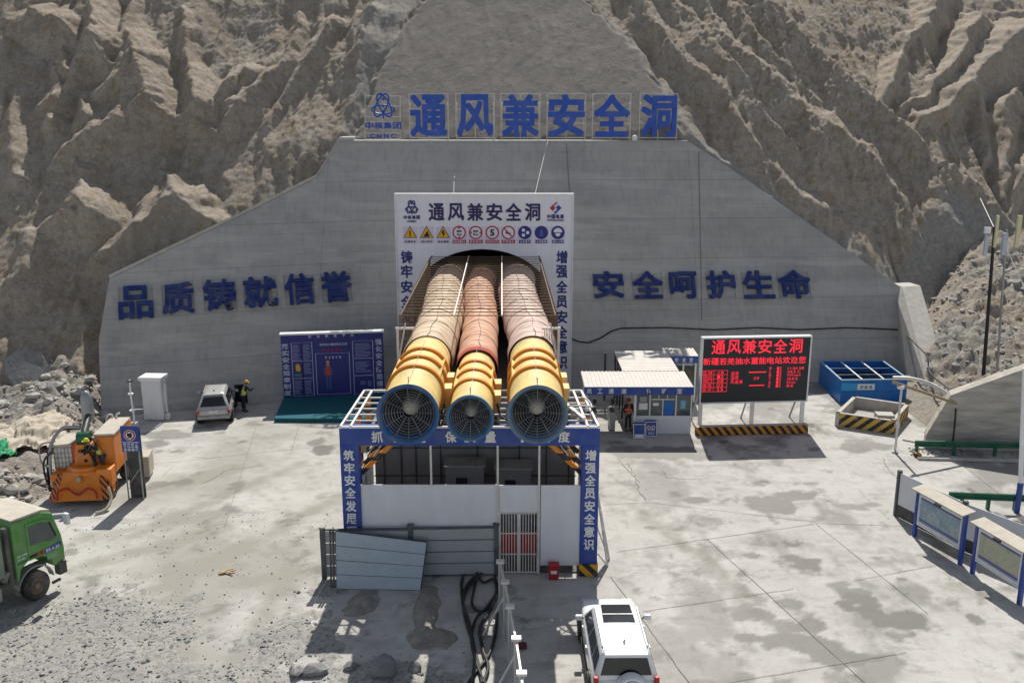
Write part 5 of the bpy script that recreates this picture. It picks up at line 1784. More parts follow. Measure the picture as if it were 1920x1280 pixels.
# ---- concrete basin with hazard stripes
C4 = [G(1567, 773, .75), G(1677, 789, .75), G(1705, 757, .75), G(1600, 742, .75)]
bas = thing('concrete_basin', 'low open concrete basin with yellow and black stripes on its front faces', 'basin', (C4[0].x + 1.5, C4[0].y + .6, 0))
cen = (C4[0] + C4[1] + C4[2] + C4[3]) / 4
haz2 = stripes('basin_hazard', srgb(206, 166, 70), (.02, .02, .022), 1.9, dx=1, dz=-.9)
for k in range(4):
    a, b_ = C4[k].copy(), C4[(k + 1) % 4].copy()
    d = (b_ - a).normalized(); nn = Vector((-d.y, d.x, 0))
    if nn.dot(cen - a) < 0: nn = -nn
    a.z = b_.z = 0
    MB().prism([a, b_, b_ + Z1 * .72, a + Z1 * .72], nn * .2).build('side_wall', haz2 if k in (0, 1) else M['palecrete'], bas)
    MB().prism([a + Z1 * .722, b_ + Z1 * .722, b_ + nn * .2 + Z1 * .722, a + nn * .2 + Z1 * .722], (0, 0, .03)).build('coping', M['palecrete'], bas)
q = C4[1].lerp(cen, .28)
MB().box((q.x - .1, q.y + .25, .45), (.9, .7, .86), rz=-.12).build('pump_plinth', M['palecrete'], bas)
MB().prism([Vector((p.x, p.y, .12)) for p in C4], (0, 0, .02)).build('basin_floor', M['concrete'], bas)

# ---- buttress closing the wall, retaining wall, spoil slope
bt = MB()
pt = [W1(1690, 542, -.0), Vector((WC.x, WC.y, 0)), G(1752, 772)]
pt[2].z = 0
pv = [pt[1] + Vector((-.1, -.1, 0)), pt[2], pt[2] + Z1 * .25, pt[0] + Vector((.0, -.1, .2)), pt[0] + Vector((-.2, 1.2, .2)), pt[1] + Vector((0, 3, 0))]
bt.prism(pv, (1.35, .3, 0))
tag(bt.build('buttress', M['palecrete'], bevel=.02), 'pale triangular concrete buttress closing the right end of the grey wall', 'buttress')
RA, RB = G(1733, 841), G(1960, 849)
RAt = Vector((RA.x, RA.y, V(1782, 741, RA.y).z)); RBt = Vector((RB.x, RB.y, V(1960, 668, RB.y).z))
rt = MB()
rp = [RA, RB, RBt, Vector((V(1782, 741, RA.y).x, RA.y, RAt.z)), Vector((RA.x, RA.y, .7))]
rt.prism(rp, (.35, .9, 0))
retw = rt.build('retaining_wall', mat('board_marked_concrete', (.42, .39, .34), .85, var=.34, scale=1.2, bump=.4, stretch=(.4, 1, 2.5)), bevel=.02)
tag(retw, 'sandy concrete retaining wall with sloping top holding back the spoil on the right', 'retaining wall')
# spoil slope
sx_, sy_ = np.arange(20.5, 50, .16), np.arange(43.2, 66, .16)
GX, GY_ = np.meshgrid(sx_, sy_)
yw = RA.y + (GX - RA.x) * (RB.y - RA.y) / (RB.x - RA.x) + .9
ztop = np.clip(np.interp(GX, [RA.x, RA.x + .7, RB.x], [.3, RAt.z - .15, RBt.z - .3]), .2, 5)
zb_ = 1.0 + np.clip((GX - 24) * .25, 0, 3.5) + np.clip((GY_ - 50) * .28, 0, 8)
f_ = np.clip((GY_ - yw) / 5.0, 0, 1)
Z = ztop * (1 - f_) + zb_ * f_
Z += (fbm(GX / 2.2, GY_ / 2.2, 5, 301) - .5) * 1.3 * np.clip((GY_ - yw) / 2, 0, 1) + (fbm(GX / .6, GY_ / .6, 4, 302, gain=.65) - .5) * 1.0
bxl = 23.4 + np.clip((GY_ - 50.6) / 8, 0, 2) * 1.9 + 1.0
Z = np.where(GX < bxl, np.minimum(Z, (GX - bxl + 1.6) * .6), Z)
Z = np.where(GY_ < yw - .1, -1.5, Z)
side = np.clip((GX - (RA.x - .6 + (GY_ - RA.y) * .28)) * 1.1, -1, 9)
Z = np.minimum(Z, side + (fbm(GX / .6, GY_ / .6, 4, 303) - .5) * .4)
so = grid_mesh('spoil_slope', np.stack([GX, GY_, Z], -1), len(sx_), len(sy_), rock, None, {'shot': GX * 0, 'gravel': np.clip(.35 + (fbm(GX / 1.5, GY_ / 1.5, 4, 304) - .5) * 2.2, 0, 1)})
tag(so, kind='structure')
stl = []
def zs_at(x, y):
    i, j = int((x - sx_[0]) / .16), int((y - sy_[0]) / .16)
    return Z[min(max(j, 0), len(sy_) - 1), min(max(i, 0), len(sx_) - 1)]
for _ in range(2600):
    x, y = random.uniform(24, 46), random.uniform(44, 64)
    z = zs_at(x, y)
    if z > .2: stl.append(((x, y, z), random.choice([.05, .07, .09, .12, .16, .22, .3])))
for _ in range(260):
    p_ = G(random.uniform(1705, 1930), random.gauss(846, 5)); stl.append(((p_.x, p_.y, .02), random.choice([.04, .06, .09])))
stones('spoil_stones', stl, mat('spoil_stone', (.33, .32, .3), .9, var=.5, scale=1))

# ---- green crash barriers
def crash(p0, p1, posts, lab, zc=.62):
    d = (p1 - p0); L = d.length; d.normalize(); nn = Vector((d.y, -d.x, 0))
    t = thing('crash_barrier', lab, 'crash barrier', p0, 0, 'green crash barriers by the side road')
    pr = [(0, -.16), (.05, -.15), (.07, -.09), (.0, -.03), (.0, .03), (.07, .09), (.05, .15), (0, .16), (-.02, .16), (-.02, -.16)]
    MB().prism([p0 + nn * a + Z1 * (zc + b_) for a, b_ in pr], d * L).build('beam', M['green'], t)
    for s_ in posts:
        q = p0 + d * s_ - nn * .1
        MB().box(q + Z1 * (zc + .12) / 2, (.12, .14, zc + .12)).build('post', M['green'], t)
crash(G(1713, 853), G(2000, 858), (.15, 2.0, 4.0, 6.0), 'long green crash barrier in front of the sandy retaining wall')
crash(G(1776, 953), G(2000, 962), (.6, 1.7, 2.8, 3.9, 5.0), 'short green crash barrier behind the map boards')
t_ = MB().box(G(1720, 856) + Z1 * .1, (.3, .3, .2))
tag(t_.build('kerb_marker', M['haz'], bevel=.02), 'small hazard striped foot block at the near end of the long crash barrier', 'marker')
kb = MB()
a, b_ = G(1722, 862), G(2000, 870)
kb.prism([a, b_, b_ + Y1 * .2, a + Y1 * .2], (0, 0, .12))
tag(kb.build('kerb', M['palecrete'], bevel=.015), 'pale concrete kerb along the far edge of the side road', 'kerb')

# ---- map boards
def mapboard(x0, y0, x1, y1, lab, cols):
    a, b_ = G(x0, y0), G(x1, y1)
    d = (b_ - a); L = d.length; d.normalize(); nn = Vector((d.y, -d.x, 0))
    if nn.y > 0: nn = -nn
    if nn.x > 0: nn = -nn
    t = thing('map_board', lab, 'display case', a.lerp(b_, .5), 0, 'glazed map boards beside the yard')
    H = 2.05
    for p_ in (a, b_):
        MB().box(p_ + Z1 * H / 2, (.13, .13, H), rz=math.atan2(d.y, d.x)).build('post', M['blue'], t)
    z0_, z1_ = .68, 1.82
    i0 = .1
    MB().prism([a + d * i0 + Z1 * z0_, a + d * (L - i0) + Z1 * z0_, a + d * (L - i0) + Z1 * z1_, a + d * i0 + Z1 * z1_], -nn * .12).build('case', M['white'], t)
    f = MB()
    P = lambda s_, z: a + d * s_ + Z1 * z + nn * .02
    for q in ((P(i0, z0_), P(L - i0, z0_)), (P(i0, z1_), P(L - i0, z1_)), (P(i0 + .03, z0_), P(i0 + .03, z1_)), (P(L - i0 - .03, z0_), P(L - i0 - .03, z1_))):
        f.bar(q[0], q[1], .06, .07)
    f.bar(a + d * .08 + Z1 * (z0_ - .1), a + d * (L - .08) + Z1 * (z0_ - .1), .07, .06)
    f.build('frame', M['white'], t)
    mm_, nt_, b__, vec_ = new_nt('printed_map', .25)
    c_ = ramp_mix(nt_, noise_fac(nt_, vec_, 2.2, .4, .6), cols[0], cols[1])
    c_ = ramp_mix(nt_, noise_fac(nt_, vec_, 5.5, .52, .62), c_, cols[2])
    c_ = ramp_mix(nt_, noise_fac(nt_, vec_, 12, .58, .62, top=.5), c_, (.3, .32, .4))
    nt_.links.new(c_, b__.inputs['Base Color'])
    MB().prism([a + d * (i0 + .08) + Z1 * (z0_ + .07) + nn * .004, a + d * (L - i0 - .08) + Z1 * (z0_ + .07) + nn * .004, a + d * (L - i0 - .08) + Z1 * (z1_ - .06) + nn * .004, a + d * (i0 + .08) + Z1 * (z1_ - .06) + nn * .004], nn * .006).build('map_sheet', mm_, t)
    mb = MB()
    mb.prism([a + d * (i0 + .09) + Z1 * (z0_ + .075) + nn * .012, a + d * (L - i0 - .09) + Z1 * (z0_ + .075) + nn * .012, a + d * (L - i0 - .09) + Z1 * (z0_ + .19) + nn * .012, a + d * (i0 + .09) + Z1 * (z0_ + .19) + nn * .012], nn * .004)
    mb.prism([a + d * (i0 + .09) + Z1 * (z1_ - .15) + nn * .012, a + d * (L - i0 - .09) + Z1 * (z1_ - .15) + nn * .012, a + d * (L - i0 - .09) + Z1 * (z1_ - .065) + nn * .012, a + d * (i0 + .09) + Z1 * (z1_ - .065) + nn * .012], nn * .004)
    mb.build('title_strip', mat('strip_blue', srgb(84, 96, 150), .4), t)
    MB().prism([a - d * .12 + nn * .28 + Z1 * (H - .05), b_ + d * .12 + nn * .28 + Z1 * (H - .05), b_ + d * .12 - nn * .32 + Z1 * (H + .06), a - d * .12 - nn * .32 + Z1 * (H + .06)], (0, 0, .05)).build('roof', M['dust'], t)
    q = a + d * L * .55 + nn * .3 + Z1 * (H - .09)
    MB().box(q, (.3, .08, .07), rz=math.atan2(d.y, d.x)).build('lamp', M['ink'], t)
mapboard(1714, 1004, 1800, 1057, 'roofed glazed map board with a blue and beige map, farther one', ((.2, .32, .40), (.30, .40, .44), (.46, .43, .36)))
mapboard(1823, 1074, 1911, 1132, 'roofed glazed map board with a pale green contour map, nearer one', ((.40, .42, .33), (.46, .44, .34), (.30, .38, .24)))
# sheet fence behind the boards
a, b_ = G(1679, 966), G(1722, 993)
sf = thing('yard_fence', 'grey and dark sheet fence running behind the two map boards', 'fence', a)
d = (b_ - a).normalized()
end = G(1990, 1110)
pts = [a, G(1800, 1030), end]
for p_ in pts[:2]:
    MB().box(p_ + Z1 * 1.02, (.16, .16, 2.04)).build('post', fpm, sf)
for p_, q_ in zip(pts[:-1], pts[1:]):
    dd = (q_ - p_).normalized(); nn = Vector((dd.y, -dd.x, 0))
    MB().prism([p_ + dd * .08 + Z1 * .55, q_ - dd * .08 + Z1 * .55, q_ - dd * .08 + Z1 * 1.95, p_ + dd * .08 + Z1 * 1.95], nn * .03).build('sheet_panel', M['whitepanel'], sf)
    MB().prism([p_ + dd * .08 + Z1 * .03, q_ - dd * .08 + Z1 * .03, q_ - dd * .08 + Z1 * .54, p_ + dd * .08 + Z1 * .54], nn * .05).build('kick_board', M['darksteel'], sf)

# ---- barrier pole, pipe, posts and masts
bp = thing('barrier_post', 'slim grey post carrying a brown boom and camera beside the basin', 'post', G(1678, 848))
b0 = G(1678, 848)
zt_ = V(1681, 727, b0.y).z
MB().tube([b0, b0 + Z1 * zt_], .06, 10).build('pole', M['steelw'], bp, smooth=True)
MB().tube([b0 + Z1 * .0, b0 + Z1 * .06], .16, 12).build('base_plate', M['steel'], bp)
MB().box(b0 + Z1 * (zt_ * .42), (.16, .14, .3)).build('box', M['steelw'], bp, bevel=.01)
MB().box(b0 + Z1 * (zt_ + .04) + X1 * -.05, (.3, .2, .16)).build('camera', M['white'], bp, bevel=.02)
zb2 = V(1678, 716, b0.y).z
e_ = V(1808, 761, b0.y + .6)
MB().tube([V(1674, 716, b0.y), e_], .075, 8).build('boom', mat('boom_brown', (.34, .25, .15), .6), bp, smooth=True)
pp = MB()
pp.tube(bez([V(1674, 708, 47.5), V(1710, 710, 47), V(1750, 722, 46.4), V(1790, 750, 45.4), V(1806, 785, 44.4), V(1824, 842, RA.y - .25)], 8), .10, 10)
tag(pp.build('water_pipe', M['steelw'], smooth=2), 'curved pale water pipe arching over the end of the retaining wall', 'pipe')
pp = MB()
pp.tube(bez([W1(1694, 622, .05), V(1712, 640, 54.2), V(1738, 668, 51.9), V(1745, 700, 50.5), V(1790, 740, 46), V(1792, 770, RA.y - .2), V(1786, 835, RA.y - .2)], 8), .045, 6)
tag(pp.build('black_cable', M['black'], smooth=2), 'black cable running down over the buttress and retaining wall', 'cable')
fpb = G(1906, 960)
fp_ = thing('flag_pole', 'white pole with blue painted foot standing behind the map boards', 'pole', fpb)
MB().tube([fpb, fpb + Z1 * 1.35], .12, 14).build('blue_foot', M['blue'], fp_, smooth=True)
MB().tube([fpb + Z1 * 1.35, V(1921, 690, fpb.y)], [.1, .075], 14).build('shaft', M['white'], fp_, smooth=True)
def mast(px, py, tx, ty, r, m, lab, Y, ants):
    t = thing('antenna_mast', lab, 'mast', V(px, py, Y), 0, 'antenna masts on the spoil slope')
    p0, p1 = V(px, py, Y), V(tx, ty, Y)
    p0.z -= 1.2
    MB().tube([p0, p0.lerp(p1, .5), p1], [r * 1.25, r * 1.1, r * .9], 10).build('pole', m, t, smooth=True)
    for (x0, y0, x1, y1, mm_, nm) in ants:
        a_, b_ = V(x0, y1, Y - .15), V(x1, y0, Y - .15)
        MB().box(((a_.x + b_.x) / 2, Y - .15, (a_.z + b_.z) / 2), (b_.x - a_.x, .16, b_.z - a_.z)).build(nm, mm_, t, bevel=.02)
        zc = a_.z + (b_.z - a_.z) * .6
        MB().bar(((a_.x + b_.x) / 2, Y - .1, zc), (p1.x, Y, zc), .05).build('bracket', M['darksteel'], t)
cream = mat('antenna_cream', srgb(206, 200, 160), .5, var=.05)
grey_a = mat('antenna_grey', srgb(176, 184, 198), .5, var=.05)
mast(1846, 700, 1865, 425, .085, M['ink'], 'black antenna mast with cream and grey panel antennas and a camera', 50.0, [(1862, 404, 1874, 464, cream, 'panel_antenna'), (1843, 441, 1854, 480, grey_a, 'panel_antenna'), (1845, 426, 1858, 438, M['white'], 'camera')])
mast(1871, 705, 1888, 430, .06, M['steel'], 'slim grey antenna mast with two panel antennas, right of the black mast', 50.6, [(1876, 437, 1890, 478, grey_a, 'panel_antenna'), (1901, 404, 1917, 464, cream, 'panel_antenna')])
gw = MB()
gw.tube([V(1889, 470, 50.6), V(1935, 570, 47)], .02, 5)
gw.tube([V(1863, 425, 50), V(1838, 372, 62)], .02, 5)
tag(gw.build('stay_wire', M['steelw']), 'pale stay wires of the antenna masts', 'wire')
mk = MB()
mk.tube([V(1834, 705, 48), V(1838, 672, 48)], .05, 8)
tag(mk.build('survey_stake', M['white']), 'short white stake standing left of the antenna masts', 'stake')
# broken concrete lumps behind the boards
def boulder(c, r, m, lab, grp, seed, sq=.7):
    rnd = random.Random(seed)
    bm = bmesh.new()
    bmesh.ops.create_icosphere(bm, subdivisions=2, radius=1)
    pl = [(Vector((rnd.gauss(0, 1), rnd.gauss(0, 1), rnd.gauss(0, 1))).normalized(), rnd.uniform(.5, .85)) for _ in range(9)]
    sc = Vector((rnd.uniform(.8, 1.3), rnd.uniform(.7, 1.1), rnd.uniform(.55, .85) * sq / .7)) * r
    for v_ in bm.verts:
        for n_, d_ in pl:
            k = v_.co.dot(n_)
            if k > d_: v_.co -= n_ * (k - d_)
        v_.co = Vector((v_.co.x * sc.x, v_.co.y * sc.y, v_.co.z * sc.z)) + Vector((rnd.gauss(0, .02), rnd.gauss(0, .02), rnd.gauss(0, .02))) * r
    me = bpy.data.meshes.new('boulder')
    bm.to_mesh(me); bm.free()
    me.materials.append(m)
    o = bpy.data.objects.new('boulder', me)
    COL.objects.link(o)
    o.location = Vector(c) + Vector((0, 0, sc.z * .42))
    o.rotation_euler = (rnd.uniform(-.3, .3), rnd.uniform(-.3, .3), rnd.uniform(0, 6.28))
    tag(o, lab, 'boulder', grp)
    return o
bm_d = mat('boulder_dark', (.2, .2, .2), .9, var=.25, scale=3, bump=.6, bscale=8)
bm_l = mat('boulder_pale', (.42, .40, .37), .9, var=.2, scale=3, bump=.6, bscale=8)
for k, (x, y, r, m) in enumerate([(1868, 978, .5, bm_d), (1895, 990, .42, bm_l), (1916, 985, .45, bm_d), (1845, 968, .35, bm_l), (1925, 1005, .5, bm_d)]):
    boulder(G(x, y), r, m, ['dark broken lump under the short green barrier, biggest of that heap', 'pale flat broken lump in the heap under the white pole', 'dark broken lump at the right edge below the white pole', 'small pale lump at the left end of the heap under the barrier', 'dark lump lowest at the right edge behind the map board'][k], 'broken lumps behind the map boards', 40 + k)
for _ in range(1):
    pass
# ================================================================== LEFT SIDE
# ---- blue safety education board with teal carpeted platform
eb = thing('safety_board', 'wide navy safety education board with white panels standing on a teal platform', 'information board', (-10.7, 52, 0))
PA, PB = G(533, 752), G(722, 744)
ee = (PB - PA); ew = ee.length; ee.normalize(); en = Vector((ee.y, -ee.x, 0))
eh = V(527, 629, PA.y).z
MB().prism([PA, PB, PB + Z1 * eh, PA + Z1 * eh], -en * .35).build('board', M['navy'], eb)
MB().prism([PA + en * .05 - ee * .05 + Z1 * eh, PB + en * .05 + ee * .05 + Z1 * eh, PB - en * .42 + ee * .05 + Z1 * eh, PA - en * .42 - ee * .05 + Z1 * eh], (0, 0, .1)).build('top_cap', M['white'], eb)
EX = lambda px: (px - 531) / (722 - 531) * ew
EZ = lambda py: (748 - py) / (748 - 627) * eh
Q = PA + en * .004
mb = MB()
column_text(mb, '落实安全规章制度', EX(532), EX(545) - EX(532), EZ(739), EZ(641), Q, ee, Z1, depth=.012)
column_text(mb, '强化安全防范措施', EX(707), EX(719) - EX(707), EZ(741), EZ(638), Q, ee, Z1, depth=.012)
row_text(mb, '安全教育平台', EX(577), EX(672), EZ(633), EZ(627.5) - EZ(633), Q, ee, Z1, depth=.012, fill=.4)
row_text(mb, '若羌抽水蓄能电站工程', EX(602), EX(654), EZ(648), EZ(643.5) - EZ(648), Q, ee, Z1, depth=.012, fill=.85)
row_text(mb, '安全警示镜', EX(610), EX(643), EZ(672), EZ(667.5) - EZ(672), Q, ee, Z1, depth=.012, fill=.6)
def frame_rect(mb, x0, y0, x1, y1, th=.03):
    P = lambda x, y: Q + ee * EX(x) + Z1 * EZ(y)
    for a, b_ in (((x0, y0), (x1, y0)), ((x0, y1), (x1, y1)), ((x0, y0), (x0, y1)), ((x1, y0), (x1, y1))):
        mb.bar(P(*a), P(*b_), th, .012) if a[1] == b_[1] else mb.bar(P(*a), P(*b_), th, .012)
for r in ((550, 641, 569, 674), (569, 641, 588, 674), (550, 675, 569, 706), (569, 675, 588, 706), (550, 707, 569, 739), (569, 707, 588, 739), (594, 662, 657, 738), (664, 641, 702, 673), (664, 674, 702, 705), (664, 706, 702, 740)):
    frame_rect(mb, *r)
mb.build('white_print', mat('print_white', (.5, .52, .66), .5, var=.05), eb)
mb = MB()
rnd = random.Random(3)
def lines(x0, y0, x1, y1, st):
    y = y0
    while y < y1:
        L = rnd.uniform(.6, 1)
        mb.prism([Q + ee * EX(x0) + Z1 * EZ(y + 1.0), Q + ee * EX(x0 + (x1 - x0) * L) + Z1 * EZ(y + 1.0), Q + ee * EX(x0 + (x1 - x0) * L) + Z1 * EZ(y), Q + ee * EX(x0) + Z1 * EZ(y)], en * .006)
        y += st
for r in ((552, 645, 567, 672), (571, 645, 586, 672), (571, 679, 586, 698), (552, 711, 567, 737), (571, 711, 586, 737), (668, 646, 698, 672), (668, 680, 698, 700), (676, 716, 688, 722)):
    lines(*r, 2.6)
put_text(mb, '0', Q + ee * EX(690) + Z1 * EZ(726), ee, Z1, EX(697) - EX(690), EZ(716) - EZ(726), .008, .01)
mb.build('body_text', mat('print_dim', (.24, .27, .46), .5), eb)
mb = MB()
row_text(mb, '安全你我他', EX(607), EX(646), EZ(659), EZ(653) - EZ(659), Q, ee, Z1, depth=.012, fill=.6)
mb.build('red_text', M['pinkred'], eb)
mb = MB()
PQ = lambda x, y: Q + ee * EX(x) + Z1 * EZ(y)
def pp_(pts, mi): mb.prism([PQ(*q) for q in pts], en * .008, mi)
pp_([(556, 682), (560, 679), (564, 683), (565, 692), (561, 694), (556, 692)], 0)
pp_([(554, 698), (566, 698), (566, 703), (554, 703)], 1)
mb.build('emblem_picture', [M['signyellow'], mat('pic_leaf', srgb(70, 130, 110), .5)], eb)
mb = MB()
pp_([(612, 687), (620, 687), (621, 703), (611, 703)], 2)
pp_([(608, 690), (611.5, 688), (611.5, 703), (608, 702)], 3); pp_([(620.5, 688), (624, 690), (624, 702), (620.5, 703)], 3)
pp_([(612, 704), (615.5, 704), (615, 729), (612, 729)], 3); pp_([(617, 704), (620.5, 704), (621, 729), (618, 729)], 3)
pp_([(613.5, 679), (618.5, 679), (619, 686), (613, 686)], 4)
pp_([(613, 677), (616, 675), (619, 677), (619, 680), (613, 680)], 0)
mb.build('worker_picture', [M['signyellow'], mat('pic_green', srgb(70, 130, 110), .5), mat('pic_red', srgb(196, 60, 50), .5), mat('pic_blue', srgb(60, 90, 140), .5), M['skin']], eb)
F0, F1 = G(514, 784, .22), G(700, 785, .22)
MB().prism([PA + Vector((-.02, 0, 0)), PB, Vector((F1.x, F1.y, 0)), Vector((F0.x, F0.y, 0))], (0, 0, .22)).build('platform', M['teal'], eb, bevel=.02)

# ---- white distribution cabinet
wc = G(290, 788)
t = thing('switch_cabinet', 'tall white outdoor switch cabinet with rain roof near the left wall', 'cabinet', wc, .0)
MB().box(wc + Vector((0, .35, 1.18)), (1.12, .75, 2.3), rz=-.06).build('body', M['whitepanel'], t, bevel=.02)
MB().box(wc + Vector((0, .32, 2.43)), (1.3, 1.0, .2), rz=-.06).build('rain_roof', M['white'], t, bevel=.03)
MB().box(wc + Vector((-.02, -.035, 1.15)), (.98, .02, 2.05), rz=-.06).build('door', M['whitepanel'], t, bevel=.01)
MB().tube([wc + Vector((.66, .2, .05)), wc + Vector((.66, .2, 1.95)), wc + Vector((.56, .3, 2.1))], .05, 8).build('cable_pipe', M['white'], t, smooth=True)
MB().box(wc + Vector((.72, .2, .2)), (.3, .3, .4)).build('side_box', M['steelw'], t, bevel=.02)
# ---- sensor pole
sp0 = G(252, 815)
t = thing('sensor_pole', 'thin white pole with disc brackets standing behind the blue slow sign', 'pole', sp0)
tp = V(243, 712, sp0.y)
MB().tube(bez([sp0, sp0.lerp(tp, .3) + Vector((.06, 0, 0)), sp0.lerp(tp, .65), tp], 6), .045, 8).build('pole', M['white'], t, smooth=True)
for f_ in (.45, .75, .98):
    q = sp0.lerp(tp, f_)
    MB().lathe([(-.03, .001), (-.03, .14), (.03, .14), (.03, .001)], q, 'Z', 14).build('disc', M['white'] if f_ < .9 else M['ink'], t)
q = sp0.lerp(tp, .47)
MB().bar(q, q + Vector((.55, 0, 0)), .04).build('arm', M['white'], t)
MB().box(sp0 + Z1 * .55, (.4, .35, .3)).build('junction_box', M['steel'], t, bevel=.02)
# ---- blue slow sign
s0 = G(246, 936)
t = thing('slow_sign', 'blue traffic sign with a red ringed slow symbol on a dark hoarding leg', 'sign', s0)
rzs = -.05
x0, x1 = V(230, 845, s0.y).x, V(264, 845, s0.y).x
zt0, zt1 = V(246, 846, s0.y).z, V(246, 798, s0.y).z
zc_ = zt1 - (zt1 - zt0) * .36
MB().box(((x0 + x1) / 2, s0.y - .02, (zt0 + zt1) / 2), (x1 - x0, .04, zt1 - zt0)).build('plate', M['blue'], t, bevel=.01)
mb = MB()
cx_ = (x0 + x1) / 2
yf = s0.y - .042
for r, d, mi in ((.255, 0, 0), (.235, .006, 1), (.17, .012, 0)):
    mb.lathe([(yf - d - .005, .001), (yf - d - .005, r), (yf - d, r)], (cx_, 0, zc_), 'Y', 28, mi)
put_text(mb, '慢', (cx_ - .12, yf - .018, zc_ - .12), X1, Z1, .24, .24, .008, .025, 2)
row_text(mb, '前方施工', .06, x1 - x0 - .06, 0, .11, Vector((x0, yf, zt0 + .30)), X1, Z1, 0, .008)
row_text(mb, '来往车辆', .06, x1 - x0 - .06, 0, .11, Vector((x0, yf, zt0 + .17)), X1, Z1, 0, .008)
row_text(mb, '减速慢行', .06, x1 - x0 - .06, 0, .11, Vector((x0, yf, zt0 + .04)), X1, Z1, 0, .008)
mb.bar((x0 + .02, yf, zt0 + .44), (x1 - .02, yf, zt0 + .44), .01, .02)
mb.build('legend', [M['white'], M['red'], M['ink']], t)
MB().box(((x0 + x1) / 2 - .02, s0.y + .3, zt0 * .5 + .5), (x1 - x0 - .12, .06, zt0 + 1.0)).build('hoarding', M['darksteel'], t)
for xx in (x0 + .04, x1 - .1):
    MB().tube([(xx, s0.y + .03, 0), (xx, s0.y + .03, zt1 - .1)], .035, 8).build('leg', M['steel'], t)
MB().bar((x0 + .1, s0.y + .1, .7), (x1 - .1, s0.y + .1, 1.5), .035).build('brace', M['steel'], t)

# ---- rock heaps, dusty tarpaulin, green net
heap = []
rnd = random.Random(5)
k = 0
big = [(62, 772, 1.75, bm_d, 'huge dark boulder lying at the foot of the left rock face')]
for x, y, r, m, lab in big:
    boulder(G(x, y - 8) + Z1 * .55, r * 1.15, m, lab, 'boulders of the left rubble heap', 77, .95)
pos = [(20, 760, .8), (10, 790, .7), (75, 772, .7), (88, 768, .4), (35, 800, .5), (5, 740, .6), (55, 790, .4), (30, 770, .45), (72, 796, .35), (50, 880, .35), (30, 895, .42), (66, 905, .38), (48, 918, .4), (20, 915, .3), (84, 896, .3), (10, 905, .5), (96, 916, .28)]
desc = ['pale angular', 'wide pale', 'tilted sandy', 'small sandy', 'low grey', 'high pale', 'little grey', 'blocky pale', 'small pale', 'rounded grey', 'flat grey', 'sharp grey', 'broken grey', 'tiny pale', 'small sharp', 'big low grey', 'tiny sharp']
where = ['left of the huge dark boulder', 'at the left edge above the tarpaulin', 'in front of the huge dark boulder', 'right of the huge dark boulder', 'at the top of the tarpaulin', 'at the left edge by the rock face', 'below the huge dark boulder', 'between the huge boulder and left edge', 'on the upper right of the tarpaulin',
         'just below the green net', 'beside the green net', 'behind the orange machine wheel', 'nearest to the truck roof', 'at the left end of the lower heap', 'by the hoses of the orange machine', 'at the left edge below the net', 'closest to the orange machine blade']
for j, (x, y, r) in enumerate(pos):
    boulder(G(x, y) + Z1 * (.25 if j < 9 else 0), r, bm_l if j % 3 else bm_d if j > 8 else bm_l, '%s boulder %s' % (desc[j], where[j]), 'boulders of the left rubble heap', 100 + j)
hx, hy = np.arange(-34, -18.2, .14), np.arange(36, 53, .14)
GX, GY_ = np.meshgrid(hx, hy)
edge = np.interp(GY_, [36, 40, 42, 44, 47, 49, 53], [-21, -20.3, -20.6, -20.9, -22, -23.2, -24.2])
hh = np.clip((edge - GX) * .42, -.4, 1.1) + np.clip((GY_ - 45) * .22, 0, 1.4) * np.clip(edge - GX, 0, 1)
hh = hh * (.5 + fbm(GX / 1.6, GY_ / 1.6, 4, 401) * 1.0) + (fbm(GX / .4, GY_ / .4, 4, 402) - .5) * .45 * np.clip(edge - GX + .5, 0, 1) - .06
rh = grid_mesh('rubble_heap', np.stack([GX, GY_, hh], -1), len(hx), len(hy), rock, None, {'shot': GX * 0, 'gravel': np.clip(GX * 0 + .8 + (fbm(GX / .8, GY_ / .8, 4, 403) - .5), 0, 1)})
tag(rh, kind='structure')
def hz_at(x, y):
    return hh[min(max(int((y - hy[0]) / .14), 0), len(hy) - 1), min(max(int((x - hx[0]) / .14), 0), len(hx) - 1)]
st = []
for _ in range(1900):
    x, y = random.uniform(-32, -18.5), random.uniform(36, 52)
    z = hz_at(x, y)
    pxx, pyy = proj((x, y, z))
    if -30 < pxx < 125 and 784 < pyy < 872: continue
    if z > .02 or random.random() < .04:
        st.append(((x, y, z + .03), random.choice([.05, .06, .07, .08, .08, .1, .1, .14, .14, .2, .28, .42])))
stones('rubble_stones', st, mat('rubble_stone', (.4, .385, .355), .9, var=.3, scale=1.2))
# tarpaulin
A_, B_, C_, D_ = G(-20, 888, .5), G(118, 858, .3), G(150, 786, .8), G(-20, 800, 1.3)
mb = MB()
def tarp(u, v):
    p = (A_ * (1 - u) + B_ * u) * (1 - v) + (D_ * (1 - u) + C_ * u) * v
    n = float(fbm(np.array([u * 5.0]), np.array([v * 4.0]), 3, 501)[0]) - .5
    r = math.sin((u * 9 + v * 5) + 3 * n) * .13 + math.sin(v * 13 - u * 4 + 5 * n) * .08 + n * .9
    e = min(u, 1 - u, v * 1.5, (1 - v) * 1.5)
    edge_ = min(1, e * 5)
    return (p.x + n * .5 + r * .3, p.y + n * .6, max(hz_at(p.x, p.y) + .3, .06) + abs(r) * .5 * edge_ + r * .25 * edge_)
mb.grid(tarp, 70, 46)
tag(mb.build('tarpaulin', mat('dusty_tarpaulin', (.50, .44, .355), .9, var=.12), smooth=2), 'crumpled dusty beige tarpaulin spread over the left rubble heap', 'tarpaulin')
A_, B_, C_, D_ = G(-14, 898, .4), G(34, 884, .3), G(26, 862, .4), G(-14, 864, .5)
mb = MB()
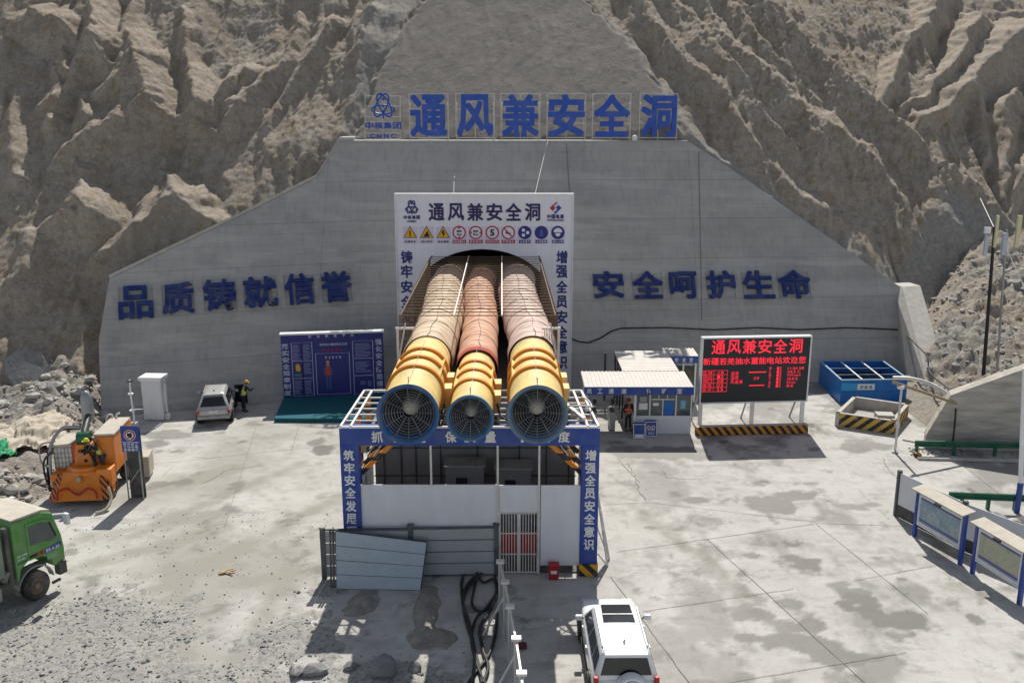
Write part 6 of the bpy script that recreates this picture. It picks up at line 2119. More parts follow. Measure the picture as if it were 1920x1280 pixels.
def net(u, v):
    p = (A_ * (1 - u) + B_ * u) * (1 - v) + (D_ * (1 - u) + C_ * u) * v
    n = float(fbm(np.array([u * 6.0 + 9]), np.array([v * 5.0]), 3, 511)[0]) - .5
    return (p.x + n * .35, p.y + n * .3, max(hz_at(p.x, p.y) + .2, .1) + .35 * math.sin(PI * min(1, max(0, u))) * math.sin(PI * v) + n * .5)
mb.grid(net, 34, 26)
tag(mb.build('green_net', mat('net_green', srgb(30, 150, 104), .75, var=.2, scale=8), smooth=2), 'bright green debris net bunched up at the left edge', 'net')
cx_ = G(160, 768)
# stones in the shadow in front
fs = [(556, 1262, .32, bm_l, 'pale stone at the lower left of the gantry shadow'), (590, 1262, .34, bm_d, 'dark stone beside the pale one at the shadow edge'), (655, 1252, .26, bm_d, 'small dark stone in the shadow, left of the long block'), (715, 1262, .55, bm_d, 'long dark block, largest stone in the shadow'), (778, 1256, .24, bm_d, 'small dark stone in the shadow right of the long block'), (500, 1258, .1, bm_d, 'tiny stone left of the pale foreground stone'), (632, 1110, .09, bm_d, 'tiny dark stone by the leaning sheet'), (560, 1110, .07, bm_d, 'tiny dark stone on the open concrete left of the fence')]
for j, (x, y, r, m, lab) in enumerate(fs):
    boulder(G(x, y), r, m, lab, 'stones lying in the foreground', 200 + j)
dz = G(425, 1074)
mb = MB()
for a, b_ in (((-.25, -.1), (.3, .12)), ((-.2, .12), (.28, -.12)), ((-.05, .18), (.2, .2)), ((-.3, 0), (0, .05))):
    mb.bar(dz + Vector((a[0], a[1], .04)), dz + Vector((b_[0], b_[1], .07)), .06, .03)
tag(mb.build('wood_scraps', mat('scrap_wood', (.45, .33, .16), .8)), 'little heap of yellowish wood scraps on the open concrete', 'wood scraps')
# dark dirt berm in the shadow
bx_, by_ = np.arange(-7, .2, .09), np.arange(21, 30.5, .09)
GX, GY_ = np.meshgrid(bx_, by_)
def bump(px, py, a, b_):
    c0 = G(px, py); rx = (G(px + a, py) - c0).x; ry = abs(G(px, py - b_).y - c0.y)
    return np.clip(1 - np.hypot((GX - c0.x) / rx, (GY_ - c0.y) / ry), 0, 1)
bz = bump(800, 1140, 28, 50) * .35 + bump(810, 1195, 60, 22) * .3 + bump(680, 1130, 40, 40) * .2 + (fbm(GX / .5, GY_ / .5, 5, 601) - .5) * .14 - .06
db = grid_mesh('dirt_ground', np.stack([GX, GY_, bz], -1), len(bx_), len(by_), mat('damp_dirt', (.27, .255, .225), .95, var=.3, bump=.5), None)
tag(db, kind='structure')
# ================================================================== VEHICLES AND PEOPLE
def outline(yr_, yf_, w, rr, n=6):
    """rounded rectangle in plan (x,y), counter-clockwise"""
    P = []
    for cx, cy, a0 in ((w - rr, yf_ - rr, 0), (-w + rr, yf_ - rr, PI / 2), (-w + rr, yr_ + rr, PI), (w - rr, yr_ + rr, 3 * PI / 2)):
        for k in range(n + 1):
            a = a0 + PI / 2 * k / n
            P.append((cx + rr * math.cos(a), cy + rr * math.sin(a)))
    return P

def loft_rings(mb, rings):
    n = len(rings[0])
    v = [p for r in rings for p in r]
    f = [(i * n + k, i * n + (k + 1) % n, (i + 1) * n + (k + 1) % n, (i + 1) * n + k) for i in range(len(rings) - 1) for k in range(n)]
    f += [tuple(range(n - 1, -1, -1)), tuple((len(rings) - 1) * n + k for k in range(n))]
    return mb.add(v, f)

def wheel(root, c, r, w, side, rim_m, parts=True):
    """axis along local X"""
    o = MB().lathe([(-w / 2, r * .62), (-w / 2, r * .93), (-w * .35, r), (w * .35, r), (w / 2, r * .93), (w / 2, r * .62)], c, 'X', 30).build('wheel', M['tyre'], root, smooth=True)
    mb = MB()
    s = side
    mb.lathe([(s * w * .2, r * .63), (s * w * .44, r * .62), (s * w * .40, r * .55), (s * w * .25, r * .5), (s * w * .28, r * .15), (s * w * .46, r * .12), (s * w * .46, .001)], c, 'X', 24)
    for k in range(6):
        a = k * PI / 3
        mb.bar(Vector(c) + Vector((s * w * .36, math.cos(a) * r * .1, math.sin(a) * r * .1)), Vector(c) + Vector((s * w * .36, math.cos(a) * r * .58, math.sin(a) * r * .58)), r * .12, .03, up=(1, 0, 0))
    mb.build('rim', rim_m, o, smooth=True)
    return o

def suv(name, label, L, W, H, paint, belt, hood, yr0, yr1, yf1, yf0, wr, tyre_r, spare, dusty):
    t = thing(name, label, 'car', (0, 0, 0))
    w = W / 2
    mb = MB()
    rings = []
    zb = .32
    for y, ww, zt, zbo in ((-L / 2, .80, belt - .16, .50), (-L / 2 + .06, .93, belt - .04, .40), (-L / 2 + .3, .985, belt, zb), (-L * .25, 1.0, belt, zb), (0, 1.0, belt, zb), (yf0 - .1, 1.0, belt, zb),
                           (yf0 + .15, .99, belt - .02, zb), (L / 2 - .7, .975, hood + .03, zb), (L / 2 - .3, .93, hood - .05, .36), (L / 2 - .08, .85, hood - .2, .42), (L / 2, .72, hood - .32, .5)):
        x = ww * w
        half = [(x * .9, zbo), (x, zbo + .12), (x * 1.0, (zbo + zt) / 2 + .05), (x * .975, zt - .12), (x * .92, zt - .02), (x * .6, zt + .015), (0, zt + .03)]
        rings.append([(a, y, z) for a, z in half] + [(-a, y, z) for a, z in half[-2::-1]])
    n = len(rings[0])
    v = [p for r in rings for p in r]
    f = [(i * n + k, i * n + (k + 1) % n, (i + 1) * n + (k + 1) % n, (i + 1) * n + k) for i in range(len(rings) - 1) for k in range(n)]
    f += [tuple(range(n)), tuple((len(rings) - 1) * n + k for k in range(n - 1, -1, -1))]
    mb.add(v, f)
    mb.build('body', paint, t, smooth=2, sub=1)
    wb = w * .925
    mb = MB()
    R = []
    for s_, dz in ((0, -.06), (.06, 0), (.5, 0), (.86, 0), (.95, 0)):
        R.append([(x, y, belt + dz + (H - .06 - belt) * s_) for x, y in outline(yr0 + (yr1 - yr0) * s_, yf0 + (yf1 - yf0) * s_, wb + (wr - wb) * s_, .12 + .06 * s_)])
    R.append([(x, y, H - .02) for x, y in outline(yr1 + .04, yf1 - .06, wr - .04, .18)])
    R.append([(x, y, H + .005) for x, y in outline(yr1 + .2, yf1 - .25, wr - .16, .2)])
    R.append([(x, y, H + .015) for x, y in outline(yr1 + .6, yf1 - .6, wr - .4, .2)])
    loft_rings(mb, R)
    mb.build('cabin', paint, t, smooth=True)
    def side(s_, y, vv, off=.012):
        yy = y
        return Vector((s_ * (wb + (wr - wb) * vv + off), yy, belt + (H - .06 - belt) * vv))
    def ylim(vv, a, b_):      # a,b as fractions between rear and front edges
        r0, f0 = yr0 + (yr1 - yr0) * vv, yf0 + (yf1 - yf0) * vv
        return r0 + (f0 - r0) * a, r0 + (f0 - r0) * b_
    for s_ in (-1, 1):
        for a, b_ in ((.06, .27), (.30, .58), (.61, .93)):
            lo, hi = .12, .82
            y0, y1 = ylim(lo, a, b_); y2, y3 = ylim(hi, a, b_)
            mb = MB()
            mb.prism([side(s_, y0, lo), side(s_, y1, lo), side(s_, y3, hi), side(s_, y2, hi)], Vector((-s_ * .02, 0, 0)))
            mb.build('side_window', M['darkglass'], t)
        mb = MB()
        mb.bar((s_ * (wr - .06), yr1 + .25, H + .03), (s_ * (wr - .06), yf1 - .25, H + .03), .035, .04)
        mb.build('roof_rail', M['steel'], t)
        m_ = MB().box((s_ * (w + .12), yf0 - .42, belt + .1), (.22, .14, .16)).build('mirror', paint, t, bevel=.03)
        MB().bar((s_ * (w - .03), yf0 - .38, belt + .05), (s_ * (w + .06), yf0 - .4, belt + .07), .05).build('mirror_arm', M['ink'], m_)
        MB().box((s_ * (w * .90), -L / 2 + .05, belt - .2), (.13, .14, .56 if spare else .2)).build('tail_light', M['red'], t, bevel=.02)
        MB().box((s_ * w * .68, L / 2 - .12, hood - .25), (.36, .16, .14)).build('headlight', M['steelw'], t, bevel=.03)
        for yy in (-L * .1, .62):
            MB().box((s_ * (w * 1.0), yy, belt - .18), (.03, .16, .035)).build('door_handle', M['steelw'], t)
        for yy in (L / 2 - .95, -L / 2 + .92):
            MB().lathe([(s_ * (w - .3), tyre_r * 1.17), (s_ * (w + .012), tyre_r * 1.17), (s_ * (w + .012), .001)], (0, yy, tyre_r * 1.02), 'X', 28).build('wheel_arch', M['ink'], t)
            wheel(t, (s_ * (w - .06), yy, tyre_r), tyre_r, .25, s_, M['steel'])
        MB().bar((s_ * w * .99, -L * .3, .38), (s_ * w * .99, L * .27, .38), .07, .08).build('sill', M['ink'], t)
    # windscreens
    def endglass(front, lo, hi, nm):
        a = []
        for vv, sgn in ((lo, -1), (lo, 1), (hi, 1), (hi, -1)):
            yy = (yf0 + (yf1 - yf0) * vv + .012) if front else (yr0 + (yr1 - yr0) * vv - .012)
            a.append(Vector((sgn * ((wb + (wr - wb) * vv) - .13), yy, belt + (H - .06 - belt) * vv)))
        MB().prism(a, (0, -.02 if front else .02, 0)).build(nm, M['darkglass'], t)
    endglass(True, .1, .92, 'windscreen')
    endglass(False, .14, .84, 'rear_window')
    MB().box((0, yr1 - .02, H - .03), (wr * 1.75, .2, .035)).build('roof_spoiler', paint, t, bevel=.01)
    MB().box((0, -L / 2 + .04, .52), (W * .93, .2, .24)).build('rear_bumper', paint if not dusty else M['steel'], t, bevel=.05)
    MB().box((0, L / 2 - .05, .52), (W * .8, .2, .26)).build('front_bumper', paint, t, bevel=.05)
    MB().box((-.0 if not spare else -.45, -L / 2 - .002, .82), (.44, .02, .13)).build('number_plate', mat('plate_white', (.7, .72, .7), .5), t)
    MB().tube([(0, yr1 + .5, H + .01), (0, yr1 + .42, H + .1)], .025, 6).build('antenna_fin', M['ink'], t)
    return t

car = suv('white_car', 'white off-road car with a glass sunroof and covered spare wheel, seen from behind', 4.9, 1.9, 1.86, M['carwhite'], 1.14, 1.1, -2.36, -2.2, .42, 1.12, .69, .38, True, False)
ps_ = []
mb = MB()
mb.prism([(-.47, -.66, 1.888), (.47, -.66, 1.888), (.44, .34, 1.874), (-.44, .34, 1.874)], (0, 0, .006))
mb.build('sunroof', M['darkglass'], car)
MB().box((0, -.24, 1.897), (.92, .035, .01)).build('sunroof_bar', M['steel'], car)
mb = MB()
mb.lathe([(-2.74, .001), (-2.74, .3), (-2.71, .37), (-2.6, .40), (-2.42, .40)], (.12, 0, .98), 'Y', 36)
sw = mb.build('spare_wheel_cover', M['carwhite'], car, smooth=True)
mb = MB()
mb.tube([(.12 + .31 * math.cos(a), -2.74, .98 + .31 * math.sin(a)) for a in np.linspace(.35, PI - .35, 16)], .016, 6)
row_text(mb, 'TANK', -.2, .2, -.03, .07, Vector((.12, -2.742, .98)), X1, Z1, depth=.012, fill=.6)
mb.build('chrome_script', M['steel'], sw)
place(car, (3.16, 24.75, 0), .012)

car2 = suv('silver_car', 'dusty silver car parked by the left wall with its right door open', 4.5, 1.84, 1.66, M['cargrey'], 1.0, .96, -2.16, -1.55, .45, 1.25, .60, .35, False, True)
mb = MB()
mb.prism([(.93, .95, .38), (1.62, .45, .38), (1.62, .45, 1.0), (.93, .95, 1.0)], (.03, .04, 0))
dr = mb.build('open_door', M['ink'], car2)
mb = MB()
mb.prism([(.95, .93, 1.02), (1.60, .46, 1.02), (1.45, .56, 1.5), (.9, .95, 1.4)], (.015, .02, 0))
mb.build('door_window', M['darkglass'], dr)
cpos = G(397, 800)
place(car2, (cpos.x - .38, cpos.y + 2.3, 0), .22)

# ---- dump truck
tr = thing('dump_truck', 'dusty green dump truck with its cab pointing right at the left edge', 'truck', (0, 0, 0))
TG = M['truckgreen']
W2_ = 1.24
# cab side profile in (x,z), front towards +X
prof_ = [(-.70, 1.02), (-.70, 2.95), (-.62, 3.12), (.55, 3.08), (.95, 2.92), (1.22, 2.0), (1.28, 1.5), (1.26, .95), (.78, .95), (.68, 1.3), (.35, 1.52), (-.2, 1.55), (-.52, 1.35), (-.62, 1.02)]
MB().prism([(x, -W2_, z) for x, z in prof_], (0, 2 * W2_, 0)).build('cab', TG, tr, bevel=.05)
rf_ = MB().prism([(-.66, -W2_ + .04, 3.15), (.55, -W2_ + .04, 3.12), (.93, -W2_ + .1, 2.975), (.93, W2_ - .1, 2.975), (.55, W2_ - .04, 3.12), (-.66, W2_ - .04, 3.15)], (0.0, 0, .05)).build('roof_dust', M['dust'], tr)
for s_ in (-1, 1):
    y = s_ * (W2_ + .008)
    d = MB().prism([(-.18, y, 1.55), (-.18, y, 2.9), (.5, y, 2.86), (.86, y, 2.72), (1.12, y, 1.98), (1.16, y, 1.25), (.72, y, 1.3), (.36, y, 1.56)], (0, s_ * .02, 0)).build('door', TG, tr, bevel=.008)
    y2 = s_ * (W2_ + .032)
    MB().prism([(-.08, y2, 2.08), (-.08, y2, 2.78), (.46, y2, 2.74), (.78, y2, 2.6), (.98, y2, 2.02), (.75, y2, 1.95), (.4, y2, 2.06)], (0, s_ * .008, 0)).build('door_window', M['glass'], d)
    MB().box((-.02, y2 + s_ * .01, 1.68), (.26, .03, .08)).build('handle', M['ink'], d)
    MB().prism([(.92, y2, 2.06), (1.0, y2, 2.06), (.8, y2, 2.64), (.72, y2, 2.66)], (0, s_ * .012, 0)).build('pillar', M['ink'], d)
    mr_ = MB().box((1.32, s_ * (W2_ + .26), 2.62), (.14, .24, .42)).build('mirror', M['white'], tr, bevel=.03)
    MB().bar((.95, s_ * W2_, 2.85), (1.32, s_ * (W2_ + .24), 2.8), .05).build('mirror_arm', M['white'], mr_)
    MB().box((1.1, s_ * (W2_ - .1), .78), (.34, .3, .5)).build('bumper_corner', M['darksteel'], tr, bevel=.04)
    MB().bar((.95, s_ * W2_, .38), (.6, s_ * (W2_ + .02), .38), .08).build('step', M['darksteel'], tr)
    pts = [(.72 * math.cos(a), s_ * (W2_ - .28), .54 + .72 * math.sin(a)) for a in np.linspace(.12, PI + .15, 14)]
    mb = MB()
    for a, b_ in zip(pts[:-1], pts[1:]):
        mb.prism([a, b_, (b_[0], s_ * (W2_ + .03), b_[2]), (a[0], s_ * (W2_ + .03), a[2])], (0, 0, .04))
    mb.build('mudguard', M['steel'], tr)
def twheel(c, s_):
    r, w_ = .53, .32
    o = MB().lathe([(-w_ / 2, r * .55), (-w_ / 2, r * .93), (-w_ * .4, r), (w_ * .4, r), (w_ / 2, r * .93), (w_ / 2, r * .55)], c, 'X', 36)
    # lathe runs along X; turn it to Y by swapping coordinates about the centre
    cv = Vector(c)
    o.v = [(cv.x + (p[1] - cv.y), cv.y + (p[0] - cv.x), p[2]) for p in o.v]
    q = o.build('wheel', M['tyre'], tr, smooth=True)
    mb = MB()
    mb.lathe([(s_ * w_ * .1, r * .56), (s_ * w_ * .46, r * .55), (s_ * w_ * .42, r * .5), (s_ * w_ * .18, r * .42), (s_ * w_ * .2, r * .25), (s_ * w_ * .55, r * .2), (s_ * w_ * .6, r * .12), (s_ * w_ * .6, .001)], c, 'X', 28)
    for k in range(10):
        a = k * PI / 5
        mb.tube([cv + Vector((s_ * w_ * .18, r * .36 * math.cos(a), r * .36 * math.sin(a))), cv + Vector((s_ * w_ * .3, r * .36 * math.cos(a), r * .36 * math.sin(a)))], .022, 6)
    mb.v = [(cv.x + (p[1] - cv.y), cv.y + (p[0] - cv.x), p[2]) for p in mb.v]
    mb.build('rim', mat('rim_rust', (.2, .15, .11), .8, var=.3, dust=.3), q, smooth=True)
for s_ in (-1, 1):
    twheel((0, s_ * (W2_ - .13), .53), s_)
    twheel((-3.3, s_ * (W2_ - .13), .53), s_)
    MB().bar((-6, s_ * .42, .85), (1.0, s_ * .42, .85), .1, .26).build('chassis_rail', M['darksteel'], tr)
    MB().box((-1.75, s_ * (W2_ - .3), .75), (.9, .5, .5)).build('side_tank', M['steel'], tr, bevel=.06)
MB().tube([(-.88, -W2_ + .12, 1.0), (-.88, -W2_ + .12, 3.0)], .11, 12).build('exhaust_stack', M['darksteel'], tr, smooth=True)
MB().tube([(-.95, -W2_ + .35, 1.1), (-.95, -W2_ + .2, 1.5)], .2, 14).build('air_filter', M['steel'], tr, smooth=True)
MB().box((-.45, -W2_ - .015, 1.6), (.4, .01, .03)).build('trim_strip', M['teal'], tr)
mb = MB()
fr_ = Vector((0, -W2_ - .032, 0))
mb.prism([(.45, fr_.y, 1.56), (1.13, fr_.y, 1.62), (1.13, fr_.y, 1.8), (.45, fr_.y, 1.74)], (0, -.006, 0), 0)
put_text(mb, 'BR.4-20', (.5, fr_.y - .007, 1.6), X1, Z1, .56, .12, .006, .015, 1)
put_text(mb, '安通', (.05, fr_.y, 1.60), X1, Z1, .36, .15, .006, .02, 2)
mb.prism([(.52, fr_.y, 1.3), (.95, fr_.y, 1.3), (.95, fr_.y, 1.5), (.52, fr_.y, 1.5)], (0, -.004, 0), 3)
put_text(mb, '自重 总质量', (-.62, -W2_ - .004, 1.82), X1, Z1, .4, .07, .006, .01, 1)
put_text(mb, '核载', (-.62, -W2_ - .004, 1.70), X1, Z1, .3, .06, .006, .01, 1)
mb.build('door_lettering', [M['blue'], M['white'], M['red'], mat('pale_green', srgb(120, 170, 120), .5)], tr)
# tipping body
bd = MB()
bd.prism([(-1.55, -1.22, 1.35), (-1.55, 1.22, 1.35), (-1.55, 1.22, 3.0), (-1.55, .6, 3.1), (-1.55, -.6, 3.1), (-1.55, -1.22, 3.0)], (-.09, 0, 0))
bd.prism([(-1.64, -1.22, 1.35), (-6.4, -1.22, 1.35), (-6.4, -1.22, 2.45), (-1.64, -1.22, 2.45)], (0, .08, 0))
bd.prism([(-1.64, 1.14, 1.35), (-6.4, 1.14, 1.35), (-6.4, 1.14, 2.45), (-1.64, 1.14, 2.45)], (0, .08, 0))
bd.box((-4.0, 0, 1.38), (4.8, 2.3, .06))
bd.bar((-1.64, -1.25, 2.45), (-6.4, -1.25, 2.45), .12, .1)
bd.bar((-1.64, 1.25, 2.45), (-6.4, 1.25, 2.45), .12, .1)
for x in (-2.4, -3.2, -4.0, -4.8):
    bd.box((x, -1.27, 1.9), (.12, .08, 1.1))
bd.v = [(x + .42, y, z) for x, y, z in bd.v]
bd.build('tipper_body', mat('tipper_grey_green', (.2, .27, .2), .6, var=.25, dust=.5), tr)
MB().box((-1.18, 0, 2.25), (.06, .06, 1.6)).build('headboard_rib', M['darksteel'], tr)
# front axle centre: near-side contact at photo (60,1120)
HD = math.radians(62)
tr.scale = (.92, 1, 1)
wc_ = G(70, 1122)
place(tr, (wc_.x - math.sin(HD) * (W2_ - .1), wc_.y + math.cos(HD) * (W2_ - .1), 0), HD)

# ---- orange spraying machine (front towards -Y)
sm_ = thing('spraying_machine', 'orange shotcrete spraying machine with hoses and boom parked facing the yard', 'construction machine', (0, 0, 0))
OR = M['orange']
hz_s = stripes('machine_hazard', srgb(224, 116, 22), (.03, .03, .03), 5, dx=1, dz=1)
MB().box((0, 2.0, .72), (2.0, 3.2, .5)).build('chassis', M['darksteel'], sm_, bevel=.03)
# front blade: sloping plate
MB().prism([(-1.05, -.1, .22), (1.05, -.1, .22), (.95, .25, .78), (-.95, .25, .78)], (0, .1, .02)).build('front_blade', OR, sm_, bevel=.015)
MB().prism([(-.85, .22, .72), (.85, .22, .72), (.74, .5, 1.2), (-.74, .5, 1.2)], (0, .1, .02)).build('front_apron', OR, sm_, bevel=.015)
MB().prism([(1.02, -.12, .25), (1.38, .0, .25), (1.0, .5, 1.22), (.78, .45, 1.2)], (0, .12, 0)).build('right_deflector', hz_s, sm_)
MB().prism([(-1.02, -.12, .25), (-1.3, .0, .25), (-1.0, .5, 1.12), (-.74, .45, 1.1)], (0, .12, 0)).build('left_deflector', hz_s, sm_)
pts = bez([(-.85, -.16, .3), (-.8, -.1, .62), (-.45, -.02, .72), (0, -.08, .48), (.4, -.02, .7), (.75, -.1, .58), (.8, -.16, .3)], 6)
MB().tube(pts, .045, 8).build('red_chain_hose', M['red'], sm_, smooth=2)
MB().lathe([(-.06, .001), (-.06, .1), (.04, .1), (.04, .001)], (0, .24, 1.0), 'Y', 16).build('tow_eye', M['steel'], sm_)
# turret ring and pedestal
MB().lathe([(0, .8), (.16, .8), (.18, .74), (.3, .7), (.3, .001)], (.02, 1.15, 1.05), 'Z', 32).build('turret_ring', OR, sm_, smooth=True)
ped = MB().prism([(-.42, .95, 1.3), (.42, .95, 1.3), (.3, 1.05, 2.15), (-.3, 1.05, 2.15)], (0, .55, 0)).build('pedestal', OR, sm_, bevel=.03)
MB().box((-.02, .97, 1.9), (.32, .04, .12)).build('slot', M['ink'], ped)
MB().lathe([(-.02, .001), (-.02, .07), (.02, .07)], (.1, .94, 1.52), 'Y', 12).build('bolt_hole', M['ink'], ped)
MB().lathe([(-.26, .001), (-.26, .26), (.26, .26), (.26, .001)], (0, 1.3, 2.36), 'X', 20).build('joint_motor', M['green'], sm_, smooth=True)
# boom lying back and its dust cover
MB().tube([(0, 1.35, 2.5), (-.15, 2.6, 3.0), (-.25, 3.2, 3.05)], [.16, .15, .14], 12).build('boom', M['darksteel'], sm_, smooth=True)
MB().lathe([(0, .26), (.9, .25), (1.15, .16), (1.22, .001)], (-.2, 2.6, 2.75), 'Z', 16).build('boom_head', M['steel'], sm_, smooth=2)
# engine houses left and right
MB().box((.85, 2.5, 1.65), (.85, 2.6, 1.5)).build('right_housing', OR, sm_, bevel=.05)
MB().box((.85, 2.45, 2.46), (.9, 2.4, .1)).build('right_housing_dust', M['dust'], sm_, bevel=.03)
MB().box((.98, .75, .95), (.62, .7, .72)).build('right_locker', OR, sm_, bevel=.05)
MB().box((-.95, 2.1, 1.5), (.78, 1.7, 1.1)).build('left_housing', OR, sm_, bevel=.05)
MB().box((-.95, 2.0, 2.09), (.84, 1.6, .08)).build('left_housing_dust', M['dust'], sm_, bevel=.02)
cr = MB()
for k in range(6):
    cr.bar((-1.32 + .15 * k, 1.22, 1.15), (-1.32 + .15 * k, 1.22, 2.0), .025)
for k in range(5):
    cr.bar((-1.35, 1.22, 1.18 + .2 * k), (-.55, 1.22, 1.18 + .2 * k), .025)
cr.build('radiator_grille', M['steel'], sm_)
MB().box((-.95, 1.27, 1.6), (.74, .06, .84)).build('radiator', M['steelw'], sm_)
MB().box((-.95, .85, .85), (.78, .6, .5)).build('left_locker', OR, sm_, bevel=.04)
for k, pp_ in enumerate(([(-.2, 1.6, 2.7), (-.9, 1.5, 2.75), (-1.35, 1.2, 2.2), (-1.45, 1.0, 1.4), (-1.4, .9, .7)], [(-.3, 1.8, 2.6), (-1.1, 1.6, 2.6), (-1.5, 1.3, 2.0), (-1.6, 1.1, 1.2), (-1.55, .9, .3)], [(.1, 1.0, 2.1), (.4, .8, 1.8), (.55, .75, 1.3), (.3, .8, 1.2)],
                          [(.2, 1.3, 2.4), (.6, 1.0, 2.2), (.5, .85, 1.6), (.65, .9, 1.2)], [(-1.2, 1.1, 2.3), (-1.75, 1.0, 2.2), (-1.8, 1.0, 1.5), (-1.5, 1.0, 1.3)], [(-1.35, 1.0, 1.9), (-1.7, 1.0, 1.5), (-1.65, .9, .8), (-1.4, .8, .4)])):
    MB().tube(bez(pp_, 8), (.07, .055, .05, .05, .035, .045)[k], 8).build('hydraulic_hose', M['black'] if k not in (0, 4) else M['steel'], sm_, smooth=2)
MB().tube(bez([(.2, 3.6, 2.3), (.3, 3.6, 2.6), (.5, 3.6, 2.62), (.6, 3.6, 2.3), (.7, 3.6, 2.62), (.85, 3.6, 2.7)], 8), .04, 8).build('white_hose', M['white'], sm_, smooth=2)
MB().tube(bez([(1.3, -.1, .75), (1.45, -.35, .35), (1.35, -.8, .1), (1.0, -1.05, .06)], 8), .06, 8).build('delivery_hose', mat('hose_beige', (.5, .44, .33), .7), sm_, smooth=2)
for s_ in (-1, 1):
    for y in (.9, 3.1):
        o = MB().lathe([(-.18, .3), (-.18, .46), (-.12, .5), (.12, .5), (.18, .46), (.18, .3)], (s_ * 1.05, y, .5), 'X', 24).build('wheel', M['tyre'], sm_, smooth=True)
        MB().lathe([(s_ * .1, .3), (s_ * .15, .28), (s_ * .1, .001)], (s_ * 1.05, y, .5), 'X', 16).build('rim', OR, o)
for k in range(1):
    MB().box((1.9 + .5 * k, 3.3, .55), (.5, 1.1, .9), rz=.1).build('toolbox', M['dust'], sm_, bevel=.03)
mp = G(148, 949)
sm_.scale = (1, 1, 1.12)
place(sm_, (mp.x, mp.y + .1, 0), .10)

# ---- people: one skinned body each, clothes as children
def skin_mesh(name, J, E, m, parent=None, root=0, sub=1):
    """J: list of (x,y,z,r); E: edges"""
    bm = bmesh.new()
    lay = bm.verts.layers.skin.verify()
    vs_ = [bm.verts.new(j[:3]) for j in J]
    for a, b_ in E:
        bm.edges.new((vs_[a], vs_[b_]))
    for i, v_ in enumerate(vs_):
        v_[lay].radius = (J[i][3], J[i][4] if len(J[i]) > 4 else J[i][3])
        v_[lay].use_root = (i == root)
    me = bpy.data.meshes.new(name)
    bm.to_mesh(me); bm.free()
    me.materials.append(m)
    o = bpy.data.objects.new(name, me)
    COL.objects.link(o)
    s = o.modifiers.new('skin', 'SKIN'); s.use_smooth_shade = True
    ss = o.modifiers.new('sub', 'SUBSURF'); ss.levels = ss.render_levels = sub
    if parent is not None:
        o.parent = parent
    return o

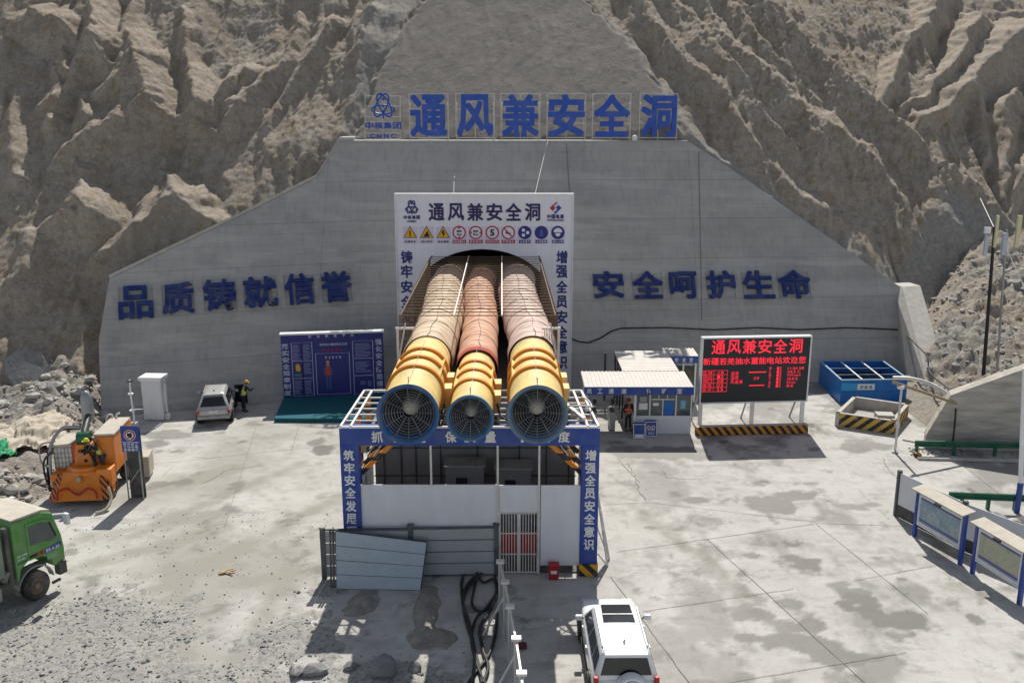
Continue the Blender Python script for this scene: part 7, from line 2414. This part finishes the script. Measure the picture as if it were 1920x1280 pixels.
def person(label, loc, rz, helmet, vest, jacket, trousers, arms, lean=0.0, head_turn=0.0, legs=((.1, 0, 0), (-.1, 0, 0))):
    """local frame: faces -Y; arms: for each side elbow and wrist relative to the shoulder"""
    sh, hp = 1.44, .93
    ly = lambda z: -lean * max(0, z - hp)
    J = [(0, 0, hp, .13, .1), (0, ly(1.15), 1.15, .135, .095), (0, ly(1.36), 1.36, .15, .1), (0, ly(1.5), 1.50, .055), (0, ly(1.57) - .01, 1.57, .06), (0, ly(1.66) - .015, 1.66, .085, .095), (0, ly(1.74), 1.745, .07, .08)]
    E = [(0, 1), (1, 2), (2, 3), (3, 4), (4, 5), (5, 6)]
    def add(j, par):
        J.append(j); E.append((par, len(J) - 1)); return len(J) - 1
    armj = []
    for s_, (el, wr_) in zip((1, -1), arms):
        S = Vector((s_ * .19, ly(sh), sh))
        a = add((*S, .062), 2)
        e_ = S + Vector(el); w_ = S + Vector(wr_)
        b_ = add((*e_, .042), a)
        c_ = add((*w_, .028), b_)
        d = (w_ - e_).normalized()
        side_ = d.cross(Vector((0, 1, 0))).normalized() if abs(d.y) < .9 else Vector((1, 0, 0))
        pm = add((*(w_ + d * .05), .034, .018), c_)
        for k in range(4):                               # four fingers, then the thumb from the side of the palm
            f0 = w_ + d * .095 + side_ * (.024 - .016 * k)
            i0 = add((*f0, .0085), pm)
            L_ = (.035, .042, .04, .03)[k]
            i1 = add((*(f0 + d * L_ + Vector((0, -.008, 0))), .0075), i0)
            add((*(f0 + d * L_ * 1.6 + Vector((0, -.025, 0))), .006), i1)
        th = w_ + d * .03 + side_ * .036
        i0 = add((*th, .011), pm)
        add((*(th + d * .04 + side_ * .016 + Vector((0, -.01, 0))), .008), i0)
        armj.append((S, e_, w_))
    lg = []
    for s_, (kx, ky, fy) in zip((1, -1), legs):
        h_ = Vector((s_ * .095, 0, hp - .05)); k_ = Vector((s_ * .1 + kx * .1, ky, .5)); f_ = Vector((s_ * .105 + kx * .3, fy, .09))
        a = add((*h_, .085), 0); b_ = add((*k_, .056), a); c_ = add((*f_, .04), b_)
        hl = add((f_.x, f_.y - .06, .05, .04), c_); add((f_.x, f_.y - .16, .04, .034, .025), hl)
        lg.append((h_, k_, f_))
    body = skin_mesh('person', J, E, M['skin'])
    tag(body, label, 'person')
    # face
    hz_ = 1.66
    fy = ly(1.66) - .015
    fm_ = MB()
    for s_ in (-1, 1):
        fm_.lathe([(-.012, .001), (-.010, .009), (.004, .012)], (s_ * .032, fy - .082, hz_ + .005), 'Y', 8)
    fm_.box((0, fy - .085, hz_ - .052), (.042, .012, .008))
    fm_.build('face_features', M['ink'], body)
    nb = MB()
    nb.prism([(-.012, fy - .08, hz_ - .03), (.012, fy - .08, hz_ - .03), (0, fy - .108, hz_ - .028), (0, fy - .085, hz_ + .01)], (0, .01, 0))
    for s_ in (-1, 1):
        nb.lathe([(-.012, .001), (-.01, .02), (.01, .024), (.012, .001)], (s_ * .088, fy, hz_ - .005), 'X', 10)
    nb.build('nose_and_ears', M['skin'], body, smooth=2)
    hb = MB()
    hb.lathe([(-.05, .082), (0, .088), (.02, .088)], (0, fy + .02, hz_ + .0), 'Z', 16)
    hb.build('hair', M['ink'], body)
    if helmet is not None:
        hm = MB()
        hm.lathe([(.035, .135), (.045, .118), (.09, .112), (.14, .085), (.165, .045), (.17, .001)], (0, fy, hz_), 'Z', 22)
        hm.prism([(-.09, fy - .1, hz_ + .035), (.09, fy - .1, hz_ + .035), (.06, fy - .175, hz_ + .03), (-.06, fy - .175, hz_ + .03)], (0, 0, .012))
        hm.build('helmet', helmet, body, smooth=True)
    # clothes
    TJ = [(0, 0, hp, .145, .115)]; TE = []
    for (h_, k_, f_) in lg:
        i = len(TJ)
        TJ += [(*h_, .1), (*k_, .075), (f_.x, f_.y, .1, .062)]
        TE += [(0, i), (i, i + 1), (i + 1, i + 2)]
    skin_mesh('trousers', TJ, TE, trousers, body)
    JJ = [(0, ly(.95), .95, .155, .125), (0, ly(1.2), 1.2, .16, .12), (0, ly(1.38), 1.38, .165, .115), (0, ly(1.48), 1.47, .075)]
    JE = [(0, 1), (1, 2), (2, 3)]
    for S, e_, w_ in armj:
        i = len(JJ)
        JJ += [(*S, .078), (*e_, .06), (*(e_ + (w_ - e_) * .93), .045)]
        JE += [(2, i), (i, i + 1), (i + 1, i + 2)]
    skin_mesh('jacket', JJ, JE, jacket, body)
    if vest is not None:
        skin_mesh('vest', [(0, ly(.93), .93, .175, .14), (0, ly(1.15), 1.15, .178, .137), (0, ly(1.34), 1.34, .18, .132), (0, ly(1.44), 1.43, .12, .1)], [(0, 1), (1, 2), (2, 3)], vest, body)
        vb = MB()
        for z in (1.02, 1.2):
            vb.tube([(.185 * math.cos(a), ly(z) + .146 * math.sin(a), z) for a in np.linspace(0, 2 * PI, 25)[:-1]], .014, 4, closed=True)
        vb.build('reflective_band', M['steelw'], body)
    for (h_, k_, f_) in lg:
        MB().prism([(f_.x - .05, f_.y + .06, .0), (f_.x + .05, f_.y + .06, .0), (f_.x + .045, f_.y - .2, 0), (f_.x - .045, f_.y - .2, 0)], (0, 0, .075)).build('shoe', M['ink'], body, bevel=.02)
    body.location = loc
    body.rotation_euler = (0, 0, rz)
    return body

pg = G(1177, 806, .1)
person('person in a red vest, red helmet and dark trousers standing at the guard booth passage', (pg.x, 46.35, .1), .3, M['red'], M['redvest'], M['cloth'], M['cloth'],
       (((.06, .02, -.28), (.05, -.14, -.48)), ((-.07, .03, -.27), (-.06, -.2, -.42))))
cp = Vector((cpos.x + .98, cpos.y + 2.75, 0))
person('person in a yellow helmet leaning into the open door of the silver car', (cp.x, cp.y, 0), 2.3, mat('helmet_yellow', srgb(230, 170, 40), .4), M['hivis'], M['cloth'], M['cloth'],
       (((.05, -.15, -.22), (.02, -.38, -.2)), ((-.05, -.16, -.2), (-.05, -.4, -.12))), .35)
rr = Matrix.Rotation(.10, 3, 'Z') @ Vector((.72, 1.15, 0))
person('person in a hi-vis jacket and helmet bending over the orange spraying machine', (mp.x + rr.x, mp.y + .1 + rr.y, .965), -.9, M['hivis'], M['hivis'], M['cloth'], mat('jeans', (.05, .07, .1), .85),
       (((.03, -.2, -.18), (.0, -.42, -.3)), ((-.03, -.2, -.2), (.02, -.45, -.26))), .75)
# platform the worker stands on is the machine deck
MB().box((.72, 1.15, .84), (.9, .9, .04)).build('deck_plate', M['darksteel'], None)
dk = bpy.data.objects['deck_plate']
dk.parent = sm_
